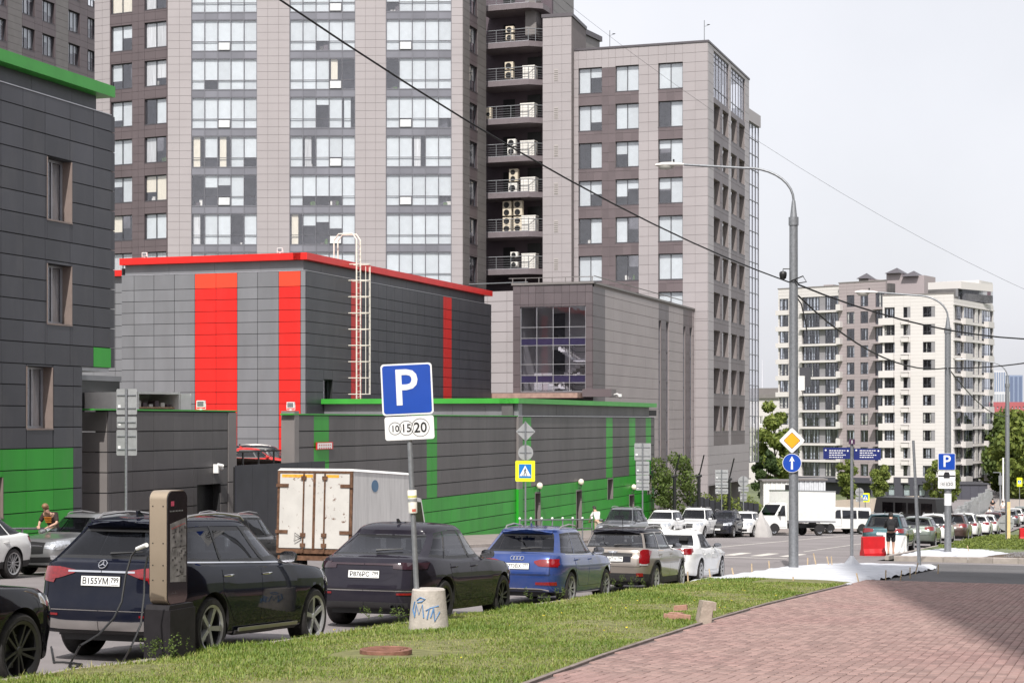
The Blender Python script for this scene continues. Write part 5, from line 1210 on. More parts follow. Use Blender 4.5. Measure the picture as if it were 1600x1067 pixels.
def wheel_meshes(r, wd, rr, sp, rim_m, style):
    key = (r, wd, rr, sp, rim_m.name, style)
    if key in WM: return WM[key]
    X = Matrix.Rotation(R(90), 4, 'X'); hw = wd/2
    t = MB(); t.lathe([(rr, -hw*.9), (rr+.01, -hw), (r-.035, -hw), (r-.008, -hw*.8), (r, -hw*.5), (r, hw*.5), (r-.008, hw*.8), (r-.035, hw), (rr+.01, hw), (rr, hw*.9)], 36, M=X, cap=False)
    for k in (-.25, 0, .25): t.lathe([(r+.0005, wd*k-.006), (r-.012, wd*k), (r+.0005, wd*k+.006)], 36, 0, M=X, cap=False)
    b = MB()
    b.lathe([(rr+.012, hw*.96), (rr+.012, hw*.72), (rr-.018, hw*.66), (rr-.03, hw*.9), (rr+.004, hw*1.0)], 36, 0, M=X, cap=False)          # outer lip (outside = +z before X => -y)
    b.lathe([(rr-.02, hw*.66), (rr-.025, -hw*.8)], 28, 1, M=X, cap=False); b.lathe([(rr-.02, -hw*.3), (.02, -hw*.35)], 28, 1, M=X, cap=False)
    b.lathe([(.0, hw*.82), (.04, hw*.82), (.058, hw*.7), (.06, hw*.3)], 14, 0, M=X)
    b.lathe([(.17, hw*.1), (.17, hw*.22), (.05, hw*.25)], 20, 2, M=X, cap=False)
    def spoke(a, w0, w1, off0=0, off1=0):
        A = Matrix.Rotation(a, 4, 'Z'); pts = []
        for (x, y, z) in ((.045, off0-w0, hw*.78), (.045, off0+w0, hw*.78), (rr-.005, off1+w1, hw*.9), (rr-.005, off1-w1, hw*.9), (.045, off0-w0, hw*.35), (.045, off0+w0, hw*.35), (rr-.005, off1+w1, hw*.45), (rr-.005, off1-w1, hw*.45)):
            pts.append(X @ (A @ Vector((x, y, z))))
        b.add(pts, [(0, 1, 2, 3), (4, 7, 6, 5), (0, 4, 5, 1), (1, 5, 6, 2), (2, 6, 7, 3), (3, 7, 4, 0)], 0)
    for k in range(sp):
        a = 2*math.pi*k/sp+.3
        if style == 'twin': spoke(a, .014, .012, -.018, -.055); spoke(a, .014, .012, .018, .055)
        elif style == 'y': spoke(a, .022, .012, -.004, -.045); spoke(a, .022, .012, .004, .045)
        else: spoke(a, .026, .034)
    M_rb = mat('dark_rim_barrel', (.02, .02, .021), .6)  # dark barrel and back disc behind the spokes
    WM[key] = (t.mesh(M_rubber, .6, 'tyre'), b.mesh([rim_m, M_rb, M_galv], .5, 'rim')); return WM[key]
WM = {}
M_rimS = mat('rim_silver', (.45, .45, .46), .3, .45, var=.12, sc=12); M_rimD = mat('rim_dark', (.05, .05, .052), .35, .6, var=.1); M_rimM = mat('rim_machined', (.38, .38, .39), .3, .45, var=.12)
def car(label, P, M, lod=0, group=None, name='parked_car', cat='car'):
    root = thing(name, label, cat, M=M, group=group); sh = Shape(levels(P)); h, w = P['L']/2, P['W']/2; H = P['H']
    pm = P['paint']; r = P['r']; fx = h-P['fo']; rx = fx-P['wb']; Ra = r+P.get('archgap', .055)
    def add(name, b, mats, smooth=.6, parent=root): return b.build(name, mats, parent, M, smooth=smooth)
    # ---- window layout
    pw = sh.par(7.5); xc, aa = (pw[0]+pw[1])/2, (pw[0]-pw[1])/2; tx = lambda x: -(x-xc)/aa
    tB = tx(P['B']); tC = P.get('C'); tC = tx(tC) if tC is not None else .90; va, vb = 7.07, 7.93
    wins = [('windshield', -2, -1.10, CGc), ('side_window', -1.0, tB-.035, P.get('fglass', CGc)), ('side_window', tB+.035, min(tC, 1.0)-.0, P.get('rglass', CG))]
    if P.get('D') is not None: wins.append(('side_window', tC+.04, P['D'], P.get('rglass', CG)))
    wins.append(('rear_window', P.get('rw', 1.16), 2, P.get('rearglass', CG)))
    base = np.concatenate([np.linspace(-2, -1, 12 if lod == 0 else 7), np.linspace(-1, 1, 85 if lod == 0 else 41)[1:-1], np.array([-1.09, -1.06, -1.03, -1.012, -.988, .988, 1.012, 1.03, 1.06, 1.09]), np.linspace(1, 2, 12 if lod == 0 else 7)])
    keyt = sorted({q for w_ in wins for q in (w_[1], w_[2]) if abs(q) < 1.999}); taus = list(base)
    for q in keyt: taus = [t for t in taus if abs(t-q) > .012]+[q]
    taus = np.array(sorted(taus)); vs = [0, .5, 1]+list(np.linspace(1.25, 5, 16 if lod == 0 else 10))+[5.5, 6, 6.12, 6.3, 6.5, 6.7, 6.88, 7, va]+list(np.linspace(va, vb, 7)[1:-1])+[vb, 8, 8.25, 8.5, 8.75, 9, 9.33, 9.66, 10, 10.5, 11]
    P3 = np.stack([sh.row(taus, v) for v in vs]); nv, nt_ = P3.shape[:2]
    # ---- wheel arch openings
    inside = np.zeros((nv, nt_), bool)
    for wx in (fx, rx):
        X, Z = P3[:, :, 0]-wx, P3[:, :, 2]-r; d = np.where(Z > 0, np.hypot(X, Z), np.abs(X)); vmask = (np.array(vs) < 5.4)[:, None]
        ins = (d < Ra) & vmask; inside |= ins
    faces = []; wf = {i: [] for i in range(len(wins))}
    for i in range(nv-1):
        for j in range(nt_-1):
            q = (i*nt_+j, i*nt_+j+1, (i+1)*nt_+j+1, (i+1)*nt_+j)
            if inside[i, j] and inside[i, j+1] and inside[i+1, j] and inside[i+1, j+1]: continue
            vm = (vs[i]+vs[i+1])/2; tm = (taus[j]+taus[j+1])/2; hit = -1
            if va-1e-6 < vm < vb+1e-6:
                for k, w_ in enumerate(wins):
                    if w_[1]-1e-6 < tm < w_[2]+1e-6: hit = k
            if hit >= 0: wf[hit].append((q, i, j))
            else:
                mi = 0
                if vs[i+1] <= P.get('clad_v', 1.3): mi = 1
                elif vm > 8.0: mi = 2
                elif va < vm < vb and -1.0 < tm < P.get('pillar_to', tC+.02): mi = 3
                faces.append((q, mi))
    flat = P3.copy()
    for wx in (fx, rx):
        X, Z = flat[:, :, 0]-wx, flat[:, :, 2]-r; d = np.where(Z > 0, np.hypot(X, Z), np.abs(X)); ins = (d < Ra) & (np.array(vs) < 5.4)[:, None] & inside
        sc_ = Ra/np.maximum(d, 1e-3)
        flat[:, :, 0] = np.where(ins, wx+np.clip(X*sc_, -Ra, Ra), flat[:, :, 0]); flat[:, :, 2] = np.where(ins & (Z > 0), r+Z*sc_, flat[:, :, 2])
    V1 = flat.reshape(-1, 3); V2 = V1*np.array((1, -1, 1)); nV = len(V1)
    b = MB(); b.v = [tuple(p) for p in V1]+[tuple(p) for p in V2]
    for q, mi in faces: b.f.append(q); b.m.append(mi); b.f.append(tuple(k+nV for k in reversed(q))); b.m.append(mi)
    # lip turned in round each arch
    for wx in (fx, rx):
        for sgn in (1, -1):
            pts = []
            for an in np.linspace(R(-18), R(198), 26):
                x, z = wx+Ra*math.cos(an), r+Ra*math.sin(an)
                t_, v_ = sh.inv('side', x, max(z, .3)); y = sh.S(t_, v_)[1]; pts.append((x, y, z))
            n0 = len(b.v)
            for p in pts: b.v += [(p[0], sgn*p[1], p[2]), (p[0]*1.0, sgn*(p[1]-.10), p[2])]
            for k in range(len(pts)-1): b.f.append((n0+2*k, n0+2*k+1, n0+2*k+3, n0+2*k+2)); b.m.append(1)
    body = add('body', b, [pm, P.get('clad', M_clad), P.get('roofp', pm), P.get('pillar', M_black)], .5)
    # ---- windows with black seals
    for k, w_ in enumerate(wins):
        fl = wf[k]
        if not fl: continue
        js = [f[2] for f in fl]; is_ = [f[1] for f in fl]; j0, j1, i0, i1 = min(js), max(js), min(is_), max(is_)
        for sgn in (1, -1):
            if w_[0] in ('windshield', 'rear_window') and sgn < 0: continue
            b = MB(); sides = (1, -1) if w_[0] in ('windshield', 'rear_window') else (sgn,)
            for sg in sides:
                n0 = len(b.v); ids = {}
                for q, i, j in fl:
                    vi = []
                    for kk in q:
                        if kk not in ids:
                            p = V1[kk]; nn = sh.nrm(taus[kk % nt_], vs[kk//nt_]); p = p-nn*.006; ids[kk] = len(b.v); b.v.append((p[0], sg*p[1], p[2]))
                        vi.append(ids[kk])
                    b.f.append(tuple(vi)); b.m.append(1 if (i in (i0, i1) and w_[0] != 'windshield') else 0)
            add(w_[0], b, [w_[3], M_black], .6)
    # ---- conformal patches
    nx, nz = (10, 5) if lod == 0 else (4, 3)
    def patch(name, mode, cols, m, off=.006, both=True, parent=body, skirt=.02, mats=None, nx=nx, nz=nz):
        cols = np.array(cols, float); ps_ = np.linspace(0, len(cols)-1, max(nx, len(cols)*(2 if lod == 0 else 1))); grid = []
        for q in ps_:
            i = int(min(q, len(cols)-2)); f = q-i; c = cols[i]*(1-f)+cols[i+1]*f; rowp = []
            for k in range(nz+1):
                z = c[1]+(c[2]-c[1])*k/nz; t, v = sh.inv(mode, c[0], z); rowp.append((sh.S(t, v), sh.nrm(t, v)))
            grid.append(rowp)
        outs = []
        for sg in ((1, -1) if both else (1,)):
            bb = MB(); A, B_ = len(grid), nz+1; mir = np.array((1, sg, 1))
            for rw in grid:
                for p, n in rw: bb.v.append(tuple((p+n*off)*mir))
            for i in range(A-1):
                for k in range(nz): bb.f.append((i*B_+k, (i+1)*B_+k, (i+1)*B_+k+1, i*B_+k+1)); bb.m.append(0)
            ring = [(i, 0) for i in range(A)]+[(A-1, k) for k in range(1, B_)]+[(i, B_-1) for i in range(A-2, -1, -1)]+[(0, k) for k in range(B_-2, 0, -1)]
            n0 = len(bb.v)
            for i, k in ring: p, n = grid[i][k]; bb.v.append(tuple((p+n*(off-skirt))*mir))
            for q in range(len(ring)):
                q2 = (q+1) % len(ring); a_ = ring[q][0]*B_+ring[q][1]; c_ = ring[q2][0]*B_+ring[q2][1]; bb.f.append((a_, c_, n0+q2, n0+q)); bb.m.append(0)
            if not both:                                                 # centred part: also the mirrored half joined
                pass
            outs.append(add(name, bb, m, .7, parent))
        return outs
    def arch_clip(cols_, lowz=.0): return cols_
    sill = P.get('gc', .24)+.15
    # doors (front, rear), each with its handle
    if lod <= 1:
        dz = P['belt']-.06; xB = P['B']; xA = min(P['cowlx']-.12, fx-Ra-.08); xR = P.get('dr', rx+Ra*.55)
        for (x0, x1, nm) in ((xA, xB+.005, 'front_door'), (xB-.005, xR, 'rear_door')):
            cc = []
            for k in range(7):
                x = x0+(x1-x0)*k/6; lo = sill+.02
                dx_ = abs(x-rx)
                if dx_ < Ra+.05: lo = max(lo, r+math.sqrt(max(0, (Ra+.05)**2-dx_**2))) if dx_ < Ra+.05 else lo
                cc.append((x, min(lo, dz-.1), dz))
            gp = [(c[0]+(.008 if k == 0 else -.008 if k == 6 else 0)*(1), c[1]-.008, c[2]) for k, c in enumerate(cc)]
            patch('shut_line', 'side', gp, M_gap, .0015, skirt=.01); ds = patch('door', 'side', cc, pm, .0045, skirt=.006)
            if lod == 0:
                hx = x1+.14 if True else 0; hz = P.get('hz', P['belt']-.15); hcol = P.get('handle', pm)
                for d_, sg in zip(ds, (1, -1)):
                    t_, v_ = sh.inv('side', hx, hz); y = sh.S(t_, v_)[1]; hb = MB()
                    hb.tube([(hx-.11, sg*(y-.005), hz), (hx-.08, sg*(y+.028), hz+.004), (hx+.08, sg*(y+.028), hz+.008), (hx+.11, sg*(y-.005), hz+.008)], [.009, .014, .014, .009], 6); add('handle', hb, hcol, 1, d_)
    # lamps, grille, bumper trims given in P
    if lod == 0:
        zt_, zb_ = P['beltr']-.06, P.get('gate', .62)
        patch('shut_line', 'rear', [(0, zb_, zb_+.009), (w-.24, zb_, zb_+.009)], M_gap, .002, skirt=.01, nz=1); patch('shut_line', 'rear', [(w-.24, zb_, zt_), (w-.231, zb_, zt_)], M_gap, .002, skirt=.01)
    for (nm, mode, cols_, m, off) in P.get('patches', []):
        if lod == 2 and nm not in ('tail_light', 'head_light', 'grille', 'lower_bumper'): continue
        patch(nm, mode, cols_, m, off)
    # ---- underbody, wells, cabin
    b = MB(); b.box(-h+.3, h-.3, -(w-.34), w-.34, P.get('gc', .24)-.02, P.get('gc', .24)+.25)
    for wx in (fx, rx):
        for sg in (1, -1):
            n0 = len(b.v); N_ = 16
            for k in range(N_+1):
                an = math.pi*(-.08+1.16*k/N_); x, z = wx+(Ra+.012)*math.cos(an), r+(Ra+.012)*math.sin(an); b.v += [(x, sg*(w-.07), z), (x, sg*(w-.42), z)]
            for k in range(N_): b.f.append((n0+2*k, n0+2*k+1, n0+2*k+3, n0+2*k+2)); b.m.append(0)
            b.f.append(tuple(n0+2*k+1 for k in range(N_+1))); b.m.append(0)
    add('underbody', b, M_black, None)
    b = MB(); cb = P['belt']-.10; b.box(-h+P['tailx']+.1, P['cowlx']-.25, -(w-.16), w-.16, .45, cb-.05)
    b.box(P['cowlx']-.75, P['cowlx']-.2, -(w-.18), w-.18, cb-.05, cb+.03)
    for sx in (P['B']+.05, P['B']-.85):
        for sy in (-.36, .36):
            b.prism([(sx-.22, cb-.15), (sx+.02, cb-.15), (sx-.12, cb+.22), (sx-.26, cb+.22)], sy-.24, sy+.24, 'y'); b.prism([(sx-.26, cb+.25), (sx-.17, cb+.25), (sx-.19, cb+.42), (sx-.27, cb+.42)], sy-.12, sy+.12, 'y')
    add('cabin', b, M_cab, None)
    # ---- wheels
    ty, rm = wheel_meshes(r, P.get('tw', .25), P.get('rr', r*.70), P.get('sp', 5), P.get('rim', M_rimS), P.get('style', 'plain'))
    for wx in (fx, rx):
        for sg in (1, -1):
            Mw = M @ T(wx, sg*(w-P.get('tw', .25)/2-.02), r) @ (Matrix.Rotation(math.pi, 4, 'Z') if sg > 0 else Matrix.Identity(4)) @ Matrix.Rotation(random.uniform(0, 2), 4, 'Y')
            tyre = ob('wheel', ty, root, Mw); ob('rim', rm, tyre, Mw)
    # ---- mirrors
    mx, mz = P['cowlx']-.42, P['belt']+.07
    t_, v_ = sh.inv('side', mx, P['belt']-.01); my = sh.S(t_, v_)[1]
    for sg in (1, -1):
        b = MB(); prof = [(.0, .55), (.3, .95), (.7, 1.0), (1.0, .85)]
        ring = []
        for (f, s_) in prof: ring.append([(mx+.07-.16*0-f*0+ (.0) , 0, 0)])
        n_ = 10; vs_m = []
        for i, (f, s_) in enumerate(((0, .35), (.06, .8), (.13, 1), (.17, 1))):
            for k in range(n_):
                an = 2*math.pi*k/n_; vs_m.append((mx+.09-f, sg*(my+.13+.115*s_*math.copysign(abs(math.cos(an))**.7, math.cos(an))), mz+.075*s_*math.copysign(abs(math.sin(an))**.7, math.sin(an))))
        b.add(vs_m, [(i*n_+k, i*n_+(k+1) % n_, (i+1)*n_+(k+1) % n_, (i+1)*n_+k) for i in range(3) for k in range(n_)]+[tuple(range(n_))])
        b.add([vs_m[30+k] for k in range(n_)], [tuple(range(n_))], 1); b.box(mx+.0, mx+.06, sg*(my-.03), sg*(my+.06), mz-.06, mz-.02, 2)
        add('mirror', b, [P.get('mirp', pm), M_chrome, M_black], .8)
    # ---- roof rails, antenna
    if P.get('rails'):
        for sg in (1, -1):
            ys = w-P.get('gin', .24)-.07; x0, x1 = P['roofF']-.35, -h+P['roofR']+.35
            b = MB(); zr_ = H-.05
            b.tube([(x0+.08, sg*ys, zr_-.01), (x0-.05, sg*(ys+.005), zr_+.045), (x0-.5, sg*(ys+.01), zr_+.075), ((x0+x1)/2, sg*(ys+.012), zr_+.08), (x1+.4, sg*(ys+.01), zr_+.065), (x1+.05, sg*ys, zr_+.035), (x1-.08, sg*(ys-.01), zr_-.03)], [.012, .017, .018, .018, .018, .017, .012], 6)
            add('roof_rail', b, P['rails'], 1)
    if P.get('fin', True) and lod < 2:
        b = MB(); xr_ = -h+P['roofR']+.28; b.prism([(xr_+.1, H-.02), (xr_-.06, H-.03), (xr_-.07, H+.045), (xr_-.03, H+.05)], -.012, .012, 'y'); add('antenna', b, P.get('finp', pm), .6)
    # ---- spoiler lip over the rear window
    if P.get('lip') and lod < 2:
        patch('spoiler', 'rear', [(0.0, H-.16, H-.085), (w*.35, H-.165, H-.09), (w-P.get('gin', .24)-.14, H-.18, H-.11)], P.get('roofp', pm), .05, skirt=.09)
    # ---- rear wiper
    if P.get('wiper') and lod == 0:
        zb = P['beltr']+.05; pts = []
        for y, z in ((.0, zb), (.2, zb+.015), (.42, zb+.03)):
            t_, v_ = sh.inv('rear', y, z); p = sh.S(t_, v_)+sh.nrm(t_, v_)*.025; pts.append((p[0], -p[1]*P.get('wdir', 1), p[2]))
        b = MB(); b.tube(pts, [.022, .014, .008], 6); add('wiper', b, M_black, 1)
    # ---- number plate
    if P.get('plate') and lod < 2:
        for mode, zc in P['plate'][1]:
            t_, v_ = sh.inv(mode, 0.02, zc); p = sh.S(t_, v_); n_ = sh.nrm(t_, v_); sg = -1 if mode == 'rear' else 1
            tilt = math.atan2(n_[2], abs(n_[0])) if abs(n_[0]) > 1e-3 else 0
            Mp = M @ T(p[0]+sg*.015, 0, zc) @ Matrix.Rotation(-math.pi/2 if sg < 0 else math.pi/2, 4, 'Z') @ Matrix.Rotation(R(90)-tilt*.8, 4, 'X')
            fb = MB(); fb.box(-.27, .27, -.066, .066, -.02, -.004); fr = ob('number_plate', fb.mesh(M_black), root, Mp)
            fb = MB(); fb.box(-.26, .26, -.056, .056, -.004, .002); ob('plate_face', fb.mesh(M_plate), fr, Mp)
            tx1, tx2 = P['plate'][0]
            if tx1: ob('plate_number', text_mesh(tx1, .105, M_ptxt), fr, Mp @ T(-.068, -.004, .003) @ Matrix.Diagonal((.93, 1, 1, 1)))
            if tx2:
                ob('plate_region', text_mesh(tx2, .085, M_ptxt), fr, Mp @ T(.192, .010, .003) @ Matrix.Diagonal((.85, 1, 1, 1)))
                fb = MB(); fb.box(.125, .129, -.05, .05, .002, .003); fb.box(.15, .24, -.045, -.04, .002, .003); ob('plate_print', fb.mesh(M_ptxt), fr, Mp)
    return root, sh
def place(t, s, yaw=0, face=1):
    """car matrix: stands on the road at (t, s), pointing along +s (face=1) or towards the viewer (face=-1)"""
    sl = slope(s); base = T(t, s, G(s)+.002) @ Matrix.Rotation(sl, 4, 'X')
    return base @ Matrix.Rotation(R(90)*face+yaw, 4, 'Z')
SUV = dict(L=4.6, W=1.86, H=1.68, wb=2.7, fo=.92, nose=.94, cowlz=1.11, belt=1.05, beltr=1.10, cowlx=.98, roofF=.25, tailx=.17, roofR=.58, B=-.15, C=-1.02, D=1.0, r=.355, gc=.23, gin=.29, rails=M_sil, lip=True, wiper=True)
def mk(base, **kw): d = dict(base); d.update(kw); return d
def std_rear(P, zl=(.86, 1.06), y0=.42, m=M_tail):
    w = P['W']/2
    return [('tail_light', 'rear', [(y0, zl[0]+.05, zl[1]-.03), (w-.25, zl[0]+.01, zl[1]-.01), (w-.09, zl[0], zl[1])], m, .012), ('tail_light', 'side', [(-P['L']/2+.10, zl[0]+.0, zl[1]), (-P['L']/2+.32, zl[0]+.06, zl[1]-.02)], m, .010)]
def std_front(P, zl=(.72, .88)):
    w = P['W']/2; h = P['L']/2
    return [('head_light', 'front', [(.42, zl[0]+.03, zl[1]-.01), (w-.12, zl[0], zl[1]+.02)], M_head, .01), ('head_light', 'side', [(h-.22, zl[0]+.02, zl[1]+.03), (h-.55, zl[0]+.09, zl[1]+.05)], M_head, .008),
            ('grille', 'front', [(0, zl[0]-.12, zl[1]+.0), (.40, zl[0]-.10, zl[1]-.02)], M_black, .008), ('lower_grille', 'front', [(0, .34, .48), (.62, .36, .5)], M_black, .008)]
# ================================================================ the parked cars
def by_px(px, t): d = ray(px, HY); k = t/d.x; return d.y*k      # s where the column px meets lateral t
def put(P, px_rear, t_side, yaw=0):
    """its rear wheel on the viewer's side stands in column px_rear with that flank at lateral t_side"""
    s_ = by_px(px_rear, t_side); rx = P['L']/2-P['fo']-P['wb']
    return place(t_side-P['W']/2+.10, s_-rx, yaw, 1)
def putZ(px, Z, face=1, yaw=0):
    p = pZ(px, HY, Z); return place(p.x, p.y, yaw, face)
def badge(root, sh, M, z, b, m, mode='rear'):
    t_, v_ = sh.inv(mode, .02, z); p = sh.S(t_, v_); n = sh.nrm(t_, v_)
    Mb = M @ T(p[0]+(-.008 if mode == 'rear' else .008), 0, z) @ Matrix.Rotation(-math.pi/2 if mode == 'rear' else math.pi/2, 4, 'Z') @ Matrix.Rotation(R(90)-math.atan2(n[2], abs(n[0])), 4, 'X')
    ob('badge', b.mesh(m, .7), root, Mb)
def ring(b, cx, cy, r, th):
    pts = [(cx+r*math.cos(a), cy+r*math.sin(a), .006) for a in np.linspace(0, 2*math.pi, 25)]; b.tube(pts, th, 6, cap=False)
# --- navy SUV
gw = 1.95/2; navy = paint('navy_black_paint', (.006, .0075, .016), dust=.006)
P = mk(SUV, L=4.92, W=1.95, H=1.76, wb=2.995, fo=.87, nose=1.02, cowlz=1.20, belt=1.16, beltr=1.22, cowlx=1.06, roofF=.30, tailx=.20, roofR=.62, B=-.10, C=-1.05, D=.97, gin=.30, r=.39, rr=.285, tw=.275, sp=5, rim=M_rimS,
       paint=navy, rails=M_sil, gc=.27, hz=1.02, handle=M_chrome, plate=(('В155УМ', '799'), [('rear', .97)]), tail=(.04, .06, .10), clad_v=1.0)
P['patches'] = [('tail_light', 'rear', [(.36, 1.06, 1.095), (.55, 1.0, 1.125), (gw-.08, .94, 1.13)], M_tail, .014), ('tail_light', 'side', [(-2.40, .94, 1.13), (-2.12, 1.03, 1.12)], M_tail, .012),
    ('chrome_strip', 'rear', [(0, 1.068, 1.09), (.45, 1.068, 1.09)], M_chrome, .016), ('skid_plate', 'rear', [(0, .40, .50), (.5, .40, .50), (gw-.1, .42, .55)], M_sil, .02), ('bumper_insert', 'rear', [(0, .365, .395), (.62, .365, .395)], M_clad, .012),
    ('reflector', 'rear', [(.55, .555, .58), (gw-.14, .56, .59)], M_tail, .012), ('bumper_crease', 'rear', [(0, .62, .627), (gw-.12, .62, .63)], M_sil, .005),
    ('window_trim', 'side', [(.62, 1.145, 1.162), (-1.95, 1.19, 1.207)], M_chrome, .008), ('running_board', 'side', [(.95, .33, .37), (-.75, .33, .37)], M_sil, .05), ('sill_cladding', 'side', [(.98, .28, .33), (-.78, .28, .33)], M_clad, .02)]+std_front(P, (.80, .98))
M_ = put(P, 321, -10.50); c, sh = car('dark navy SUV with silver skid plate and chrome tail strip at the charging post', P, M_)
b = MB(); ring(b, 0, 0, .055, .006)
for a in (90, 210, 330): b.tube([(0, 0, .006), (.05*math.cos(R(a)), .05*math.sin(R(a)), .006)], [.009, .004], 5)
badge(c, sh, M_, 1.165, b, M_chrome)
# --- black electric SUV whose nose shows at the left edge
blk = paint('black_violet_paint', (.008, .008, .011), dust=.008)
P = mk(SUV, L=4.95, W=1.97, H=1.68, wb=2.97, fo=.92, nose=.98, cowlz=1.10, belt=1.06, beltr=1.12, cowlx=1.15, roofF=.4, r=.385, rr=.30, tw=.27, sp=5, style='twin', rim=M_rimD, paint=blk, rails=None, gc=.24, clad_v=1.6, plate=None)
P['patches'] = std_front(P, (.76, .90))
sfr = by_px(22, -10.5); M_ = place(-10.5-P['W']/2+.1, sfr-(P['L']/2-P['fo'])); car('black SUV nose with large dark spoked wheel parked behind the navy SUV', P, M_)
# --- violet grey coupe-like SUV
pv_ = paint('violet_grey_paint', (.020, .018, .026), rough=.3, dust=.006); w_ = 1.98/2
P = mk(SUV, L=4.92, W=1.98, H=1.68, wb=2.895, fo=.92, nose=.96, cowlz=1.11, belt=1.08, beltr=1.15, cowlx=1.0, roofF=.28, tailx=.36, roofR=1.15, rdrop=.05, B=-.18, C=-1.05, D=.90, r=.385, rr=.285, tw=.29, sp=5, style='twin', rim=M_rimD, paint=pv_, rails=None, gc=.25, hz=.96, gin=.29, rw=1.13,
       plate=(('Р876РС', '799'), [('rear', .86)]), tail=(.03, .05, .12), clad_v=1.0, nr=5.2, spo=.0, lip=False)
P['patches'] = [('light_bar', 'rear', [(0, 1.00, 1.03), (.5, 1.0, 1.03), (w_-.12, .98, 1.05)], M_taild, .01), ('tail_light', 'rear', [(.48, .95, 1.0), (.7, .94, 1.04), (w_-.1, .95, 1.05)], M_taild, .014), ('tail_light', 'side', [(-2.36, .95, 1.05), (-2.05, 1.0, 1.03)], M_taild, .012),
    ('bumper_crease', 'rear', [(0, .60, .615), (w_-.15, .60, .615)], M_sil, .004), ('reflector', 'rear', [(.55, .545, .575), (w_-.12, .55, .58)], M_tail, .012), ('bumper_insert', 'rear', [(0, .345, .43), (.7, .345, .42)], M_clad, .012), ('plate_recess', 'rear', [(0, .76, .95), (.33, .76, .95), (.55, .86, .95)], pv_, .003)]+std_front(P, (.76, .92))
M_ = put(P, 688, -10.25); c, sh = car('violet grey sloping SUV with smoked light bar behind the parking sign', P, M_)
b = MB()
for y in (-.62, -.5): b.lathe([(.045, 0), (.045, .09), (.035, .09), (.035, .0)], 14, M=T(0, y, 0) @ Matrix.Rotation(R(-90), 4, 'Y'), cap=False)
t_, v_ = sh.inv('rear', .5, .36); b.build('exhaust', M_black, c, M_ @ T(sh.S(t_, v_)[0]+.02, 0, .36), smooth=.8)
# --- blue crossover
pb_ = paint('bright_blue_paint', (.022, .055, .215), metal=.35, rough=.28, dust=.03); w_ = 1.83/2
P = mk(SUV, L=4.39, W=1.83, H=1.60, wb=2.603, fo=.90, nose=.92, cowlz=1.06, belt=1.02, beltr=1.07, cowlx=.92, roofF=.30, tailx=.22, roofR=.72, B=-.12, C=-.88, D=.93, r=.345, rr=.25, tw=.245, sp=5, style='twin', rim=M_rimM, paint=pb_, rails=M_sil, gc=.22, hz=.92, gin=.26, rw=1.15,
       plate=(('К773ВХ', '777'), [('rear', .80)]), tail=(.03, .05, .11), clad_v=1.0)
P['patches'] = [('tail_light', 'rear', [(.36, .87, .90), (.46, .80, .93), (w_-.1, .79, .95)], M_tail, .014), ('tail_light', 'side', [(-2.1, .79, .95), (-1.98, .84, .94)], M_tail, .012), ('reflector', 'rear', [(.4, .44, .49), (w_-.12, .43, .50)], M_tail, .012), ('chrome_strip', 'rear', [(0, .355, .375), (.5, .355, .375), (.66, .32, .345)], M_chrome, .02), ('bumper_insert', 'rear', [(0, .315, .35), (.55, .315, .35)], M_clad, .012), ('window_trim', 'side', [(.55, 1.0, 1.013), (-1.62, 1.035, 1.048)], M_chrome, .008), ('bumper_crease', 'rear', [(0, .64, .648), (w_-.15, .64, .648)], M_gap, .003)]+std_front(P, (.70, .86))
M_ = put(P, 887, -10.42); c, sh = car('bright blue crossover with silver roof rails and four ring badge', P, M_)
b = MB(); [ring(b, -.099+.066*k, 0, .042, .006) for k in range(4)]; badge(c, sh, M_, .955, b, M_chrome)
# --- champagne compact SUV with dark roof
pc_ = paint('champagne_paint', (.30, .265, .235), metal=.55, rough=.3, dust=.04); w_ = 1.82/2; dk = paint('dark_roof_paint', (.014, .014, .02), dust=.01)
P = mk(SUV, L=4.30, W=1.82, H=1.56, wb=2.67, fo=.80, nose=.95, cowlz=1.04, belt=1.02, beltr=1.06, cowlx=1.0, roofF=.48, tailx=.16, roofR=.40, B=.0, C=-.85, D=1.02, r=.34, rr=.24, tw=.235, sp=8, rim=M_rimS, paint=pc_, roofp=dk, mirp=dk, rails=M_sil, gc=.2, hz=.9, gin=.22, rw=1.12, rearglass=glass('car_glass_bright', (.8, .85, .9), .85, .015, boost=.10), rglass=CGc,
       plate=(('А219ТН', '799'), [('rear', .80)]), tail=(.03, .05, .08), clad_v=2.0, nr=6.5, fin=False)
P['patches'] = [('tail_light', 'rear', [(.64, .72, .99), (.70, .69, 1.02), (w_-.13, .69, 1.02), (w_-.08, .72, .99)], M_tail, .022), ('lamp_base', 'rear', [(.66, .66, .70), (w_-.1, .66, .70)], M_tailc, .02), ('tailgate_trim', 'rear', [(0, .86, .95), (.48, .86, .94)], M_clad, .012), ('reflector', 'rear', [(.58, .40, .48), (.72, .40, .48)], M_tail, .012), ('bumper_insert', 'rear', [(0, .29, .36), (.8, .29, .36)], M_clad, .015), ('plate_recess', 'rear', [(0, .72, .86), (.45, .73, .86)], dk, .004)]+std_front(P, (.68, .86))
M_ = put(P, 1021, -10.42); c, sh = car('champagne compact SUV with dark roof and oval red tail lamps', P, M_)
b = MB(); b.lathe([(.03, 0), (.03, .01)], 12)
for sg in (1, -1):
    for k in range(3): b.box(sg*.03, sg*(.12-.02*k), .012-.018*k, .022-.018*k, 0, .008)
badge(c, sh, M_, .965, b, M_chrome)
b = MB(); b.tube([(-1.2, .0, 1.55), (-1.32, 0, 1.98)], [.008, .004], 5); b.build('antenna', M_black, c, M_)
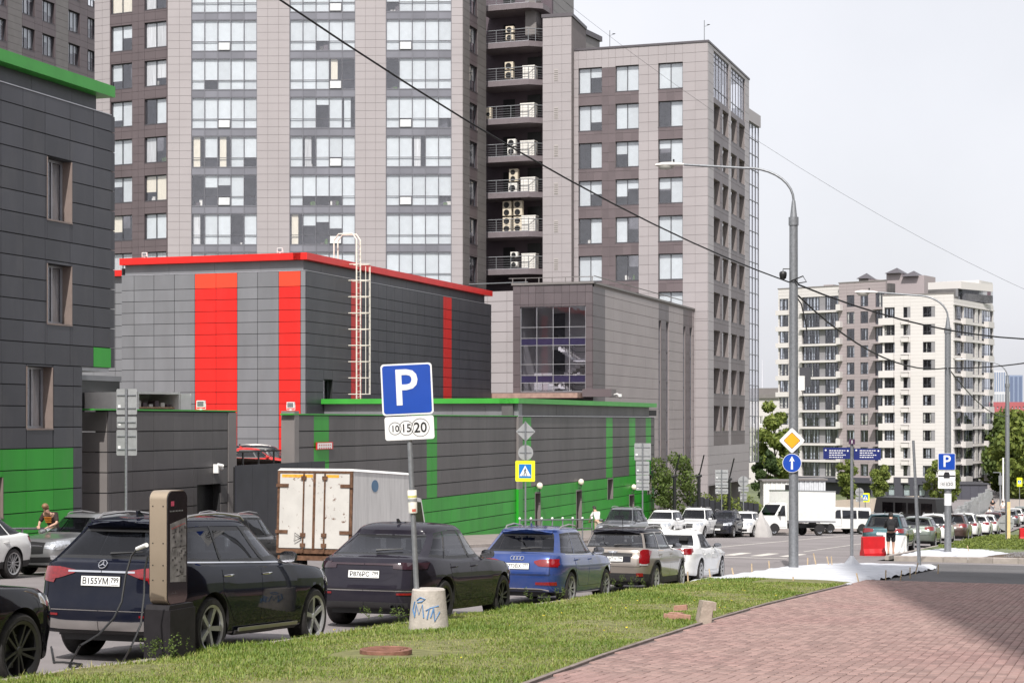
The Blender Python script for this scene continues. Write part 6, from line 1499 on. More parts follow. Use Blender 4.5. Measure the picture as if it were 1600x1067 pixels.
for sx in (fx_ for fx_ in (4.30/2-.80, 4.30/2-.80-2.67)):
    for sg in (1, -1):
        pts = []
        for an in np.linspace(R(-10), R(190), 17):
            q = []
            for rr_ in (.393, .45):
                x_, z_ = sx+rr_*math.cos(an), .34+rr_*math.sin(an); tt, vv_ = sh.inv('side', x_, max(.26, z_)); q.append((x_, sg*(sh.S(tt, vv_)[1]+.012), z_))
            pts.append(q)
        b = MB(); b.add([p for q in pts for p in q], [(2*k, 2*k+1, 2*k+3, 2*k+2) for k in range(16)]); b.build('arch_cladding', M_clad, c, M_, smooth=.7)
# --- white saloon
pw_ = paint('white_paint_car', (.74, .74, .73), dust=.03, rough=.3); w_ = 1.83/2
SED = dict(L=4.78, W=1.83, H=1.46, wb=2.79, fo=.93, nose=.84, cowlz=1.0, belt=.93, beltr=1.02, cowlx=.90, roofF=.18, tailx=.78, roofR=1.38, B=-.12, C=-.92, r=.325, gc=.17, gin=.27, rails=None, lip=False, wiper=False, rr=.235, sp=8, tail=(.02, .03, .08), rw=1.12, clad_v=.9, spo=-.05)
P = mk(SED, paint=pw_, rim=M_rimM, sp=7, plate=((None, None), [('rear', .62)]))
P['patches'] = [('tail_light', 'rear', [(.40, .84, .93), (.55, .80, .95), (w_-.1, .80, .96)], M_tail, .014), ('tail_light', 'side', [(-2.28, .80, .96), (-2.08, .88, .95)], M_tail, .012), ('chrome_strip', 'side', [(1.0, .27, .285), (-.8, .27, .285)], M_chrome, .012), ('chrome_strip', 'rear', [(0, .28, .30), (.7, .28, .30)], M_chrome, .012)]+std_front(P, (.62, .76))
M_ = put(P, 1091, -10.75); car('white saloon with red slanted tail lamps beside the white ground sheet', P, M_)
# --- far side of the street
P = mk(SUV, L=4.75, W=1.93, H=1.62, wb=2.86, fo=.88, r=.375, rr=.275, paint=pw_, tailx=.45, roofR=1.1, rails=None, rim=M_rimM, sp=6, style='twin', clad_v=2.2, archgap=.05, beltr=1.15, rw=1.14, lip=False); P['patches'] = std_rear(P, (.90, 1.06), .45)
rxx = P['L']/2-P['fo']-P['wb']; sw_ = by_px(17, -26.0); M_ = place(-26.0-P['W']/2+.1, sw_+rxx, 0, -1); car('white coupe SUV with grey arches by the green panels', P, M_)
psil = paint('silver_grey_paint', (.27, .275, .28), metal=.6, rough=.32)
P = mk(SUV, L=4.50, W=1.80, H=1.66, paint=psil, rails=M_sil, plate=None, nose=.94); P['patches'] = std_front(P, (.68, .88))+[('grille', 'front', [(0, .70, .86), (.34, .72, .85)], M_chrome, .006), ('fog_lamp', 'front', [(.6, .44, .54), (.74, .44, .54)], M_head, .012)]
car('silver crossover facing the viewer, half hidden behind the navy SUV', P, putZ(128, 48.5, -1, R(-4)), 0)
pdk = paint('charcoal_paint', (.035, .036, .042), metal=.4, rough=.35)
P = mk(SUV, L=4.6, H=1.72, paint=pdk, rails=M_sil); P['patches'] = std_front(P)
car('charcoal SUV with silver rails between the navy SUV and the rusty truck', P, putZ(372, 49.5, 1, R(3)), 0)
def row_car(px, Z, base, paint_, label, face=1, lod=1, yaw=0, group=None, **kw):
    P = mk(base, paint=paint_, **kw); P['patches'] = (std_rear(P) if face > 0 else std_front(P))
    if face > 0 and 'plate' not in kw: P['plate'] = ((None, None), [('rear', .82)])
    if face < 0: P['plate'] = ((None, None), [('front', .50)])
    return car(label, P, putZ(px, Z, face, yaw), lod, group)
pgrey = paint('mid_grey_paint', (.17, .18, .19), metal=.6, rough=.32)
row_car(972, 91, mk(SUV, H=1.82, W=1.88), pgrey, 'grey boxy SUV with roof rails facing the viewer beside the green wall', -1)
row_car(1036, 103, mk(SUV, H=1.66, rails=None), pw_, 'white crossover without roof rails facing the viewer', -1)
row_car(1086, 107, mk(SUV, L=4.9, H=1.80, W=1.95), pw_, 'big white SUV with roof rails facing the viewer', -1)
row_car(1131, 110, mk(SUV, H=1.66), paint('black_blue_paint', (.014, .016, .026)), 'black SUV between two white ones facing the viewer', -1)
row_car(1162, 113, mk(SUV, H=1.60, L=4.4), pw_, 'small white crossover with black grille beside the shrouded motorcycle', -1, rails=None)
# --- row beyond the driveway, tails to the viewer
teal = paint('teal_paint', (.015, .07, .085), metal=.4, rough=.3)
row_car(1389, 82.5, mk(SUV, L=4.95, W=1.98, H=1.75, r=.37), teal, 'dark teal SUV with pale number plate behind the red road barrier', 1, 0)
sage = paint('sage_grey_paint', (.16, .19, .165), metal=.4, rough=.3)
row_car(1438, 92, mk(SUV, H=1.58, L=4.4), sage, 'sage green hatchback parked ahead of the teal SUV', 1, 0, rails=None)
row_car(1462, 101, SUV, pw_, 'white SUV with angular red lamps next to the sage hatchback', 1, 1)
brn = paint('brown_paint', (.075, .045, .038), metal=.4, rough=.3)
row_car(1492, 109, SUV, brn, 'brown SUV parked just past the lamp post with parking sign', 1, 1)
row_car(1509, 118, mk(SUV, H=1.72), pw_, 'white SUV parked ahead of the brown one', 1, 1)
row_car(1529, 130, mk(SUV, H=1.58, L=4.3), pw_, 'small white hatchback further along the row of parked cars', 1, 1, rails=None)
row_car(1542, 141, mk(SUV, H=1.60), pw_, 'white crossover before the dark red estate in the row', 1, 2, rails=None)
row_car(1553, 151, SUV, paint('dark_red_paint', (.09, .015, .02)), 'dark red estate car far along the row', 1, 2)
row_car(1565, 162, SUV, brn, 'dusty brown SUV far along the row behind the yellow plank', 1, 2)
row_car(1578, 174, SUV, pgrey, 'grey crossover far along the row', 1, 2)
row_car(1587, 186, SUV, pw_, 'white crossover far along the row near the bend', 1, 2)
row_car(1596, 198, SUV, sage, 'pale green car at the far end of the row', 1, 2)
# --- cars in the raised yard
redp_ = paint('red_car_paint', (.50, .018, .015), rough=.28)
def putyard(px, Z, yaw): p = pZ(px, HY, Z); return T(p.x, p.y, YD(p.y)) @ Matrix.Rotation(slope(p.y), 4, 'X') @ Matrix.Rotation(R(90)+yaw, 4, 'Z')
P = mk(SED, paint=redp_); P['patches'] = std_front(P, (.62, .76)); car('red saloon in the raised yard above the hoarding', P, putyard(400, 84, R(-62)), 1)
P = mk(SUV, paint=paint('black_suv_yard', (.012, .014, .02)), rails=M_sil, L=4.9, H=1.74); P['patches'] = [('window_trim', 'side', [(.62, 1.04, 1.06), (-1.8, 1.08, 1.10)], M_chrome, .01)]; car('black SUV with chrome window line behind the red saloon', P, putyard(424, 90, R(-70)), 1)
for px, Z, lab, c_ in ((1590, 330, 'white car on the far lane under the trees', pw_), (1597, 322, 'silver car beside the white one on the far lane', psil)):
    P = mk(SUV, paint=c_, rails=None); P['patches'] = []; p = pZ(px, 782, Z); car(lab, P, T(p.x, p.y, p.z) @ Matrix.Rotation(R(60), 4, 'Z'), 2)

# ================================================================ trucks and vans
M_rust = mat('rust', (.11, .055, .03), .9, var=.4, sc=9, bump=.4)
def rusty_white():
    m = mat('rusty_white_paint', (.50, .485, .455), .6, var=.06, sc=3); n = m.node_tree.nodes; l = m.node_tree.links; b = n['Principled BSDF']; src = b.inputs['Base Color'].links[0].from_socket
    t = n.new('ShaderNodeTexNoise'); t.inputs['Scale'].default_value = 6.5; t.inputs['Detail'].default_value = 9; t.inputs['Roughness'].default_value = .75; ge = n.new('ShaderNodeNewGeometry'); l.new(ge.outputs['Position'], t.inputs[0])
    mr = n.new('ShaderNodeMapRange'); mr.inputs[1].default_value = .60; mr.inputs[2].default_value = .64; l.new(t.outputs[0], mr.inputs[0]); mx = n.new('ShaderNodeMix'); mx.data_type = 'RGBA'; mx.inputs['B'].default_value = (.12, .055, .03, 1); l.new(mr.outputs[0], mx.inputs[0]); l.new(src, mx.inputs['A']); l.new(mx.outputs['Result'], b.inputs['Base Color']); return m
M_rw = rusty_white()
pR = pZ(483, HY, 47.2); tk = thing('box_truck', 'old box truck with rust streaked white rear doors', 'truck', M=place(pR.x+.05, pR.y+2.0, R(1.5), 1)); MT = tk.matrix_basis
def tb(name, b, m, par=tk, MM=None, smooth=None): return b.build(name, m, par, MT if MM is None else MM, smooth=smooth)
bw_, bx0, bx1, bz0, bz1 = 1.07, -2.0, 2.3, .80, 2.92
M_boxs = mat('faded_grey_box_side', (.72, .71, .70), .55, var=.08, sc=1.6, dirt=.3, stretch=(3, 3, .5))
bx_ = tb('cargo_box', MB().box(bx0+.06, bx1, -bw_, bw_, bz0, bz1-.06), M_boxs); tb('box_roof', MB().prism([(-bw_-.02, bz1-.06), (bw_+.02, bz1-.06), (bw_-.06, bz1), (-bw_+.06, bz1)], bx0+.03, bx1+.02, 'x'), M_white, bx_)
fr = MB(); fr.box(bx0, bx0+.06, -bw_, bw_, bz1-.12, bz1-.07); fr.box(bx0, bx0+.06, -bw_, -bw_+.07, bz0, bz1-.12); fr.box(bx0, bx0+.06, bw_-.07, bw_, bz0, bz1-.12); fr.box(bx0, bx0+.06, -bw_, bw_, bz0-.12, bz0); tb('door_frame', fr, M_rust, bx_)
for sg in (1, -1):
    y0, y1 = (.03, bw_-.08) if sg > 0 else (-bw_+.08, -.03)
    d_ = tb('rear_door', MB().box(bx0-.015, bx0+.03, y0, y1, bz0+.02, bz1-.14), M_rw, bx_)
    tb('reflective_tape', MB().box(bx0-.018, bx0-.015, y0+(.02 if sg > 0 else .3), y1-(.05 if sg > 0 else .3), bz1-.24, bz1-.16), mat('faded_orange_tape', (.65, .32, .03), .6, var=.3, sc=12), d_)
    yl = y0+.22 if sg < 0 else y1-.52; yb_ = sg*.30
    tb('lock_bar', MB().tube([(bx0-.04, yb_, bz0-.1), (bx0-.04, yb_, bz1-.1)], .022, 6), M_rust, d_)
    for z_ in (bz0+.05, bz0+.32, bz1-.3): tb('bracket', MB().box(bx0-.06, bx0-.015, yb_-.07, yb_+.07, z_, z_+.1), M_rust, d_)
    for z_ in (bz1-.5, bz0+.4): tb('hinge', MB().box(bx0-.04, bx0-.015, min(sg*(bw_+.02), sg*(bw_-.33)), max(sg*(bw_+.02), sg*(bw_-.33)), z_, z_+.09), M_rust, d_)
tb('gasket', MB().box(bx0-.03, bx0-.01, -.035, .035, bz0, bz1-.14), M_rust, bx_)
tb('handle', MB().tube([(bx0-.06, .34, bz0+.3), (bx0-.09, .5, bz0+.42), (bx0-.09, .52, bz0+.2), (bx0-.06, .34, bz0+.28)], .014, 5), M_black, bx_)
tb('side_sticker', MB().lathe([(.22, 0), (.22, .004)], 18, M=T(-.4, -bw_-.004, bz1-.42) @ Matrix.Rotation(R(90), 4, 'X') @ Matrix.Diagonal((1.15, .75, 1, 1))), mat('pale_blue_sticker', (.10, .20, .33), .6), bx_)
ch = MB(); ch.box(bx0+.1, 4.2, -.42, -.32, .55, .78); ch.box(bx0+.1, 4.2, .32, .42, .55, .78); ch.box(bx0-.05, bx0+.05, -1.0, 1.0, .5, .62); tb('chassis', ch, M_rust)
cab = MB(); cab.prism([(2.45, .5), (4.3, .5), (4.35, 1.15), (4.0, 1.35), (3.55, 2.2), (2.5, 2.3)], -.98, .98, 'y'); tb('cab', cab, M_white, smooth=.5)
for z_, sg in ((1.4, 1), (1.4, -1)): tb('side_window', MB().prism([(2.9, z_), (3.85, z_), (3.5, z_+.7), (2.9, z_+.72)], sg*.982, sg*.99, 'y'), CG)
tb('windshield', MB().prism([(4.0, 1.42), (4.02, 1.42), (3.62, 2.12), (3.58, 2.12)], -.85, .85, 'y'), CG)
ty, rm = wheel_meshes(.36, .2, .24, 6, M_white, 'plain')
for wx in (-.9, 3.5):
    for sg in (1, -1):
        Mw = MT @ T(wx, sg*.88, .36) @ (Matrix.Rotation(math.pi, 4, 'Z') if sg > 0 else Matrix.Identity(4)); o_ = ob('wheel', ty, tk, Mw); ob('rim', rm, o_, Mw)
# --- white delivery truck and minibus at the bend
def cabtruck(label, M, boxed=True):
    t_ = thing('delivery_truck' if boxed else 'minibus', label, 'truck' if boxed else 'van', M=M); add = lambda n, b, m, par=t_, sm=None: b.build(n, m, par, M, smooth=sm)
    pw2 = paint('white_van_paint', (.72, .72, .70), rough=.35, dust=.05)
    if boxed:
        bx = add('cargo_box', MB().box(-3.0, 1.05, -1.05, 1.05, .95, 3.0), pw2); add('box_trim', MB().box(-3.02, 1.07, -1.07, 1.07, .90, 1.0).box(-3.02, 1.07, -1.07, 1.07, 2.97, 3.04), M_alu, bx)
        add('chassis', MB().box(-2.9, 2.4, -.45, .45, .5, .8).box(-1.2, .2, -.9, -.6, .45, .8), M_black)
        prof = [(1.15, .45), (2.95, .45), (3.0, .95), (2.75, 1.15), (2.1, 1.3), (1.55, 2.1), (1.2, 2.2), (1.15, 2.2)]; ws = [(2.08, 1.34), (2.11, 1.34), (1.60, 2.05), (1.56, 2.05)]; sw_ = [(1.3, 1.3), (2.0, 1.3), (1.55, 1.98), (1.3, 2.0)]; wh = (-1.7, 2.25); r_, hw_ = .36, .97
    else:
        prof = [(-2.45, .4), (2.35, .4), (2.45, .75), (2.35, 1.0), (1.65, 1.15), (1.0, 1.9), (.6, 1.97), (-2.3, 1.97), (-2.45, 1.2)]; ws = [(1.68, 1.18), (1.71, 1.18), (1.06, 1.87), (1.03, 1.87)]; sw_ = [(.55, 1.15), (1.45, 1.15), (.92, 1.75), (.55, 1.78)]; wh = (-1.45, 1.55); r_, hw_ = .34, .95
    bv = MB(); n_ = len(prof)
    for y, ins in ((-hw_, .0), (-hw_+.0, .0)): pass
    pin = [(x, z) for x, z in prof]
    vs_m = []
    for y, k in ((-hw_, .94), (-hw_*.9, 1.0), (hw_*.9, 1.0), (hw_, .94)):
        for x, z in prof: vs_m.append((x, y*(1-.10*max(0, z-1.1)), .4+(z-.4)*(.985 if k < 1 else 1)))
    bv.add(vs_m, [(i*n_+j, i*n_+(j+1) % n_, (i+1)*n_+(j+1) % n_, (i+1)*n_+j) for i in range(3) for j in range(n_)]+[tuple(range(n_)), tuple(range(4*n_-1, 3*n_-1, -1))]); body = add('cab' if boxed else 'body', bv, pw2, t_, .5)
    add('windshield', MB().prism(ws, -hw_*.80, hw_*.80, 'y'), CG, body)
    for sg in (1, -1):
        yy = lambda z: sg*(hw_*(1-.10*max(0, z-1.1))+.006)
        def quad(pts, nm, m):
            b = MB(); b.add([(x, yy(z), z) for x, z in pts]+[(x, yy(z)-sg*.02, z) for x, z in pts], [tuple(range(len(pts))), tuple(range(2*len(pts)-1, len(pts)-1, -1))]); add(nm, b, m, body)
        quad(sw_, 'side_window', CG)
        if not boxed: quad([(-.95, 1.15), (.4, 1.15), (.4, 1.75), (-.95, 1.75)], 'side_window', CG); quad([(-2.2, 1.17), (-1.1, 1.17), (-1.1, 1.75), (-2.15, 1.72)], 'side_window', CG)
        quad([(1.28 if boxed else .5, .55), (2.0 if boxed else 1.5, .55), (2.0 if boxed else 1.5, .56), (1.28 if boxed else .5, .56)], 'door_seam', M_gap); quad([(1.28 if boxed else .5, .55), (1.285 if boxed else .51, .55), (1.285 if boxed else .51, 1.3), (1.28 if boxed else .5, 1.3)], 'door_seam', M_gap)
        add('mirror', MB().box(prof[4][0]-.25, prof[4][0]-.15, sg*(hw_+.02), sg*(hw_+.2), 1.3, 1.6), M_black, body)
        add('head_light', MB().box(prof[2][0]-.12, prof[2][0]+.005, sg*.55, sg*(hw_-.06), .80, .98), M_head, body)
    add('bumper', MB().box(prof[1][0]-.1, prof[1][0]+.06, -hw_*.95, hw_*.95, .38, .62), M_clad if boxed else pw2, body); add('grille', MB().box(prof[2][0]-.1, prof[2][0]+.01, -.45, .45, .68, .9), M_black, body)
    ty, rm = wheel_meshes(r_, .2, .21, 6, M_alu, 'plain')
    for wx in wh:
        for sg in (1, -1):
            Mw = M @ T(wx, sg*(hw_-.12), r_) @ (Matrix.Rotation(math.pi, 4, 'Z') if sg > 0 else Matrix.Identity(4)); o_ = ob('wheel', ty, t_, Mw); ob('rim', rm, o_, Mw)
            a_ = MB(); a_.add([(wx+(r_+.02)*math.cos(q)*f_, sg*(hw_+.004), r_+(r_+.02)*math.sin(q)*f_) for q in np.linspace(0, math.pi, 13) for f_ in (1.0, 1.2)], [(2*k, 2*k+1, 2*k+3, 2*k+2) for k in range(12)]); a_.add([(wx+(r_+.03)*math.cos(q), sg*(hw_+.002), r_+(r_+.03)*math.sin(q)) for q in np.linspace(-.2, math.pi+.2, 15)], [tuple(range(15))], 0); add('wheel_arch', a_, M_clad, body)
cabtruck('white delivery truck with plain white box by the shrouded motorcycle', putZ(1236, 121, -1, R(-40)) @ T(0, 0, 0), True)
cabtruck('white minibus with dark windows behind the street name post', putZ(1310, 133, -1, R(-42)), False)
# --- white van with open tailgate above the low wall, black site bus behind the teal SUV
pv0 = pZ(246, HY, 66); vm = T(pv0.x, pv0.y, YD(pv0.y)) @ Matrix.Rotation(R(160), 4, 'Z'); vn = thing('white_van', 'white van with its tail open showing bare shelving above the low wall', 'van', M=vm)
MB().box(-.1, 5, -1.0, 1.0, .4, .5).box(-.1, 5, -1.0, -.94, .5, 2.35).box(-.1, 5, .94, 1.0, .5, 2.35).box(-.1, 5, -.94, .94, 2.27, 2.35).box(1.6, 1.7, -.94, .94, .5, 2.27).build('body', M_white, vn, vm)
for z_ in (1.2, 1.75): MB().box(.1, 1.6, -.9, .9, z_, z_+.05).build('shelf', mat('plywood', (.42, .28, .17), .8, var=.15), vn, vm)
for k in range(6): MB().box(.2, .6, -.8+.28*k, -.62+.28*k, 1.8, 1.9+.06*(k % 3)).build('load', M_stuffs[0 if k % 2 else 2], vn, vm)
MB().box(-.14, -.1, -1.5, -1.0, .6, 2.3).build('rear_door', M_white, vn, vm); MB().box(-.14, -.1, 1.0, 1.9, .6, 1.9).build('rear_door', M_white, vn, vm)
for sx in (.9, 4.2):
    for sg in (1, -1): ob('wheel', ty, vn, vm @ T(sx, sg*.9, .36))
pb0 = pZ(1428, HY, 150); bm_ = T(pb0.x, pb0.y, G(pb0.y)) @ Matrix.Rotation(R(150), 4, 'Z'); bs = thing('black_bus', 'matt black minibus with grey rear panel behind the teal SUV', 'bus', M=bm_)
MB().prism([(-3, .5), (3.2, .5), (3.3, 1.6), (3.0, 2.8), (-2.9, 2.8), (-3.1, 1.5)], -1.1, 1.1, 'y').build('body', mat('matt_black_body', (.02, .02, .022), .5), bs, bm_, smooth=.5)
MB().prism([(3.27, 1.75), (3.30, 1.75), (3.10, 2.5), (3.06, 2.5)], -.8, .8, 'y').build('windshield', CG, bs, bm_); MB().box(3.2, 3.33, -.9, .9, 1.0, 1.4).build('panel', M_panw, bs, bm_)
for sg in (1, -1):
    for k in range(4): MB().box(-2.6+1.3*k, -1.5+1.3*k, min(sg*1.1, sg*1.115), max(sg*1.1, sg*1.115), 1.5, 2.4).build('side_window', CG, bs, bm_)
    for sx in (-1.9, 2.0): ob('wheel', ty, bs, bm_ @ T(sx, sg*1.0, .36))
# ================================================================ street furniture
def gpt(px, py, off=0): return pg(px, py, off)
def rrect(w_, h_, r_, n=5):
    pts = []
    for cx_, cy_, a0 in ((w_/2-r_, h_/2-r_, 0), (-w_/2+r_, h_/2-r_, 90), (-w_/2+r_, -h_/2+r_, 180), (w_/2-r_, -h_/2+r_, 270)):
        for k in range(n+1): a = R(a0+90*k/n); pts.append((cx_+r_*math.cos(a), cy_+r_*math.sin(a)))
    return pts
M_sblue = mat('sign_blue', (.005, .055, .36), .35, var=.04, sc=6, coat=.3); M_swhite = mat('sign_white', (.74, .74, .74), .4, var=.04, sc=6); M_syel = mat('sign_fluorescent_yellow', (.80, .83, .02), .4, var=.03); M_sback = mat('sign_back_grey', (.36, .37, .375), .5, .4, var=.1, sc=6, rnd=.06); M_samb = mat('sign_amber', (.82, .36, .015), .4, var=.05); M_sblk = mat('sign_black', (.012, .012, .014), .5)
def plate(parent, M, pts, d0, d1, m, name='plate'):
    """flat plate in the local x-z plane; front face is towards local -y"""
    b = MB(); b.prism(pts, d0, d1, 'y'); return b.build(name, m, parent, M)
def letters(parent, M, txt, size, m, x=0, z=0, d=-.012, xs=1.0, name='lettering'):
    return ob(name, text_mesh(txt, size, m, .0015), parent, M @ T(x, d, z) @ Matrix.Rotation(R(90), 4, 'X') @ Matrix.Diagonal((xs, 1, 1, 1)))
def disc(r_, n=28): return [(r_*math.cos(2*math.pi*k/n), r_*math.sin(2*math.pi*k/n)) for k in range(n)]
def ringmesh(parent, M, r0, r1, x, z, d, m, name='ring'):
    b = MB(); n = 36; vs = []
    for k in range(n): a = 2*math.pi*k/n; vs += [(x+r0*math.cos(a), d, z+r0*math.sin(a)), (x+r1*math.cos(a), d, z+r1*math.sin(a))]
    b.add(vs, [(2*k, 2*k+1, (2*k+3) % (2*n), (2*k+2) % (2*n)) for k in range(n)]); return b.build(name, m, parent, M)
# --- parking sign in its concrete foot
p = gpt(668, 986, .17); SC = 112.
pk = thing('parking_sign', 'leaning parking sign with tariff plate on a pole in a graffitied concrete foot', 'sign', (p.x, p.y, p.z), PHI*.9); Mp = pk.matrix_basis
b = MB(); b.lathe([(.29, 0), (.285, .05), (.235, .57), (.22, .585), (.0, .585)], 28, M=T(0, 0, 0)); ft = b.build('concrete_foot', mat('foot_concrete', (.44, .40, .36), .85, var=.14, sc=9, bump=.35, bsc=40), pk, Mp @ T(0, .2, 0), smooth=.6)
gpaint = mat('blue_spray_paint', (.10, .22, .42), .7, var=.2, sc=15)
def spray(pts):
    vs3 = []
    for x_, z_ in pts:
        rr_ = .29-(.055)*(z_/.57)+.004; a = x_/rr_; vs3.append((rr_*math.sin(a), -rr_*math.cos(a), z_))
    MB().tube(vs3, .011, 5).build('graffiti', gpaint, ft, Mp @ T(0, .2, 0))
spray([(-.2, .42), (-.24, .3), (-.2, .22)]); spray([(-.16, .44), (-.1, .48), (-.03, .46), (-.08, .42), (-.15, .41)]); spray([(-.2, .2), (-.17, .38), (-.12, .24), (-.07, .38), (-.05, .2)]); spray([(0, .18), (.03, .33), (-.02, .30)]); spray([(.03, .33), (.17, .36)]); spray([(.05, .2), (.09, .33)]); spray([(.09, .33), (.11, .15), (.19, .28)])
lean = Matrix.Rotation(R(2.1), 4, 'Y') ; Ml = Mp @ T(-.17, .2, .5) @ Matrix.Rotation(R(-2.6), 4, 'Y')
MB().tube([(0, 0, 0), (0, 0, 3.2)], .038, 12).build('pole', M_galv, pk, Ml, smooth=.6)
Ms = Ml @ T(.0, -.06, 2.92)
pp = plate(pk, Ms, rrect(.73, .73, .05), -.005, .012, M_swhite, 'parking_plate'); plate(pp, Ms, rrect(.685, .685, .04), -.008, -.0055, M_sblue, 'blue_field'); letters(pp, Ms, 'P', .72, M_swhite, -.02, .0, -.0105, .95, 'letter')
Mt_ = Ml @ T(.01, -.06, 2.37); tp = plate(pk, Mt_, rrect(.70, .335, .035), -.005, .012, M_swhite, 'tariff_plate')
for x_, r_, tx, s_ in ((-.205, .09, '10', .125), (-.045, .105, '15', .16), (.155, .13, '20', .20)): ringmesh(tp, Mt_, r_-.007, r_, x_, 0, -.008, M_sblk); letters(tp, Mt_, tx, s_, M_sblk, x_, -.005, -.0085, .95)
Mn = Ml @ T(.0, -.0, 1.32); b = MB(); b.lathe([(.062, -.16), (.064, -.15), (.066, .16), (.062, .165)], 16); nt_ = b.build('paper_notice', mat('paper', (.72, .70, .62), .8, var=.12, sc=14), pk, Mn, smooth=.7); b = MB(); b.lathe([(.067, -.0), (.067, .045)], 16, cap=False); b.build('notice_band', M_sback, nt_, Mn); b = MB(); b.lathe([(.067, .06), (.067, .09)], 16, cap=False); b.build('notice_band', mat('notice_yellow', (.6, .58, .2), .8), nt_, Mn); b = MB(); b.add([(.067*math.sin(a), -.067*math.cos(a), z_) for a in (-.1, .2, .5, .8) for z_ in (-.14, -.1)], [(0, 1, 3, 2), (2, 3, 5, 4), (4, 5, 7, 6)]); b.build('notice_print', mat('notice_red', (.5, .12, .08), .8), nt_, Mn)

# --- charging post
p = gpt(263, 1024, .16); ck = thing('charging_post', 'gold edged electric charging kiosk with black glass face on a dark plinth', 'charging station', (p.x, p.y, p.z), PHI-R(24)); Mk = ck.matrix_basis
M_gold = mat('champagne_metal', (.52, .42, .31), .38, .75, var=.05, sc=3); M_bglass = mat('black_screen_glass', (.012, .010, .013), .06, 0, var=.0, coat=1)
b = MB(); b.prism([(-.25, -.3), (.25, -.3), (.25, .55), (-.25, .55)], -.16, .2, 'x'); b.prism([(-.25, .55), (.25, .55), (.23, .60), (-.23, .60)], -.14, .18, 'x'); b.build('plinth', mat('dark_plinth', (.016, .014, .016), .6, var=.2, sc=7, spec=.3), ck, Mk)
pr = [(x_, z_+1.245) for x_, z_ in rrect(.40, 1.30, .10, 8)]
b = MB(); b.prism(pr, -.115, .115, 'x'); bo = b.build('casing', M_gold, ck, Mk, smooth=.5)
pr2 = [(x_, z_+1.245) for x_, z_ in rrect(.385, 1.285, .092, 8)]
for x0, x1 in ((.115, .127), (-.127, -.115)): b = MB(); b.prism(pr2, x0, x1, 'x'); b.build('glass_face', M_bglass, ck, Mk, smooth=.5)
mp = mat('map_print', (.17, .16, .165), .5, var=.5, sc=9); b = MB(); b.add([(.1285, -.15, .86), (.1285, .17, .84), (.1285, .17, 1.58), (.1285, -.15, 1.52)], [(0, 1, 2, 3)]); sc_ = b.build('map_display', mp, bo, Mk)
mk_l = mat('map_line', (.05, .045, .05), .6); b = MB()
for k in range(46):
    y_ = random.uniform(-.145, .14); z_ = random.uniform(.9, 1.48); w2, h2 = random.choice(((.05, .006), (.008, .05), (.03, .025), (.06, .008))); b.box(.129, .130, y_, min(.165, y_+w2), z_, z_+h2)
b.build('map_streets', mk_l, sc_, Mk); b = MB(); [b.box(.129, .1305, -.12+.04*k, -.095+.04*k, 1.46+.008*k, 1.468+.008*k) for k in range(7)]; b.build('map_heading', mat('map_red', (.45, .05, .05), .6), sc_, Mk)
b = MB(); b.box(.128, .129, -.13, -.07, 1.72, 1.775); b.build('logo', mat('pink_logo', (.5, .06, .12), .5), bo, Mk); b = MB(); [b.box(.128, .129, -.15+.03*k, -.14+.03*k, 1.655, 1.67) for k in range(9)]; [b.box(.128, .129, -.13+.028*k, -.13+.028*k, .72, .735+.01*(k % 2)) for k in range(5)]; b.build('small_print', M_sback, bo, Mk)
for z_ in (1.05, 1.3, 1.72, .88):
    for x_ in (-.07, .07): MB().lathe([(.008, 0), (.008, .004)], 8, M=T(x_, -.201, z_) @ Matrix.Rotation(R(90), 4, 'X')).build('screw', M_black, bo, Mk)
MB().tube([(-.13, .12, 1.15), (-.13, .12, .6), (-.1, .1, .5)], .02, 6).build('socket_cable', M_black, ck, Mk)
pa = pZ(229, 851, 19.75); pbz = pZ(214, 857, 19.9)
cb = thing('charging_cable', 'black charging cable with white plug hanging from the kiosk to the road', 'cable', tuple(pa)); MB().tube([pa, pbz], [.026, .022], 8).build('plug', M_white, cb)
gpz = [pbz, pZ(205, 868, 19.9), pZ(196, 900, 19.8), pZ(190, 940, 19.7), pZ(178, 965, 19.5), pZ(155, 990, 19.2), pZ(125, 1008, 18.8)]
g1 = pg(113, 1030, .03); g2 = pg(108, 1040, .02); g3 = pg(128, 1037, .02); g4 = pg(84, 1034, .02); gg = [g1, g2, pg(118, 1043, .02), g3, pg(100, 1034, .02), g4, pg(80, 1010, .02)]
MB().tube(gpz+gg, .0125, 7).build('cable', M_wire, cb, smooth=1)
MB().tube([pZ(231, 868, 19.7), pZ(226, 890, 19.7), pZ(225, 930, 19.6), pZ(220, 975, 19.4), pZ(205, 1010, 19.1), pg(190, 1037, .04)], .012, 6).build('cable', M_wire, cb, smooth=1)

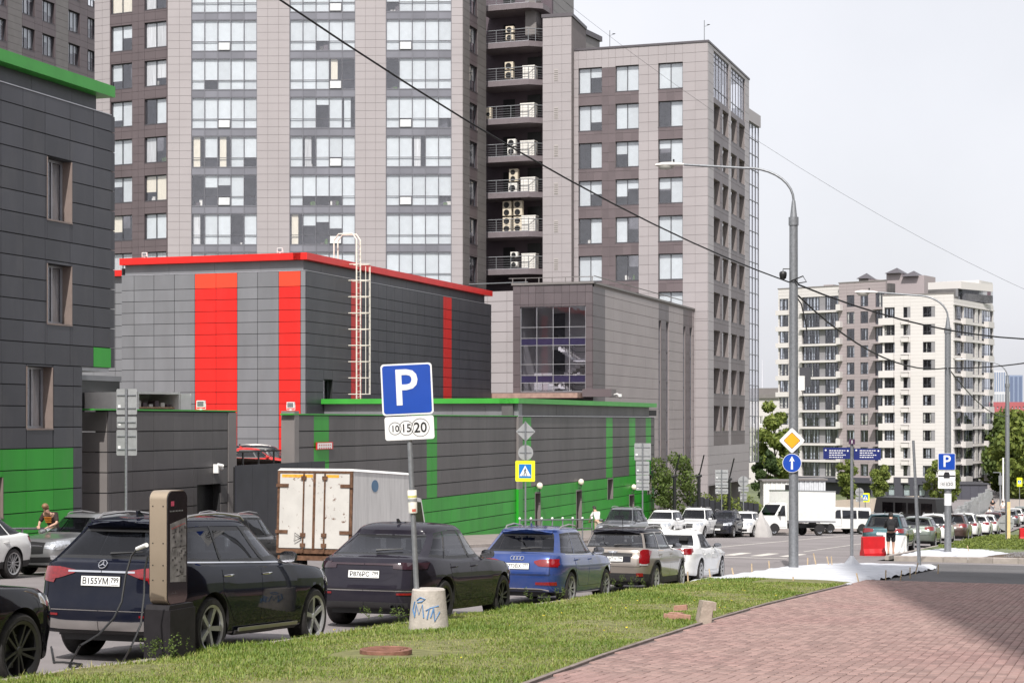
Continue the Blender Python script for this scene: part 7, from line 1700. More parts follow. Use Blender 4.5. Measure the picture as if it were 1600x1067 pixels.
# --- street lamps
def lamp(label, base, h_, arm, r0, bracket=True, dirx=-1):
    t_ = thing('street_lamp', label, 'street lamp', base); bx, by, bz = base; MB().tube([(bx, by, bz-.2), (bx, by, bz+h_*.83)], [r0, r0*.86], 14).tube([(bx, by, bz+h_*.83), (bx, by, bz+h_*.85)], [r0*1.02, r0*1.02], 14).tube([(bx, by, bz+h_*.85), (bx, by, bz+h_*.89)], [r0*.75, r0*.36], 12).build('pole', M_galv, t_, smooth=.6)
    pts = [(bx, by, bz+h_*.88)]
    for k in range(10): a = R(90*k/9); pts.append((bx+dirx*(1-math.cos(a))*arm*.36, by, bz+h_*.89+math.sin(a)*h_*.085))
    pts.append((bx+dirx*arm*.8, by, bz+h_*.99)); MB().tube(pts, r0*.26, 9).build('arm', M_galv, t_, smooth=.8)
    lx, lz = bx+dirx*arm*.8, bz+h_*.99
    b = MB(); prof = [(0, .05), (.15, .09), (.4, .13), (.7, .13), (.95, .07)]; n_ = 10; vs2 = []
    for (x_, s_) in prof:
        for k in range(n_): a = 2*math.pi*k/n_; vs2.append((lx+dirx*x_, by+s_*1.1*math.cos(a), lz+.02*x_+s_*(.75*math.sin(a) if math.sin(a) > 0 else .35*math.sin(a))))
    b.add(vs2, [(i*n_+k, i*n_+(k+1) % n_, (i+1)*n_+(k+1) % n_, (i+1)*n_+k) for i in range(4) for k in range(n_)]+[tuple(range(n_)), tuple(range(4*n_, 5*n_))]); hd_ = b.build('lamp_head', mat('lamp_shell', (.60, .57, .54), .5, var=.1, sc=8), t_, smooth=.9)
    b = MB(); b.lathe([(.02, -.13), (.09, -.11), (.14, -.04), (.15, .0)], 12, M=T(lx+dirx*.6, by, lz+.0) @ Matrix.Diagonal((1.9, .9, 1.1, 1))); b.build('diffuser', mat('lamp_glass', (.45, .44, .40), .15, var=.1), hd_, smooth=.9)
    MB().lathe([(.03, 0), (.03, .09)], 8, M=T(lx+dirx*.35, by, lz+.1)).build('photocell', M_black, hd_)
    return t_
L1 = gpt(1240, 886, .17); lamp('tall street lamp with curved arm carrying the priority and straight ahead signs', (L1.x, L1.y, L1.z), 13.1, 4.45, .155)
L2 = gpt(1481, 864, .15); lamp('street lamp carrying the second parking sign beyond the driveway', (L2.x, L2.y, L2.z), 11.0, 3.6, .145)
L3 = pZ(1574, HY, 150); lamp('distant brown stained street lamp before the far wood', (L3.x, L3.y, G(L3.y)), 14.6, 4.2, .2)
Mq = T(L1.x-.02, L1.y-.18, 0) @ Matrix.Rotation(PHI*.3, 4, 'Z')
def zat(Pp, py): Z_ = -Pp.x*sp_+Pp.y*cp; return CAMZ+(HY-py)/FPX*Z_
sg_ = thing('priority_sign', 'white and amber priority road diamond on the tall street lamp', 'sign', M=Mq @ T(0, 0, zat(L1, 688))); Md = sg_.matrix_basis @ Matrix.Rotation(R(45), 4, 'Y')
dp = plate(sg_, Md, rrect(.58, .58, .05), -.02, 0, M_swhite, 'diamond'); plate(dp, Md, rrect(.38, .38, .03), -.024, -.021, M_sblk, 'border'); plate(dp, Md, rrect(.355, .355, .03), -.028, -.0245, M_samb, 'amber_field')
sg_ = thing('direction_sign', 'round blue straight ahead arrow sign below the priority diamond', 'sign', M=Mq @ T(0, 0, zat(L1, 723))); Md = sg_.matrix_basis
dp = plate(sg_, Md, disc(.30), -.02, 0, M_swhite, 'rim'); plate(dp, Md, disc(.285), -.024, -.021, M_sblue, 'blue_disc'); plate(dp, Md, [(-.035, -.2), (.035, -.2), (.028, .07), (.085, .05), (0, .22), (-.085, .05), (-.028, .07)], -.029, -.0245, M_swhite, 'arrow')
bk = thing('junction_box', 'grey junction boxes strapped to the tall street lamp', 'box', M=T(L1.x+.3, L1.y-.1, zat(L1, 605))); MB().box(-.08, .24, -.1, .15, 0, .62).build('box', M_frame, bk, bk.matrix_basis); MB().box(-.1, .1, -.22, -.1, -.1, .35).build('small_box', M_white, bk, bk.matrix_basis); MB().tube([(0, -.15, -.1), (.05, -.15, -.3), (-.1, -.12, -.35)], .012, 5).build('lead', M_wire, bk, bk.matrix_basis)
cmb = thing('street_camera', 'small black dome camera bracketed to the tall street lamp', 'camera', M=T(L1.x-.32, L1.y-.1, zat(L1, 431))); MB().lathe([(.02, -.14), (.1, -.08), (.12, .02), (.12, .1), (.08, .14)], 12).tube([(0, 0, .14), (0, 0, .22), (.3, .1, .22)], .02, 6).build('dome', M_black, cmb, cmb.matrix_basis, smooth=.8)
# second lamp's signs
Mq = T(L2.x-.03, L2.y-.2, 0) @ Matrix.Rotation(PHI*.5, 4, 'Z'); s2 = thing('parking_sign', 'smaller parking sign with car and tariff plates on the second street lamp', 'sign', M=Mq @ T(0, 0, zat(L2, 721))); Md = s2.matrix_basis
dp = plate(s2, Md, rrect(.70, .70, .04), -.02, 0, M_swhite, 'parking_plate'); plate(dp, Md, rrect(.665, .665, .035), -.024, -.021, M_sblue, 'blue_field'); letters(dp, Md, 'P', .68, M_swhite, 0, 0, -.027, .95, 'letter')
Mr = Md @ T(0, 0, -.56); tp = plate(s2, Mr, rrect(.70, .36, .03), -.02, 0, M_swhite, 'car_plate'); plate(tp, Mr, [(-.34, -.06), (.34, -.06), (.34, 0), (-.34, 0)], -.024, -.021, M_sblk, 'kerb_mark'); plate(tp, Mr, [(-.12, -.12), (.12, -.12), (.12, .04), (.08, .13), (-.08, .13), (-.12, .04)], -.028, -.0245, M_sblk, 'car_mark')
Mr = Md @ T(0, 0, -.93); tp = plate(s2, Mr, rrect(.70, .36, .03), -.02, 0, M_swhite, 'tariff_plate')
for x_, r_, tx, s_ in ((-.2, .08, '10', .11), (-.05, .1, '15', .15), (.15, .13, '20', .19)): ringmesh(tp, Mr, r_-.008, r_, x_, 0, -.024, M_sblk); letters(tp, Mr, tx, s_, M_sblk, x_, 0, -.0245)
nt2 = thing('pasted_notice', 'white paper notice pasted on the second lamp post', 'notice', M=T(L2.x, L2.y, zat(L2, 780))); MB().lathe([(.152, -.25), (.152, .25)], 14, cap=False).build('paper', M_swhite, nt2, nt2.matrix_basis)
# --- street name post, leaning pole
p = gpt(1331, 881, .15); zt_ = zat(p, 693)
sn = thing('street_name_post', 'slim post with two dark blue street name panels', 'sign', (p.x, p.y, p.z), PHI*.6); Mn = sn.matrix_basis; hh = zt_-p.z
MB().tube([(0, 0, -.1), (0, 0, hh)], .055, 10).build('post', M_galv, sn, Mn, smooth=.6); MB().box(-.1, .1, -.1, .1, hh-.02, hh+.15).build('finial', mat('plum_finial', (.06, .02, .06), .5), sn, Mn); MB().box(-.012, .012, -.104, -.1, hh+.01, hh+.12).build('finial_mark', M_swhite, sn, Mn)
M_snb = mat('street_panel_blue', (.012, .022, .135), .4, var=.05)
for sg in (-1, 1):
    x0, x1 = (.06, .96) if sg > 0 else (-.96, -.06); pb_ = MB().box(x0, x1, -.08, -.05, hh-.52-.03*(sg > 0), hh-.13-.03*(sg > 0)).build('name_panel', M_snb, sn, Mn)
    b = MB()
    for r_ in range(4):
        x_ = x0+.2; end = x1-(.15+.1*(r_ % 2))
        while x_ < end: wl_ = random.uniform(.03, .09); b.box(x_, min(end, x_+wl_), -.083, -.0805, hh-.23-.075*r_-.018, hh-.23-.075*r_+.012); x_ += wl_+.02
    b.lathe([(.03, 0), (.03, .003)], 10, M=T(x0+.08, -.083, hh-.22) @ Matrix.Rotation(R(90), 4, 'X')); b.lathe([(.03, 0), (.03, .003)], 10, M=T(x1-.08, -.083, hh-.24) @ Matrix.Rotation(R(90), 4, 'X')); b.build('panel_lettering', M_swhite, pb_, Mn)
p = gpt(1437, 886, .1); tz = pZ(1427, 688, -p.x*sp_+p.y*cp); lp = thing('leaning_post', 'bare galvanised post leaning beside the ground sheet', 'post', tuple(p)); mid_ = p+(tz-p)*.63
MB().tube([p-Vector((0, 0, .1)), mid_], .062, 10).tube([mid_, tz], [.05, .046], 10).tube([mid_-Vector((0, 0, .06)), mid_+Vector((0, 0, .05))], .07, 10).build('post', M_galv, lp, smooth=.7)
# --- backs of sign plates
def backsign(label, px, pyb, Z, plates, group=None, face=None, off=.1):
    q = pZ(px, HY, Z); zb_ = G(q.y)+off; t_ = thing('traffic_sign', label, 'sign', (q.x, q.y, zb_), PHI*.4, group); Mx = t_.matrix_basis; k = FPX/Z
    top = max(CAMZ+(HY-y0)/k for (_, y0, y1, *_r) in plates); MB().tube([(0, 0, 0), (0, 0, top-zb_)], .04, 8).build('pole', M_galv, t_, Mx, smooth=.6)
    for (kind, y0, y1, wpx) in plates:
        z1, z0 = CAMZ+(HY-y0)/k-zb_, CAMZ+(HY-y1)/k-zb_; zc = (z0+z1)/2; h_ = z1-z0; w_ = wpx/k; Mz = Mx @ T(0, -.05 if kind == 'cross' else .05, zc)
        if kind == 'rect':
            q_ = plate(t_, Mz, rrect(w_, h_-.02, .04), -.004, .004, M_sback); [MB().box(-w_*.46, w_*.46, -.03, -.004, z_-.02, z_+.02).build('stiffener', M_galv, q_, Mz) for z_ in ((-.25*h_, .25*h_) if h_ > .5 else (0,))]; MB().box(-w_*.42, -w_*.30, -.0055, -.004, -h_*.25, -h_*.12).build('maker_label', M_swhite, q_, Mz)
        elif kind == 'disc': q_ = plate(t_, Mz, disc(w_/2), -.004, .004, M_sback); MB().box(-w_*.4, w_*.4, -.03, -.004, -.02, .02).build('stiffener', M_galv, q_, Mz)
        elif kind == 'diamond': q_ = plate(t_, Mz @ Matrix.Rotation(R(45), 4, 'Y'), rrect(w_*.707, w_*.707, .03), -.004, .004, M_sback); MB().box(-w_*.42, w_*.42, -.03, -.004, -.02, .02).build('stiffener', M_galv, q_, Mz)
        elif kind == 'cross':
            q_ = plate(t_, Mz, rrect(w_, h_, .05), -.01, .01, M_syel); plate(q_, Mz, rrect(w_*.64, w_*.70, .01), -.014, -.011, mat('sign_sky_blue', (.01, .17, .50), .35), 'blue_field'); s_ = w_*.29; plate(q_, Mz, [(-s_, -s_*.85), (s_, -s_*.85), (0, s_*1.0)], -.018, -.0145, M_swhite, 'triangle')
            b = MB(); u_ = w_*.01
            b.lathe([(w_*.026, 0), (w_*.026, .002)], 10, M=T(w_*.005, -.019, s_*.42) @ Matrix.Rotation(R(90), 4, 'X'))
            for pts_ in (((0, .10), (-.005, -.02)), ((-.005, -.02), (-.065, -.19)), ((0, -.02), (.045, -.10)), ((.045, -.10), (.06, -.19)), ((0, .08), (.055, .02)), ((0, .08), (-.055, .0))): b.tube([(pts_[0][0]*w_, -.02, pts_[0][1]*w_), (pts_[1][0]*w_, -.02, pts_[1][1]*w_)], w_*.018, 5)
            for x_ in (-.15, -.05, .06): b.box(x_*w_, (x_+.055)*w_, -.021, -.019, -.235*w_, -.205*w_)
            b.build('walking_figure', M_sblk, q_, Mz)
    MB().box(-.08, .08, -.08, .08, .0, .05).build('foot', M_galv, t_, Mx); return t_
bs_ = backsign('post with three stacked grey sign backs before the low graphite wall', 197, 790, 55, [('rect', 607, 648, 34), ('rect', 650, 669, 33), ('rect', 671, 712, 34)])
backsign('yellow edged pedestrian crossing sign below a grey diamond and disc', 821, 830, 79, [('diamond', 658, 690, 31), ('disc', 695, 719, 24), ('cross', 719.5, 752, 31)])
backsign('post with a tall stack of grey sign backs at the end of the green hall', 1004, 800, 92, [('rect', 692, 719, 26), ('rect', 720, 742, 21), ('rect', 742, 755, 21), ('rect', 755, 766, 21)])
backsign('post with three grey sign backs before the tower\'s dark fence', 1127.5, 815, 118, [('rect', 733.5, 752, 20), ('rect', 753, 762, 20), ('rect', 763, 771.5, 20)])
backsign('post with a round grey sign back over two small plates by the tower', 1161.5, 815, 119, [('disc', 743.5, 760, 16.5), ('rect', 760, 768, 16), ('rect', 770, 783, 10)])
backsign('round grey sign back behind the street name post', 1343, 800, 150, [('disc', 762, 775, 13), ('rect', 776, 784, 12)])
backsign('small distant pedestrian crossing sign before the flats', 1352, 800, 152, [('cross', 770, 784, 13)])
backsign('distant white crossing signs on a bracket at the far lane', 1593, 800, 240, [('cross', 746, 760, 8)])
# --- overhead cables
def cable(label, pts, r_=.02, sag=.0):
    c_ = thing('overhead_cable', label, 'cable', tuple(pts[0])); P_ = []
    for a, b2 in zip(pts, pts[1:]):
        for k in range(12): f_ = k/12; q = a+(b2-a)*f_; P_.append(q-Vector((0, 0, sag*4*f_*(1-f_))))
    P_.append(pts[-1]); MB().tube(P_, r_, 6).build('wire', M_wire, c_, smooth=1); return c_
k1 = -L1.x*sp_+L1.y*cp; k2 = -L2.x*sp_+L2.y*cp
A1 = pZ(1233, 441, k1)
cable('thick twisted cable running down from the upper left to the tall street lamp', [pZ(300, -95, 34), A1], .021, .62)
cable('upper cable running from the tall street lamp off to the right', [pZ(1243, 443, k1), pZ(1700, 528, 66)], .028, .62)
cable('lower sagging cable between the two street lamps', [pZ(1247, 462, k1), pZ(1480, 575, k2)], .028, .75)
cable('cable rising from the second street lamp to the right edge', [pZ(1481, 575, k2), pZ(1720, 543, 60)], .026, .2)
cable('cable falling from the second street lamp to the distant one', [pZ(1483, 577, k2), pZ(1574, 650, 148)], .026, .6)
cable('very thin distant wire slanting across the upper sky', [pZ(860, -15, 120), pZ(1640, 470, 120)], .009, 1.5)
wr = thing('cable_hardware', 'tangle of black clamps and loops on the tall street lamp', 'clamp', tuple(A1)); MB().tube([A1, A1+Vector((.15, -.15, .05)), A1+Vector((.45, -.05, .18)), A1+Vector((.55, 0, .0)), A1+Vector((.3, -.1, -.05)), A1+Vector((.2, -.15, .08))], .022, 6).build('loop', M_wire, wr, smooth=1); MB().tube([pZ(1243, 462, k1), pZ(1252, 475, k1), pZ(1258, 500, k1), pZ(1261, 520, k1)], .022, 6).build('tail', M_wire, wr, smooth=1)
# --- railings on the far pavement
def railing(label, a, b2, n, h_, balls=False, m=None):
    m = m or M_galv; t_ = thing('guard_rail', label, 'railing', (a[0], a[1], G(a[1])+.15)); P0, P1 = Vector((a[0], a[1], G(a[1])+.15)), Vector((b2[0], b2[1], G(b2[1])+.15)); up = Vector((0, 0, 1))
    for f_ in (1.0, .55): MB().tube([P0+up*h_*f_, P1+up*h_*f_], .032, 7).build('rail', m, t_)
    for k in range(n+1):
        q = P0+(P1-P0)*(k/n); MB().tube([q-up*.1, q+up*(h_+.03)], .038, 8).build('post', m, t_)
        if balls: MB().lathe([(.01, -.06), (.05, -.035), (.065, 0), (.05, .04), (.01, .06)], 10, M=T(*(q+up*(h_+.07)))).build('ball', M_white, t_, smooth=1)
rl0 = pZ(30, 822, 48.8); rl1 = pZ(108, 821, 50.2)
railing('grey pipe railing in front of the man by the green panels', (-28.4, 37), (-28.5, 50.5), 5, 1.02)
railing('white ball topped railing beside the green hall', (pZ(812, HY, 84).x, pZ(812, HY, 84).y), (pZ(925, HY, 92).x, pZ(925, HY, 92).y), 7, 1.0, True, M_galv)
# --- geotextile sheets with stakes
def sheet(name, label, poly, nx_=60, ny_=60, off=.15, amp=.05, seed=1):
    rng = np.random.RandomState(seed); poly = [Vector(q) for q in poly]
    def inside(x, y):
        c_ = False; j = len(poly)-1
        for i in range(len(poly)):
            if (poly[i].y > y) != (poly[j].y > y) and x < (poly[j].x-poly[i].x)*(y-poly[i].y)/(poly[j].y-poly[i].y)+poly[i].x: c_ = not c_
            j = i
        return c_
    def edged(x, y):
        d = 9
        for i in range(len(poly)):
            a, b2 = poly[i], poly[(i+1) % len(poly)]; ab = b2-a; t = max(0, min(1, (Vector((x, y))-a).dot(ab)/ab.length_squared)); d = min(d, (Vector((x, y))-(a+ab*t)).length)
        return d
    x0, x1 = min(q.x for q in poly), max(q.x for q in poly); y0, y1 = min(q.y for q in poly), max(q.y for q in poly)
    ph = rng.uniform(0, 6, 8); kx = rng.uniform(.6, 3.5, 8); ky = rng.uniform(.4, 2.2, 8); b = MB(); idx = {}
    for i in range(nx_+1):
        for j in range(ny_+1):
            x = x0+(x1-x0)*i/nx_; y = y0+(y1-y0)*j/ny_; jx = .06*math.sin(y*3+i); x_ = x+jx*.5
            if not inside(x, y): continue
            e = edged(x, y); w_ = sum(abs(math.sin(kx[k]*x+ky[k]*y+ph[k])) for k in range(8))/8-.5
            z = G(y)+off*min(1, .15+e/.35)+amp*w_*min(1, e/.3)+amp*.5*math.sin(9*x+3*math.sin(2*y))*.4+(.045*math.exp(-(e/.25)**2)*(.5+.5*math.sin(x*5+y*3.1)))
            idx[i, j] = len(b.v); b.v.append((x_, y, z))
    for i in range(nx_):
        for j in range(ny_):
            q = [(i, j), (i+1, j), (i+1, j+1), (i, j+1)]
            if all(k in idx for k in q): b.f.append(tuple(idx[k] for k in q)); b.m.append(0)
    return b.build(name, M_sheet, None, smooth=3.2, label=label, cat='ground sheet')
sheet('ground_sheet', 'large white geotextile sheet pegged over the bare verge at the corner', [(-10.75, 46.3), (-9.4, 44.6), (-8.1, 44.2), (-6.6, 46.9), (-6.4, 52), (-6.0, 58), (-5.6, 62.6), (-8.3, 62.4), (-9.6, 60.6), (-10.3, 57), (-10.6, 51)], 70, 110, .17, .028)
sheet('ground_sheet', 'second white sheet beside the kerb beyond the driveway', [(-8.1, 71), (-8.0, 78), (-7.2, 84), (-5.2, 82), (-3.6, 76), (-4.6, 71.2)], 50, 60, .2, .05, 3)
M_wood = mat('raw_wood', (.50, .38, .24), .8, var=.2, sc=9)
spts = [(1075, 905, .3), (1110, 902, .35), (1146, 898, .3), (1175, 893, .35), (1202, 886, .3), (1262, 881, .3), (1275, 882, .55), (1295, 882, .4), (1300, 882, .4), (1240, 909, .2), (1341, 907, .3), (1384, 901, .28), (1408, 898, .2), (1422, 895, .25), (1432, 889, .3), (1466, 888, .2), (1514, 862, .4)]
for k, (px, py, h_) in enumerate(spts):
    q = gpt(px, py, .17); st = thing('wooden_stake', 'short raw timber peg driven in along the white ground sheet edge', 'stake', tuple(q), group='pegs round the white ground sheets'); MB().box(-.016, .016, -.016, .016, -.2, h_*.7, M=Matrix.Rotation(random.uniform(-.25, .25), 4, 'Y')).build('peg', M_wood, st, st.matrix_basis)
q = gpt(1304, 884, .17); cr = MB(); [cr.add([(q.x+.28*math.cos(a), q.y+.28*math.sin(a), q.z) for a in np.linspace(0, 2*math.pi, 9)[:-1]]+[(q.x+.05, q.y, q.z+.42)], [(k, (k+1) % 8, 8) for k in range(8)]) for _ in (0,)]
# (a fold of the sheet pulled up the street name post)
q = gpt(1331, 882, .17); b = MB(); n_ = 14; vs2 = []
for i, (r_, z_) in enumerate(((.30, 0), (.19, .08), (.10, .2), (.06, .30))):
    for k in range(n_): a = 2*math.pi*k/n_; rr_ = r_*(1+.22*math.sin(a*4+i)); vs2.append((q.x+rr_*math.cos(a), q.y+rr_*math.sin(a), q.z+z_))
b.add(vs2, [(i*n_+k, i*n_+(k+1) % n_, (i+1)*n_+(k+1) % n_, (i+1)*n_+k) for i in range(3) for k in range(n_)]); b.build('sheet_collar', M_sheet, None, smooth=3.2, label='peak of white sheeting gathered round the street name post', cat='ground sheet')
# gravel heap and bare soil by the second sheet
b = MB(); gx = []
soil_p = [(-5.4, 70.9), (0, 71.2), (4, 71.5), (4, 78), (-1, 80), (-3.5, 76)]
b.add([(x_, y_, G(y_)+.16+.1*(i % 2)) for i, (x_, y_) in enumerate(soil_p)], [tuple(range(6))]); b.build('bare_soil', M_soil, None, kind='structure')
n_ = 2600; gv = np.random.uniform(-1, 1, (n_, 2)); b = MB(); pts_ = []
for k in range(n_):
    x_, y_ = -.6+3.4*gv[k, 0], 75+3.6*gv[k, 1]; h_ = .30*max(0, 1-(gv[k, 0]**2+gv[k, 1]**2)**.5*.9); s_ = random.uniform(.02, .06); z_ = G(y_)+.18+h_
    b.add([(x_-s_, y_, z_), (x_+s_*.8, y_-s_*.6, z_), (x_, y_+s_, z_), (x_+random.uniform(-.3, .3)*s_, y_, z_+s_*1.2)], [(0, 1, 3), (1, 2, 3), (2, 0, 3)])
b.build('gravel', mat('grey_gravel', (.20, .195, .20), .9, var=.35, sc=12), None, kind='stuff', label='low heap of grey gravel on the bare soil beyond the driveway', cat='gravel')
strip('far_verge', np.arange(78, 150, 2), -8.1, lambda s: -3.0+.0*s, .17, M_terr, nx=3)
fv = [(random.uniform(-7.9, -3.5), random.uniform(84, 125)) for _ in range(900)]
leaves('far_grass', [(t_, s_, G(s_)+.2, .22) for t_, s_ in fv], 16000, .06, M_lf[2], None, .5, label='rough yellowing grass strip along the far row of cars', cat='grass', kind='stuff')
# --- bits on the lawn
q = gpt(603, 1022, .22); mh = thing('manhole_cover', 'rusty round manhole cover sunk in a bare patch of lawn', 'manhole', (q.x, q.y, G(q.y)+.13+vz(q.x, q.y))); b = MB(); b.lathe([(.30, 0), (.30, .05), (.27, .055), (.26, .045), (0.01, .05)], 28); b.build('cover', mat('rusty_iron', (.20, .095, .065), .85, var=.25, sc=14, bump=.4), mh, mh.matrix_basis, smooth=.5)
for k in range(4): MB().box(-.2, .2, -.15+.1*k-.015, -.15+.1*k+.015, .045, .058).build('rib', mat('rusty_iron', (.2, .1, .07)), mh, mh.matrix_basis)
M_loose = mat('loose_brick', (.36, .20, .15), .9, var=.15, sc=20)
for k, (px, py, rz_, lab, tl) in enumerate(((1047, 967, .3, 'loose broken paver lying flat at the edge of the little pile', 0), (1056, 964, -.2, 'loose clay paver leaning in the little pile on the lawn', 0), (1068, 967, .15, 'loose clay paver at the foot of the concrete block', 0), (1064, 960, .1, 'loose clay paver on top of the little pile', .08))):
    q = gpt(px, py, .2); lb = thing('loose_paver', lab, 'brick', (q.x, q.y, q.z+tl), rz_); MB().box(-.11, .11, -.06, .06, 0, .075).box(-.105, .105, -.055, .055, .075, .08).build('brick', M_loose, lb, lb.matrix_basis @ Matrix.Rotation(random.uniform(-.15, .15), 4, 'Y'))
q = gpt(1101, 969, .2); cbk = thing('concrete_block', 'tilted concrete stump standing in the lawn near the brick path', 'block', (q.x, q.y, q.z), .5); b = MB(); b.prism([(-.13, -.05), (.08, -.05), (.12, .30), (-.05, .32)], -.10, .13, 'y'); b.prism([(.0, .2), (.16, .16), (.17, .29), (.02, .31)], -.09, .12, 'y'); b.build('stump', mat('old_concrete', (.36, .30, .25), .9, var=.2, sc=10, bump=.5), cbk, cbk.matrix_basis); MB().box(.10, .115, -.08, .1, .06, .26).build('dark_face', M_soil, cbk, cbk.matrix_basis)
cvs = []
for k in range(24):                                       # dandelions
    s_ = random.uniform(15, 42); t_ = random.uniform(-10, BE(s_)-.3); cvs.append((t_, s_, G(s_)+.13+vz(t_, s_)+random.uniform(.03, .08), .018))
leaves('dandelion_flower', cvs, 110, .012, mat('yellow_petal', (.75, .62, .05), .7), None, .5, label='scattered yellow dandelion heads in the lawn', cat='flowers', kind='stuff')
wd = []
for k in range(46):
    px = random.choice([random.uniform(222, 300), random.uniform(560, 640), random.uniform(815, 880), random.uniform(950, 1010)]); py = {0: 1030}.get(9, 1030) if px < 320 else 978 if px < 660 else 944 if px < 900 else 918
    q = gpt(px, py, .15); wd.append((q.x+.05*random.random(), q.y, q.z+random.uniform(.05, .25), .05))
leaves('weed', wd, 1300, .015, M_lf[0], None, 1.8, label='tufts of tall weeds along the kerb and round the charging plinth', cat='weeds', kind='stuff')
# --- red and white water barriers
def barrier(label, base, rz_, m):
    t_ = thing('road_barrier', label, 'barrier', base, rz_); b = MB(); prof = [(-.25, 0), (.25, 0), (.25, .12), (.14, .30), (.10, .80), (-.10, .80), (-.14, .30), (-.25, .12)]; vs2 = []; n_ = len(prof); xs_ = [-.48, -.44, -.26, -.2, -.05, .03, .16, .24, .44, .48]
    for i, x_ in enumerate(xs_):
        for (y_, z_) in prof: vs2.append((x_, y_*(.86 if i in (2, 3, 4, 5, 6, 7) and i % 4 in (2, 3) else 1.0), z_*(.97 if i in (0, 9) else 1)))
    b.add(vs2, [(i*n_+k, i*n_+(k+1) % n_, (i+1)*n_+(k+1) % n_, (i+1)*n_+k) for i in range(len(xs_)-1) for k in range(n_)]+[tuple(range(n_)), tuple(range((len(xs_)-1)*n_, len(xs_)*n_))]); b.build('shell', m, t_, t_.matrix_basis, smooth=.4); MB().tube([(.5, 0, .1), (.5, 0, .78)], .04, 8).build('coupling', m, t_, t_.matrix_basis)
M_rbar = mat('red_plastic', (.48, .012, .016), .4, var=.06); M_wbar = mat('white_plastic', (.72, .72, .70), .45, var=.06)
q = gpt(1364, 868, 0); barrier('red plastic water filled road barrier behind the walker', (q.x, q.y, G(q.y)), PHI+R(12), M_rbar); q = gpt(1383, 866, 0); barrier('white plastic road barrier butted to the red one', (q.x+.35, q.y+.5, G(q.y)), PHI-R(35), M_wbar); q = gpt(1606, 846, .1); barrier('red road barrier lying at the edge of the gravel', (q.x, q.y, G(q.y)+.1), PHI, M_rbar)
# --- shrouded motorcycle
q = pZ(1191, HY, 112); sh_ = thing('shrouded_motorcycle', 'motorcycle under a creased pale grey cover beside the delivery truck', 'motorcycle', (q.x, q.y, G(q.y)), R(20)); b = MB(); n_ = 22; vs2 = []
for i, (rx_, ry_, z_, ox) in enumerate(((.62, .42, 0, 0), (.58, .40, .3, 0), (.42, .33, .7, .0), (.26, .24, 1.05, -.06), (.12, .12, 1.4, -.08), (.03, .03, 1.62, -.08))):
    for k in range(n_): a = 2*math.pi*k/n_; rr_ = 1+.10*math.sin(a*5+i*.6)+.05*math.sin(a*9); vs2.append((ox+rx_*rr_*math.cos(a), ry_*rr_*math.sin(a), z_))
b.add(vs2, [(i*n_+k, i*n_+(k+1) % n_, (i+1)*n_+(k+1) % n_, (i+1)*n_+k) for i in range(5) for k in range(n_)]); b.build('cover', mat('pale_cover_cloth', (.40, .385, .375), .75, var=.06, bump=.4, bsc=8), sh_, sh_.matrix_basis, smooth=.7)
# --- dark stepped fence by the tower
fe = thing('dark_fence', 'stepped blue-black panel fence in front of the tower\'s undercroft', 'fence', tuple(pZ(1120, HY, 128))[:2]+(G(126),)); zf = None
for k in range(13):
    px = 1074+k*8.6; q = Fc(pxz(px, 126+k*.9), pxz(px+8.4, 126.8+k*.9)); z0 = G(q.o.y)-.4; q.box('fence_panel', fe, 0, q.L, z0, q.zy(px, 772+k*2.4 if k < 6 else 781+(k-6)*1.0), -.04, 0, M_hoard); q.box('post', fe, -.05, .03, z0, q.zy(px, 770+k*2.4 if k < 6 else 780+(k-6)*1.0), .0, .06, M_black)
for k, (px, py) in enumerate(((1054, 745), (1092, 745), (1139, 750))):
    q = pZ(px, HY, 122); t_ = thing('floodlight_mast', ['slim black floodlight mast rising from the bushy lilac', 'slim black floodlight mast at the tower corner beside the lilac', 'slim black floodlight mast behind the three grey sign backs'][k], 'lamp post', (q.x, q.y, G(q.y)), group='black floodlight masts before the tower'); zz = CAMZ+(HY-py)/FPX*122-G(q.y); MB().tube([(0, 0, 0), (0, 0, zz)], .12, 8).tube([(-.2, 0, zz), (.2, 0, zz+.1)], .1, 6).tube([(.0, 0, zz), (.38, -.1, zz+1.5)], .05, 6).build('mast', M_black, t_, t_.matrix_basis)
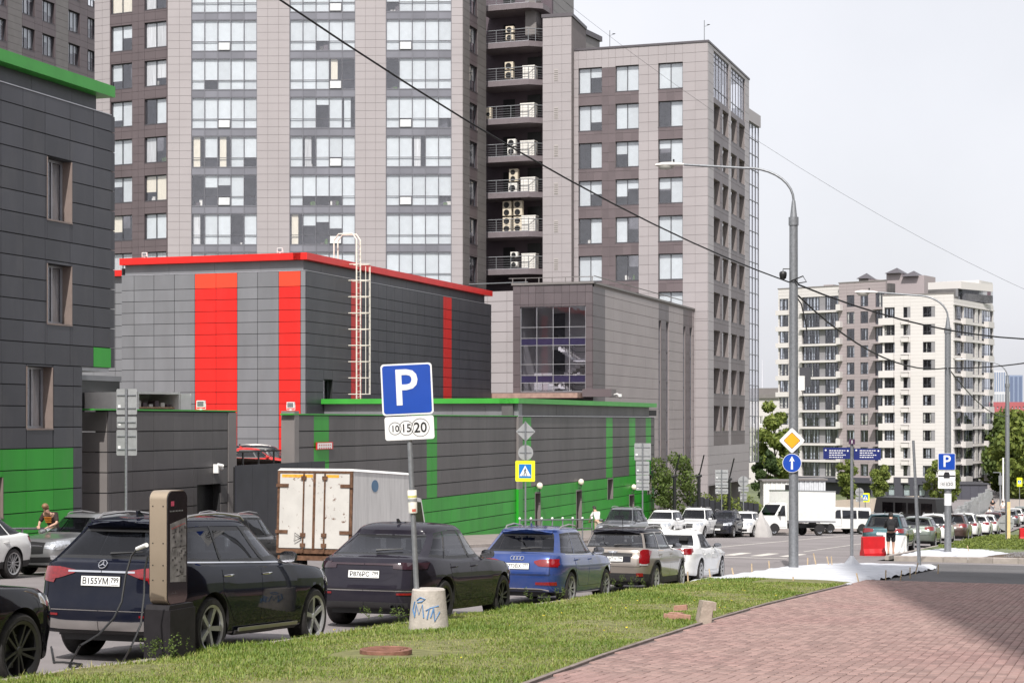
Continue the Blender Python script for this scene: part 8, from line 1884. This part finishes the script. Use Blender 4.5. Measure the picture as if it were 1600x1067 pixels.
# --- beige hoarding, site cabins and grey screens before the flats
bh = thing('beige_hoarding', 'long low beige profiled hoarding before the block of flats', 'fence', tuple(pZ(1360, HY, 178))[:2]+(G(175),)); q = Fc(pxz(1283, 172), pxz(1436, 184)); M_bei = mat('beige_sheet', (.50, .43, .35), .6, var=.08, sc=.8)
for k in range(24): a0 = q.L*k/24; q.box('sheet', bh, a0+.01, a0+q.L/24-.01, G(178)-.6, q.zy(1300, 781.5), -.03 if k % 2 else 0, .02 if k % 2 else .05, M_bei)
for lab, x0, x1, y0, Z, m_ in (('white site cabin with blue sill behind the delivery truck', 1193, 1238, 752, 168, M_white), ('pale corrugated site container behind the tall lamp', 1246, 1290, 750, 160, mat('pale_corrugated', (.55, .57, .60), .5, var=.08))):
    q = Fc(pxz(x0, Z), pxz(x1, Z)); t_ = thing('site_cabin', lab, 'cabin', (q.o.x, q.o.y, G(q.o.y))); zt_ = q.zy(x0, y0); zb_ = zt_-2.5
    for k in range(12): q.box('side_sheet', t_, q.L*k/12, q.L*(k+1)/12-.02, zb_, zt_, -2.4, .04*(k % 2), m_)
    q.box('roof', t_, -.15, q.L+.15, zt_, zt_+.14, -2.5, .2, M_panw); q.box('leg', t_, .2, .5, G(q.o.y), zb_, -2, -.3, M_panw); q.box('leg', t_, q.L-.5, q.L-.2, G(q.o.y), zb_, -2, -.3, M_panw)
    if 'blue' in lab: q.box('sill_band', t_, q.L*.45, q.L, zb_, zb_+.55, .05, .09, M_sblue); q.box('window', t_, q.L*.75, q.L*.95, zb_+.7, zt_-.3, .05, .07, M_black)
gs = thing('grey_screens', 'row of grey concrete blocks stepping up beside the far lane', 'fence', tuple(pZ(1525, HY, 190))[:2]+(G(190),))
for k in range(16):
    px = 1492+k*3.6; q = Fc(pxz(px, 176+k*4), pxz(px+4.6, 177+k*4)); ty_ = 806-k*2.2; q.box('block', gs, 0, q.L, q.zy(px, 824-k*1.6), q.zy(px, ty_), -.3, random.uniform(0, .2), M_sback)
    q.box('block', gs, .1, q.L*.9, q.zy(px, ty_), q.zy(px, ty_-5-3*(k % 3)), -.3, random.uniform(0, .2), M_sback)
pl_ = gpt(1576, 846, .1); yp = thing('timber_plank', 'upright pale yellow plank standing on the far verge', 'plank', tuple(pl_)); MB().box(-.09, .09, -.03, .03, -.1, 2.3).build('plank', mat('yellow_timber', (.66, .50, .25), .75, var=.1, sc=8), yp, yp.matrix_basis @ Matrix.Rotation(PHI, 4, 'Z'))
backsign('large round grey sign back among the far parked cars', 1572, 846, 104, [('disc', 804, 829, 25)], off=.2)
# --- people
def skinmesh(name, parent, M, pts, edges, rad, m, sub=2):
    me = bpy.data.meshes.new(name); me.from_pydata(pts, edges, []); me.materials.append(m); o = ob(name, me, parent, M); md = o.modifiers.new('skin', 'SKIN'); sv = me.skin_vertices[0].data if me.skin_vertices else None
    if sv is None:
        bm_ = __import__('bmesh').new(); bm_.from_mesh(me); bm_.verts.layers.skin.verify(); bm_.to_mesh(me); bm_.free(); sv = me.skin_vertices[0].data
    for i, r_ in enumerate(rad): sv[i].radius = r_ if isinstance(r_, tuple) else (r_, r_)
    sv[0].use_root = True; md.use_smooth_shade = True; s_ = o.modifiers.new('sub', 'SUBSURF'); s_.levels = sub; s_.render_levels = sub; return o
M_skin = mat('skin', (.50, .30, .22), .55, var=.05); M_hair1 = mat('hair_dark', (.02, .015, .012), .6); M_hair2 = mat('hair_fair', (.22, .12, .06), .6)
def person(label, M, joints, top, bottom, shoes, hair, sleeve=.55, leg_cut=.55, group=None, extra=None):
    """joints: pelvis, chest, neck, head, shoulders/elbows/hands (l, r), hips/knees/ankles/toes (l, r)"""
    t_ = thing('person', label, 'person', M=M, group=group); J = {k: Vector(v) for k, v in joints.items()}; names = list(J)
    E_ = [('pelvis', 'belly'), ('belly', 'chest'), ('chest', 'neck'), ('neck', 'head0'), ('head0', 'head')]
    for s_ in 'lr': E_ += [('chest', 'sh'+s_), ('sh'+s_, 'el'+s_), ('el'+s_, 'wr'+s_), ('pelvis', 'hip'+s_), ('hip'+s_, 'kn'+s_), ('kn'+s_, 'an'+s_), ('an'+s_, 'toe'+s_)]
    RD = dict(pelvis=(.15, .11), belly=(.14, .10), chest=(.16, .11), neck=.055, head0=.075, head=.085)
    for s_ in 'lr': RD.update({'sh'+s_: .062, 'el'+s_: .042, 'wr'+s_: .03, 'hip'+s_: .09, 'kn'+s_: .06, 'an'+s_: .04, 'toe'+s_: .035})
    skinmesh('body', t_, M, [tuple(J[n]) for n in names], [(names.index(a), names.index(c)) for a, c in E_], [RD[n] for n in names], M_skin)
    def garment(nm, chain, rad, m): return skinmesh(nm, t_, M, [tuple(v) for v in chain['v']], chain['e'], rad, m)
    lerp = lambda a, c, f_: J[a]+(J[c]-J[a])*f_
    v = [J['pelvis']+Vector((0, 0, .02)), J['belly'], J['chest'], lerp('chest', 'neck', .6)]; e = [(0, 1), (1, 2), (2, 3)]; rd = [(.165, .125), (.158, .118), (.178, .128), (.075, .075)]
    for s_ in 'lr':
        i = len(v); v += [J['sh'+s_], lerp('sh'+s_, 'el'+s_, .5), lerp('sh'+s_, 'el'+s_, min(1, sleeve*1.8))]; e += [(2, i), (i, i+1), (i+1, i+2)]; rd += [.082, .074, .068]
        if sleeve > .9: i2 = len(v); v += [lerp('el'+s_, 'wr'+s_, .85)]; e += [(i+2, i2)]; rd += [.05]
    garment('shirt', dict(v=v, e=e), rd, top)
    v = [J['pelvis']]; e = []; rd = [(.168, .128)]
    for s_ in 'lr': i = len(v); v += [J['hip'+s_], lerp('hip'+s_, 'kn'+s_, leg_cut if leg_cut < 1 else 1)]; e += [(0, i), (i, i+1)]; rd += [.108, .098 if leg_cut < 1 else .075]; 
    if leg_cut >= 1:
        for k_, s_ in enumerate('lr'): i = len(v); v += [lerp('kn'+s_, 'an'+s_, .95)]; e += [(2+2*k_, i)]; rd += [.062]
    garment('shorts' if leg_cut < 1 else 'trousers', dict(v=v, e=e), rd, bottom)
    for s_ in 'lr':
        a, c = J['an'+s_], J['toe'+s_]; skinmesh('shoe', t_, M, [tuple(a-Vector((0, 0, .02))), tuple((a+c)/2-Vector((0, 0, .02))), tuple(c-Vector((0, 0, .005)))], [(0, 1), (1, 2)], [.055, .05, .043], shoes, 1)
        hd_ = J['wr'+s_]; d_ = (J['wr'+s_]-J['el'+s_]).normalized(); sd = d_.cross(Vector((0, 0, 1))); sd = sd.normalized() if sd.length > .05 else Vector((0, 1, 0))
        pv2 = [hd_, hd_+d_*.08]; ee = [(0, 1)]; rr2 = [.026, .034]
        for k_ in range(4): i = len(pv2); o_ = sd*(-.03+.02*k_); L_ = (.075, .09, .085, .065)[k_]; pv2 += [hd_+d_*.10+o_, hd_+d_*(.10+L_*.6)+o_-Vector((0, 0, .01)), hd_+d_*(.10+L_)+o_-Vector((0, 0, .025))]; ee += [(1, i), (i, i+1), (i+1, i+2)]; rr2 += [.010, .009, .008]
        i = len(pv2); pv2 += [hd_+d_*.05+sd*.045, hd_+d_*.09+sd*.06]; ee += [(1, i), (i, i+1)]; rr2 += [.012, .009]; skinmesh('hand', t_, M, [tuple(q_) for q_ in pv2], ee, rr2, M_skin, 1)
    hc = J['head']; up = (J['head']-J['head0']).normalized(); fw_ = Vector(extra.get('face', (0, 1, 0))) if extra else Vector((0, 1, 0)); fw_.normalize(); rt = fw_.cross(up).normalized()
    Bm = Matrix(((rt.x, fw_.x, up.x, hc.x), (rt.y, fw_.y, up.y, hc.y), (rt.z, fw_.z, up.z, hc.z), (0, 0, 0, 1)))
    b = MB(); n_ = 14; vs2 = []
    for i in range(8):
        la = R(-50+140*i/7)
        for k in range(n_):
            a = 2*math.pi*k/n_; fr_ = math.sin(a); z_ = .115*math.sin(la)+.02; rr_ = .098*math.cos(la); lim = 1.0
            if fr_ > .3 and z_ < .055: lim = .80
            vs2.append(Bm @ Vector((rr_*math.cos(a)*lim, rr_*fr_*1.1*lim-.008, z_)))
    b.add(vs2, [(i*n_+k, i*n_+(k+1) % n_, (i+1)*n_+(k+1) % n_, (i+1)*n_+k) for i in range(7) for k in range(n_)]); b.build('hair', hair, t_, M, smooth=3.2)
    b = MB(); b.lathe([(.004, .02), (.014, -.012), (.006, -.02)], 6, M=Bm @ T(0, .092, -.005) @ Matrix.Rotation(R(0), 4, 'X')); b.build('nose', M_skin, t_, M, smooth=3.2)
    for sg in (1, -1): MB().lathe([(.008, -.004), (.011, 0), (.008, .004)], 8, M=Bm @ T(sg*.033, .086, .02) @ Matrix.Rotation(R(90), 4, 'X')).build('eye', M_black, t_, M); MB().lathe([(.006, -.03), (.017, -.01), (.017, .012), (.008, .03)], 8, M=Bm @ T(sg*.088, -.01, .0) @ Matrix.Diagonal((.45, 1, 1, 1))).build('ear', M_skin, t_, M, smooth=3.2)
    MB().box(-.025, .025, .082, .09, -.055, -.047, M=Bm).build('mouth', mat('lips', (.3, .1, .09), .5), t_, M)
    return t_, J
def stand(h_=1.78, walk=.0, arms=.12):
    k = h_/1.78; z = lambda q: q*k
    J = dict(pelvis=(0, 0, z(.95)), belly=(0, .01, z(1.12)), chest=(0, 0, z(1.34)), neck=(0, .01, z(1.50)), head0=(0, .02, z(1.58)), head=(0, .03, z(1.68)))
    for s_, sg in (('l', -1), ('r', 1)):
        J.update({'sh'+s_: (sg*.18*k, 0, z(1.43)), 'el'+s_: (sg*(.21+arms*.3)*k, -.03-sg*walk*.15, z(1.14)), 'wr'+s_: (sg*(.22+arms*.3)*k, .06-sg*walk*.25, z(.90)), 'hip'+s_: (sg*.095*k, 0, z(.88)), 'kn'+s_: (sg*.10*k, .03+sg*walk*.18, z(.49)), 'an'+s_: (sg*.10*k, -.02+sg*walk*.35-abs(walk)*.05, z(.09)+(0.04 if sg*walk < 0 else 0)), 'toe'+s_: (sg*.12*k, .12+sg*walk*.35, z(.04))})
    return J
M_blackc = mat('black_cotton', (.012, .012, .014), .85, var=.15, sc=10); M_whitec = mat('white_cotton', (.70, .69, .67), .85, var=.08, sc=8); M_brownc = mat('dark_brown_cotton', (.03, .016, .014), .85, var=.15, sc=9); M_greyc = mat('grey_jeans', (.30, .31, .34), .85, var=.12, sc=9); M_tan = mat('tan_cotton', (.45, .36, .26), .85)
q = gpt(1392, 869, .02); wm = T(q.x, q.y, G(q.y)+.02) @ Matrix.Rotation(PHI-R(10), 4, 'Z')
J = stand(1.80, .22, .05); J['elr'] = (.24, .10, 1.16); J['wrr'] = (.10, .28, 1.22); J['ell'] = (-.24, .10, 1.16); J['wrl'] = (-.08, .28, 1.20); J['head'] = (0, .08, 1.68); J['head0'] = (0, .05, 1.58)
pt_, J = person('walker in black shirt and shorts with a black backpack looking down', wm, J, M_blackc, M_blackc, M_black, M_hair1, .6, .8)
bp_ = thing('backpack', 'large black backpack on the walker\'s back', 'backpack', M=wm @ T(0, -.2, 1.05)); b = MB(); vs2 = []
for i, (z_, sx, sy) in enumerate(((0, .14, .07), (.04, .17, .11), (.25, .175, .125), (.42, .16, .10), (.50, .10, .05))):
    for k in range(12): a = 2*math.pi*k/12; cs, sn_ = math.cos(a), math.sin(a); vs2.append((sx*math.copysign(abs(cs)**.6, cs), -.03+sy*math.copysign(abs(sn_)**.6, sn_), z_))
b.add(vs2, [(i*12+k, i*12+(k+1) % 12, (i+1)*12+(k+1) % 12, (i+1)*12+k) for i in range(4) for k in range(12)]+[tuple(range(12)), tuple(range(48, 60))]); b.build('bag', M_blackc, bp_, bp_.matrix_basis, smooth=.9); MB().box(-.11, .11, -.19, -.14, .06, .24).build('pocket', M_clad, bp_, bp_.matrix_basis)
for sg in (1, -1): MB().tube([(sg*.1, .05, .45), (sg*.11, .16, .5), (sg*.12, .30, .40), (sg*.13, .30, .2), (sg*.14, .12, .06)], .018, 6).build('strap', M_clad, bp_, bp_.matrix_basis)
# man bent over the railing
q = pZ(82, HY, 50.2); zr_ = G(q.y)+.22; wm = T(q.x, q.y, zr_) @ Matrix.Rotation(PHI+R(168), 4, 'Z')
J = stand(1.80); J.update(pelvis=(0, -.12, .96), belly=(0, -.02, 1.12), chest=(0, .14, 1.30), neck=(.0, .26, 1.42), head0=(.02, .31, 1.47), head=(.03, .37, 1.56), shl=(-.18, .16, 1.37), shr=(.18, .16, 1.37), ell=(-.28, .30, 1.13), elr=(.28, .22, 1.13), wrl=(-.12, .46, 1.04), wrr=(.18, .46, 1.06), hipl=(-.1, -.12, .90), hipr=(.1, -.12, .90))
pm_, J2 = person('man in dark brown printed T-shirt bending over the pipe railing', wm, J, M_brownc, M_greyc, M_black, M_hair2, .5, 1, extra=dict(face=(0, .8, -.5)))
M_or = mat('orange_print', (.75, .27, .03), .7, var=.3, sc=25)
for k in range(3): MB().box(-.115+.01*k, .115-.015*k, 0, .006, -.025, .02, M=T(0, .292-.03*k*.6, 1.285-.062*k) @ Matrix.Rotation(R(-38), 4, 'X')).build('print', M_or, pm_, wm)
# person in white by the ball-topped railing
q = pZ(934, HY, 92); wm = T(q.x, q.y, G(q.y)+.15) @ Matrix.Rotation(PHI+R(30), 4, 'Z'); J = stand(1.72); J.update(belly=(0, .05, 1.08), chest=(0, .16, 1.27), neck=(0, .24, 1.41), head0=(0, .28, 1.48), head=(0, .33, 1.57), shl=(-.17, .17, 1.34), shr=(.17, .17, 1.34), ell=(-.25, .3, 1.1), elr=(.25, .3, 1.1), wrl=(-.2, .45, .95), wrr=(.2, .45, .95))
person('person in white top and tan trousers leaning over the ball topped railing', wm, J, M_whitec, M_tan, M_black, M_hair1, .5, 1)
for k, (px, py, Z, top, lab) in enumerate(((1567, 806, 205, M_whitec, 'pedestrian in white top on the far lane'), (1551, 803, 200, M_blackc, 'pedestrian in dark top on the far lane'), (1546, 818, 190, M_whitec, 'pedestrian in pale clothes beside the grey blocks'))):
    q = pZ(px, py, Z); person(lab, T(q.x, q.y, q.z) @ Matrix.Rotation(R(20*k), 4, 'Z'), stand(1.75, .2), top, M_greyc, M_black, M_hair1, .5, 1)
# far lane climbing at the right
fl = thing('x', 'x', 'x'); bpy.data.objects.remove(fl)
b = MB(); vs2 = []
for px0, px1, py, Z in ((1515, 1640, 830, 185), (1530, 1660, 812, 200), (1540, 1680, 800, 215), (1555, 1700, 787, 260), (1562, 1720, 778, 310), (1565, 1740, 770, 380)): vs2 += [pZ(px0, py, Z), pZ(px1, py, Z)]
b.add(vs2, [(2*k, 2*k+1, 2*k+3, 2*k+2) for k in range(5)]); b.build('far_lane', mat('pale_lane', (.30, .26, .23), .9, var=.1, sc=.3), None, kind='structure')
for k, (px, y0, y1, Z, lab) in enumerate(((1563, 738, 790, 230, 'distant traffic light on a bracket arm'), (1567.5, 715, 790, 240, 'distant slim white lamp post at the far lane'))):
    q = pZ(px, y1, Z); t_ = thing('distant_post', lab, 'post', tuple(q)); zt_ = (y1-y0)/FPX*Z; b = MB(); b.tube([(0, 0, 0), (0, 0, zt_)], .12, 6)
    if k == 0: b.tube([(0, 0, zt_), (-.9, 0, zt_)], .06, 5); b.box(-.2, .2, -.15, .15, zt_-1.6, zt_-.4)
    b.build('post', M_galv if k == 0 else M_white, t_, t_.matrix_basis)
# neighbouring tower behind the viewer: its shadow lies across the brick footway
nb_ = thing('neighbour_tower', 'plain office tower standing behind the viewpoint, casting shade over the bricks', 'building', (22, -24, G(-24)))
MB().prism([(5.6, -10), (34, -10), (34, -40), (16, -40)], G(-24)-2, 80, 'z').build('wall', M_ltile, nb_)
for lab, x0, x1, y0, y1, h_ in (('long brown brick block along the near footway, out of view to the right', 17, 30, -8, 66, 21), ('dark stone block closing the street behind the viewpoint', -60, 2, -95, -75, 26)):  # unseen blocks added to darken car reflections and street-facing walls
    t_ = thing('added_block', lab, 'building', ((x0+x1)/2, (y0+y1)/2, G(y0))); m_ = mat('brown_brick_wall', (.15, .105, .085), .85, var=.1, sc=.8)
    MB().box(x0, x1, y0, y1, G(y1)-2, h_).build('wall', m_, t_); bb = MB(); bw2 = MB()
    for fl_ in range(6):
        for k in range(int((y1-y0 if x0 > 0 else x1-x0)/2.6)):
            a_ = 1+2.6*k; z_ = 1.2+3.3*fl_+(0 if x0 > 0 else 4)
            if x0 > 0: bb.box(x0-.03, x0+.02, y0+a_, y0+a_+1.4, z_-1.5, z_+.3)
            else: bb.box(x0+a_, x0+a_+1.4, y1-.02, y1+.03, z_, z_+1.8)
    bb.build('window_bands', M_span, t_)
for k in range(18): MB().box(6.2, 33, -10.0, -9.95, 2+4*k, 4+4*k).build('window_band', M_span, nb_)
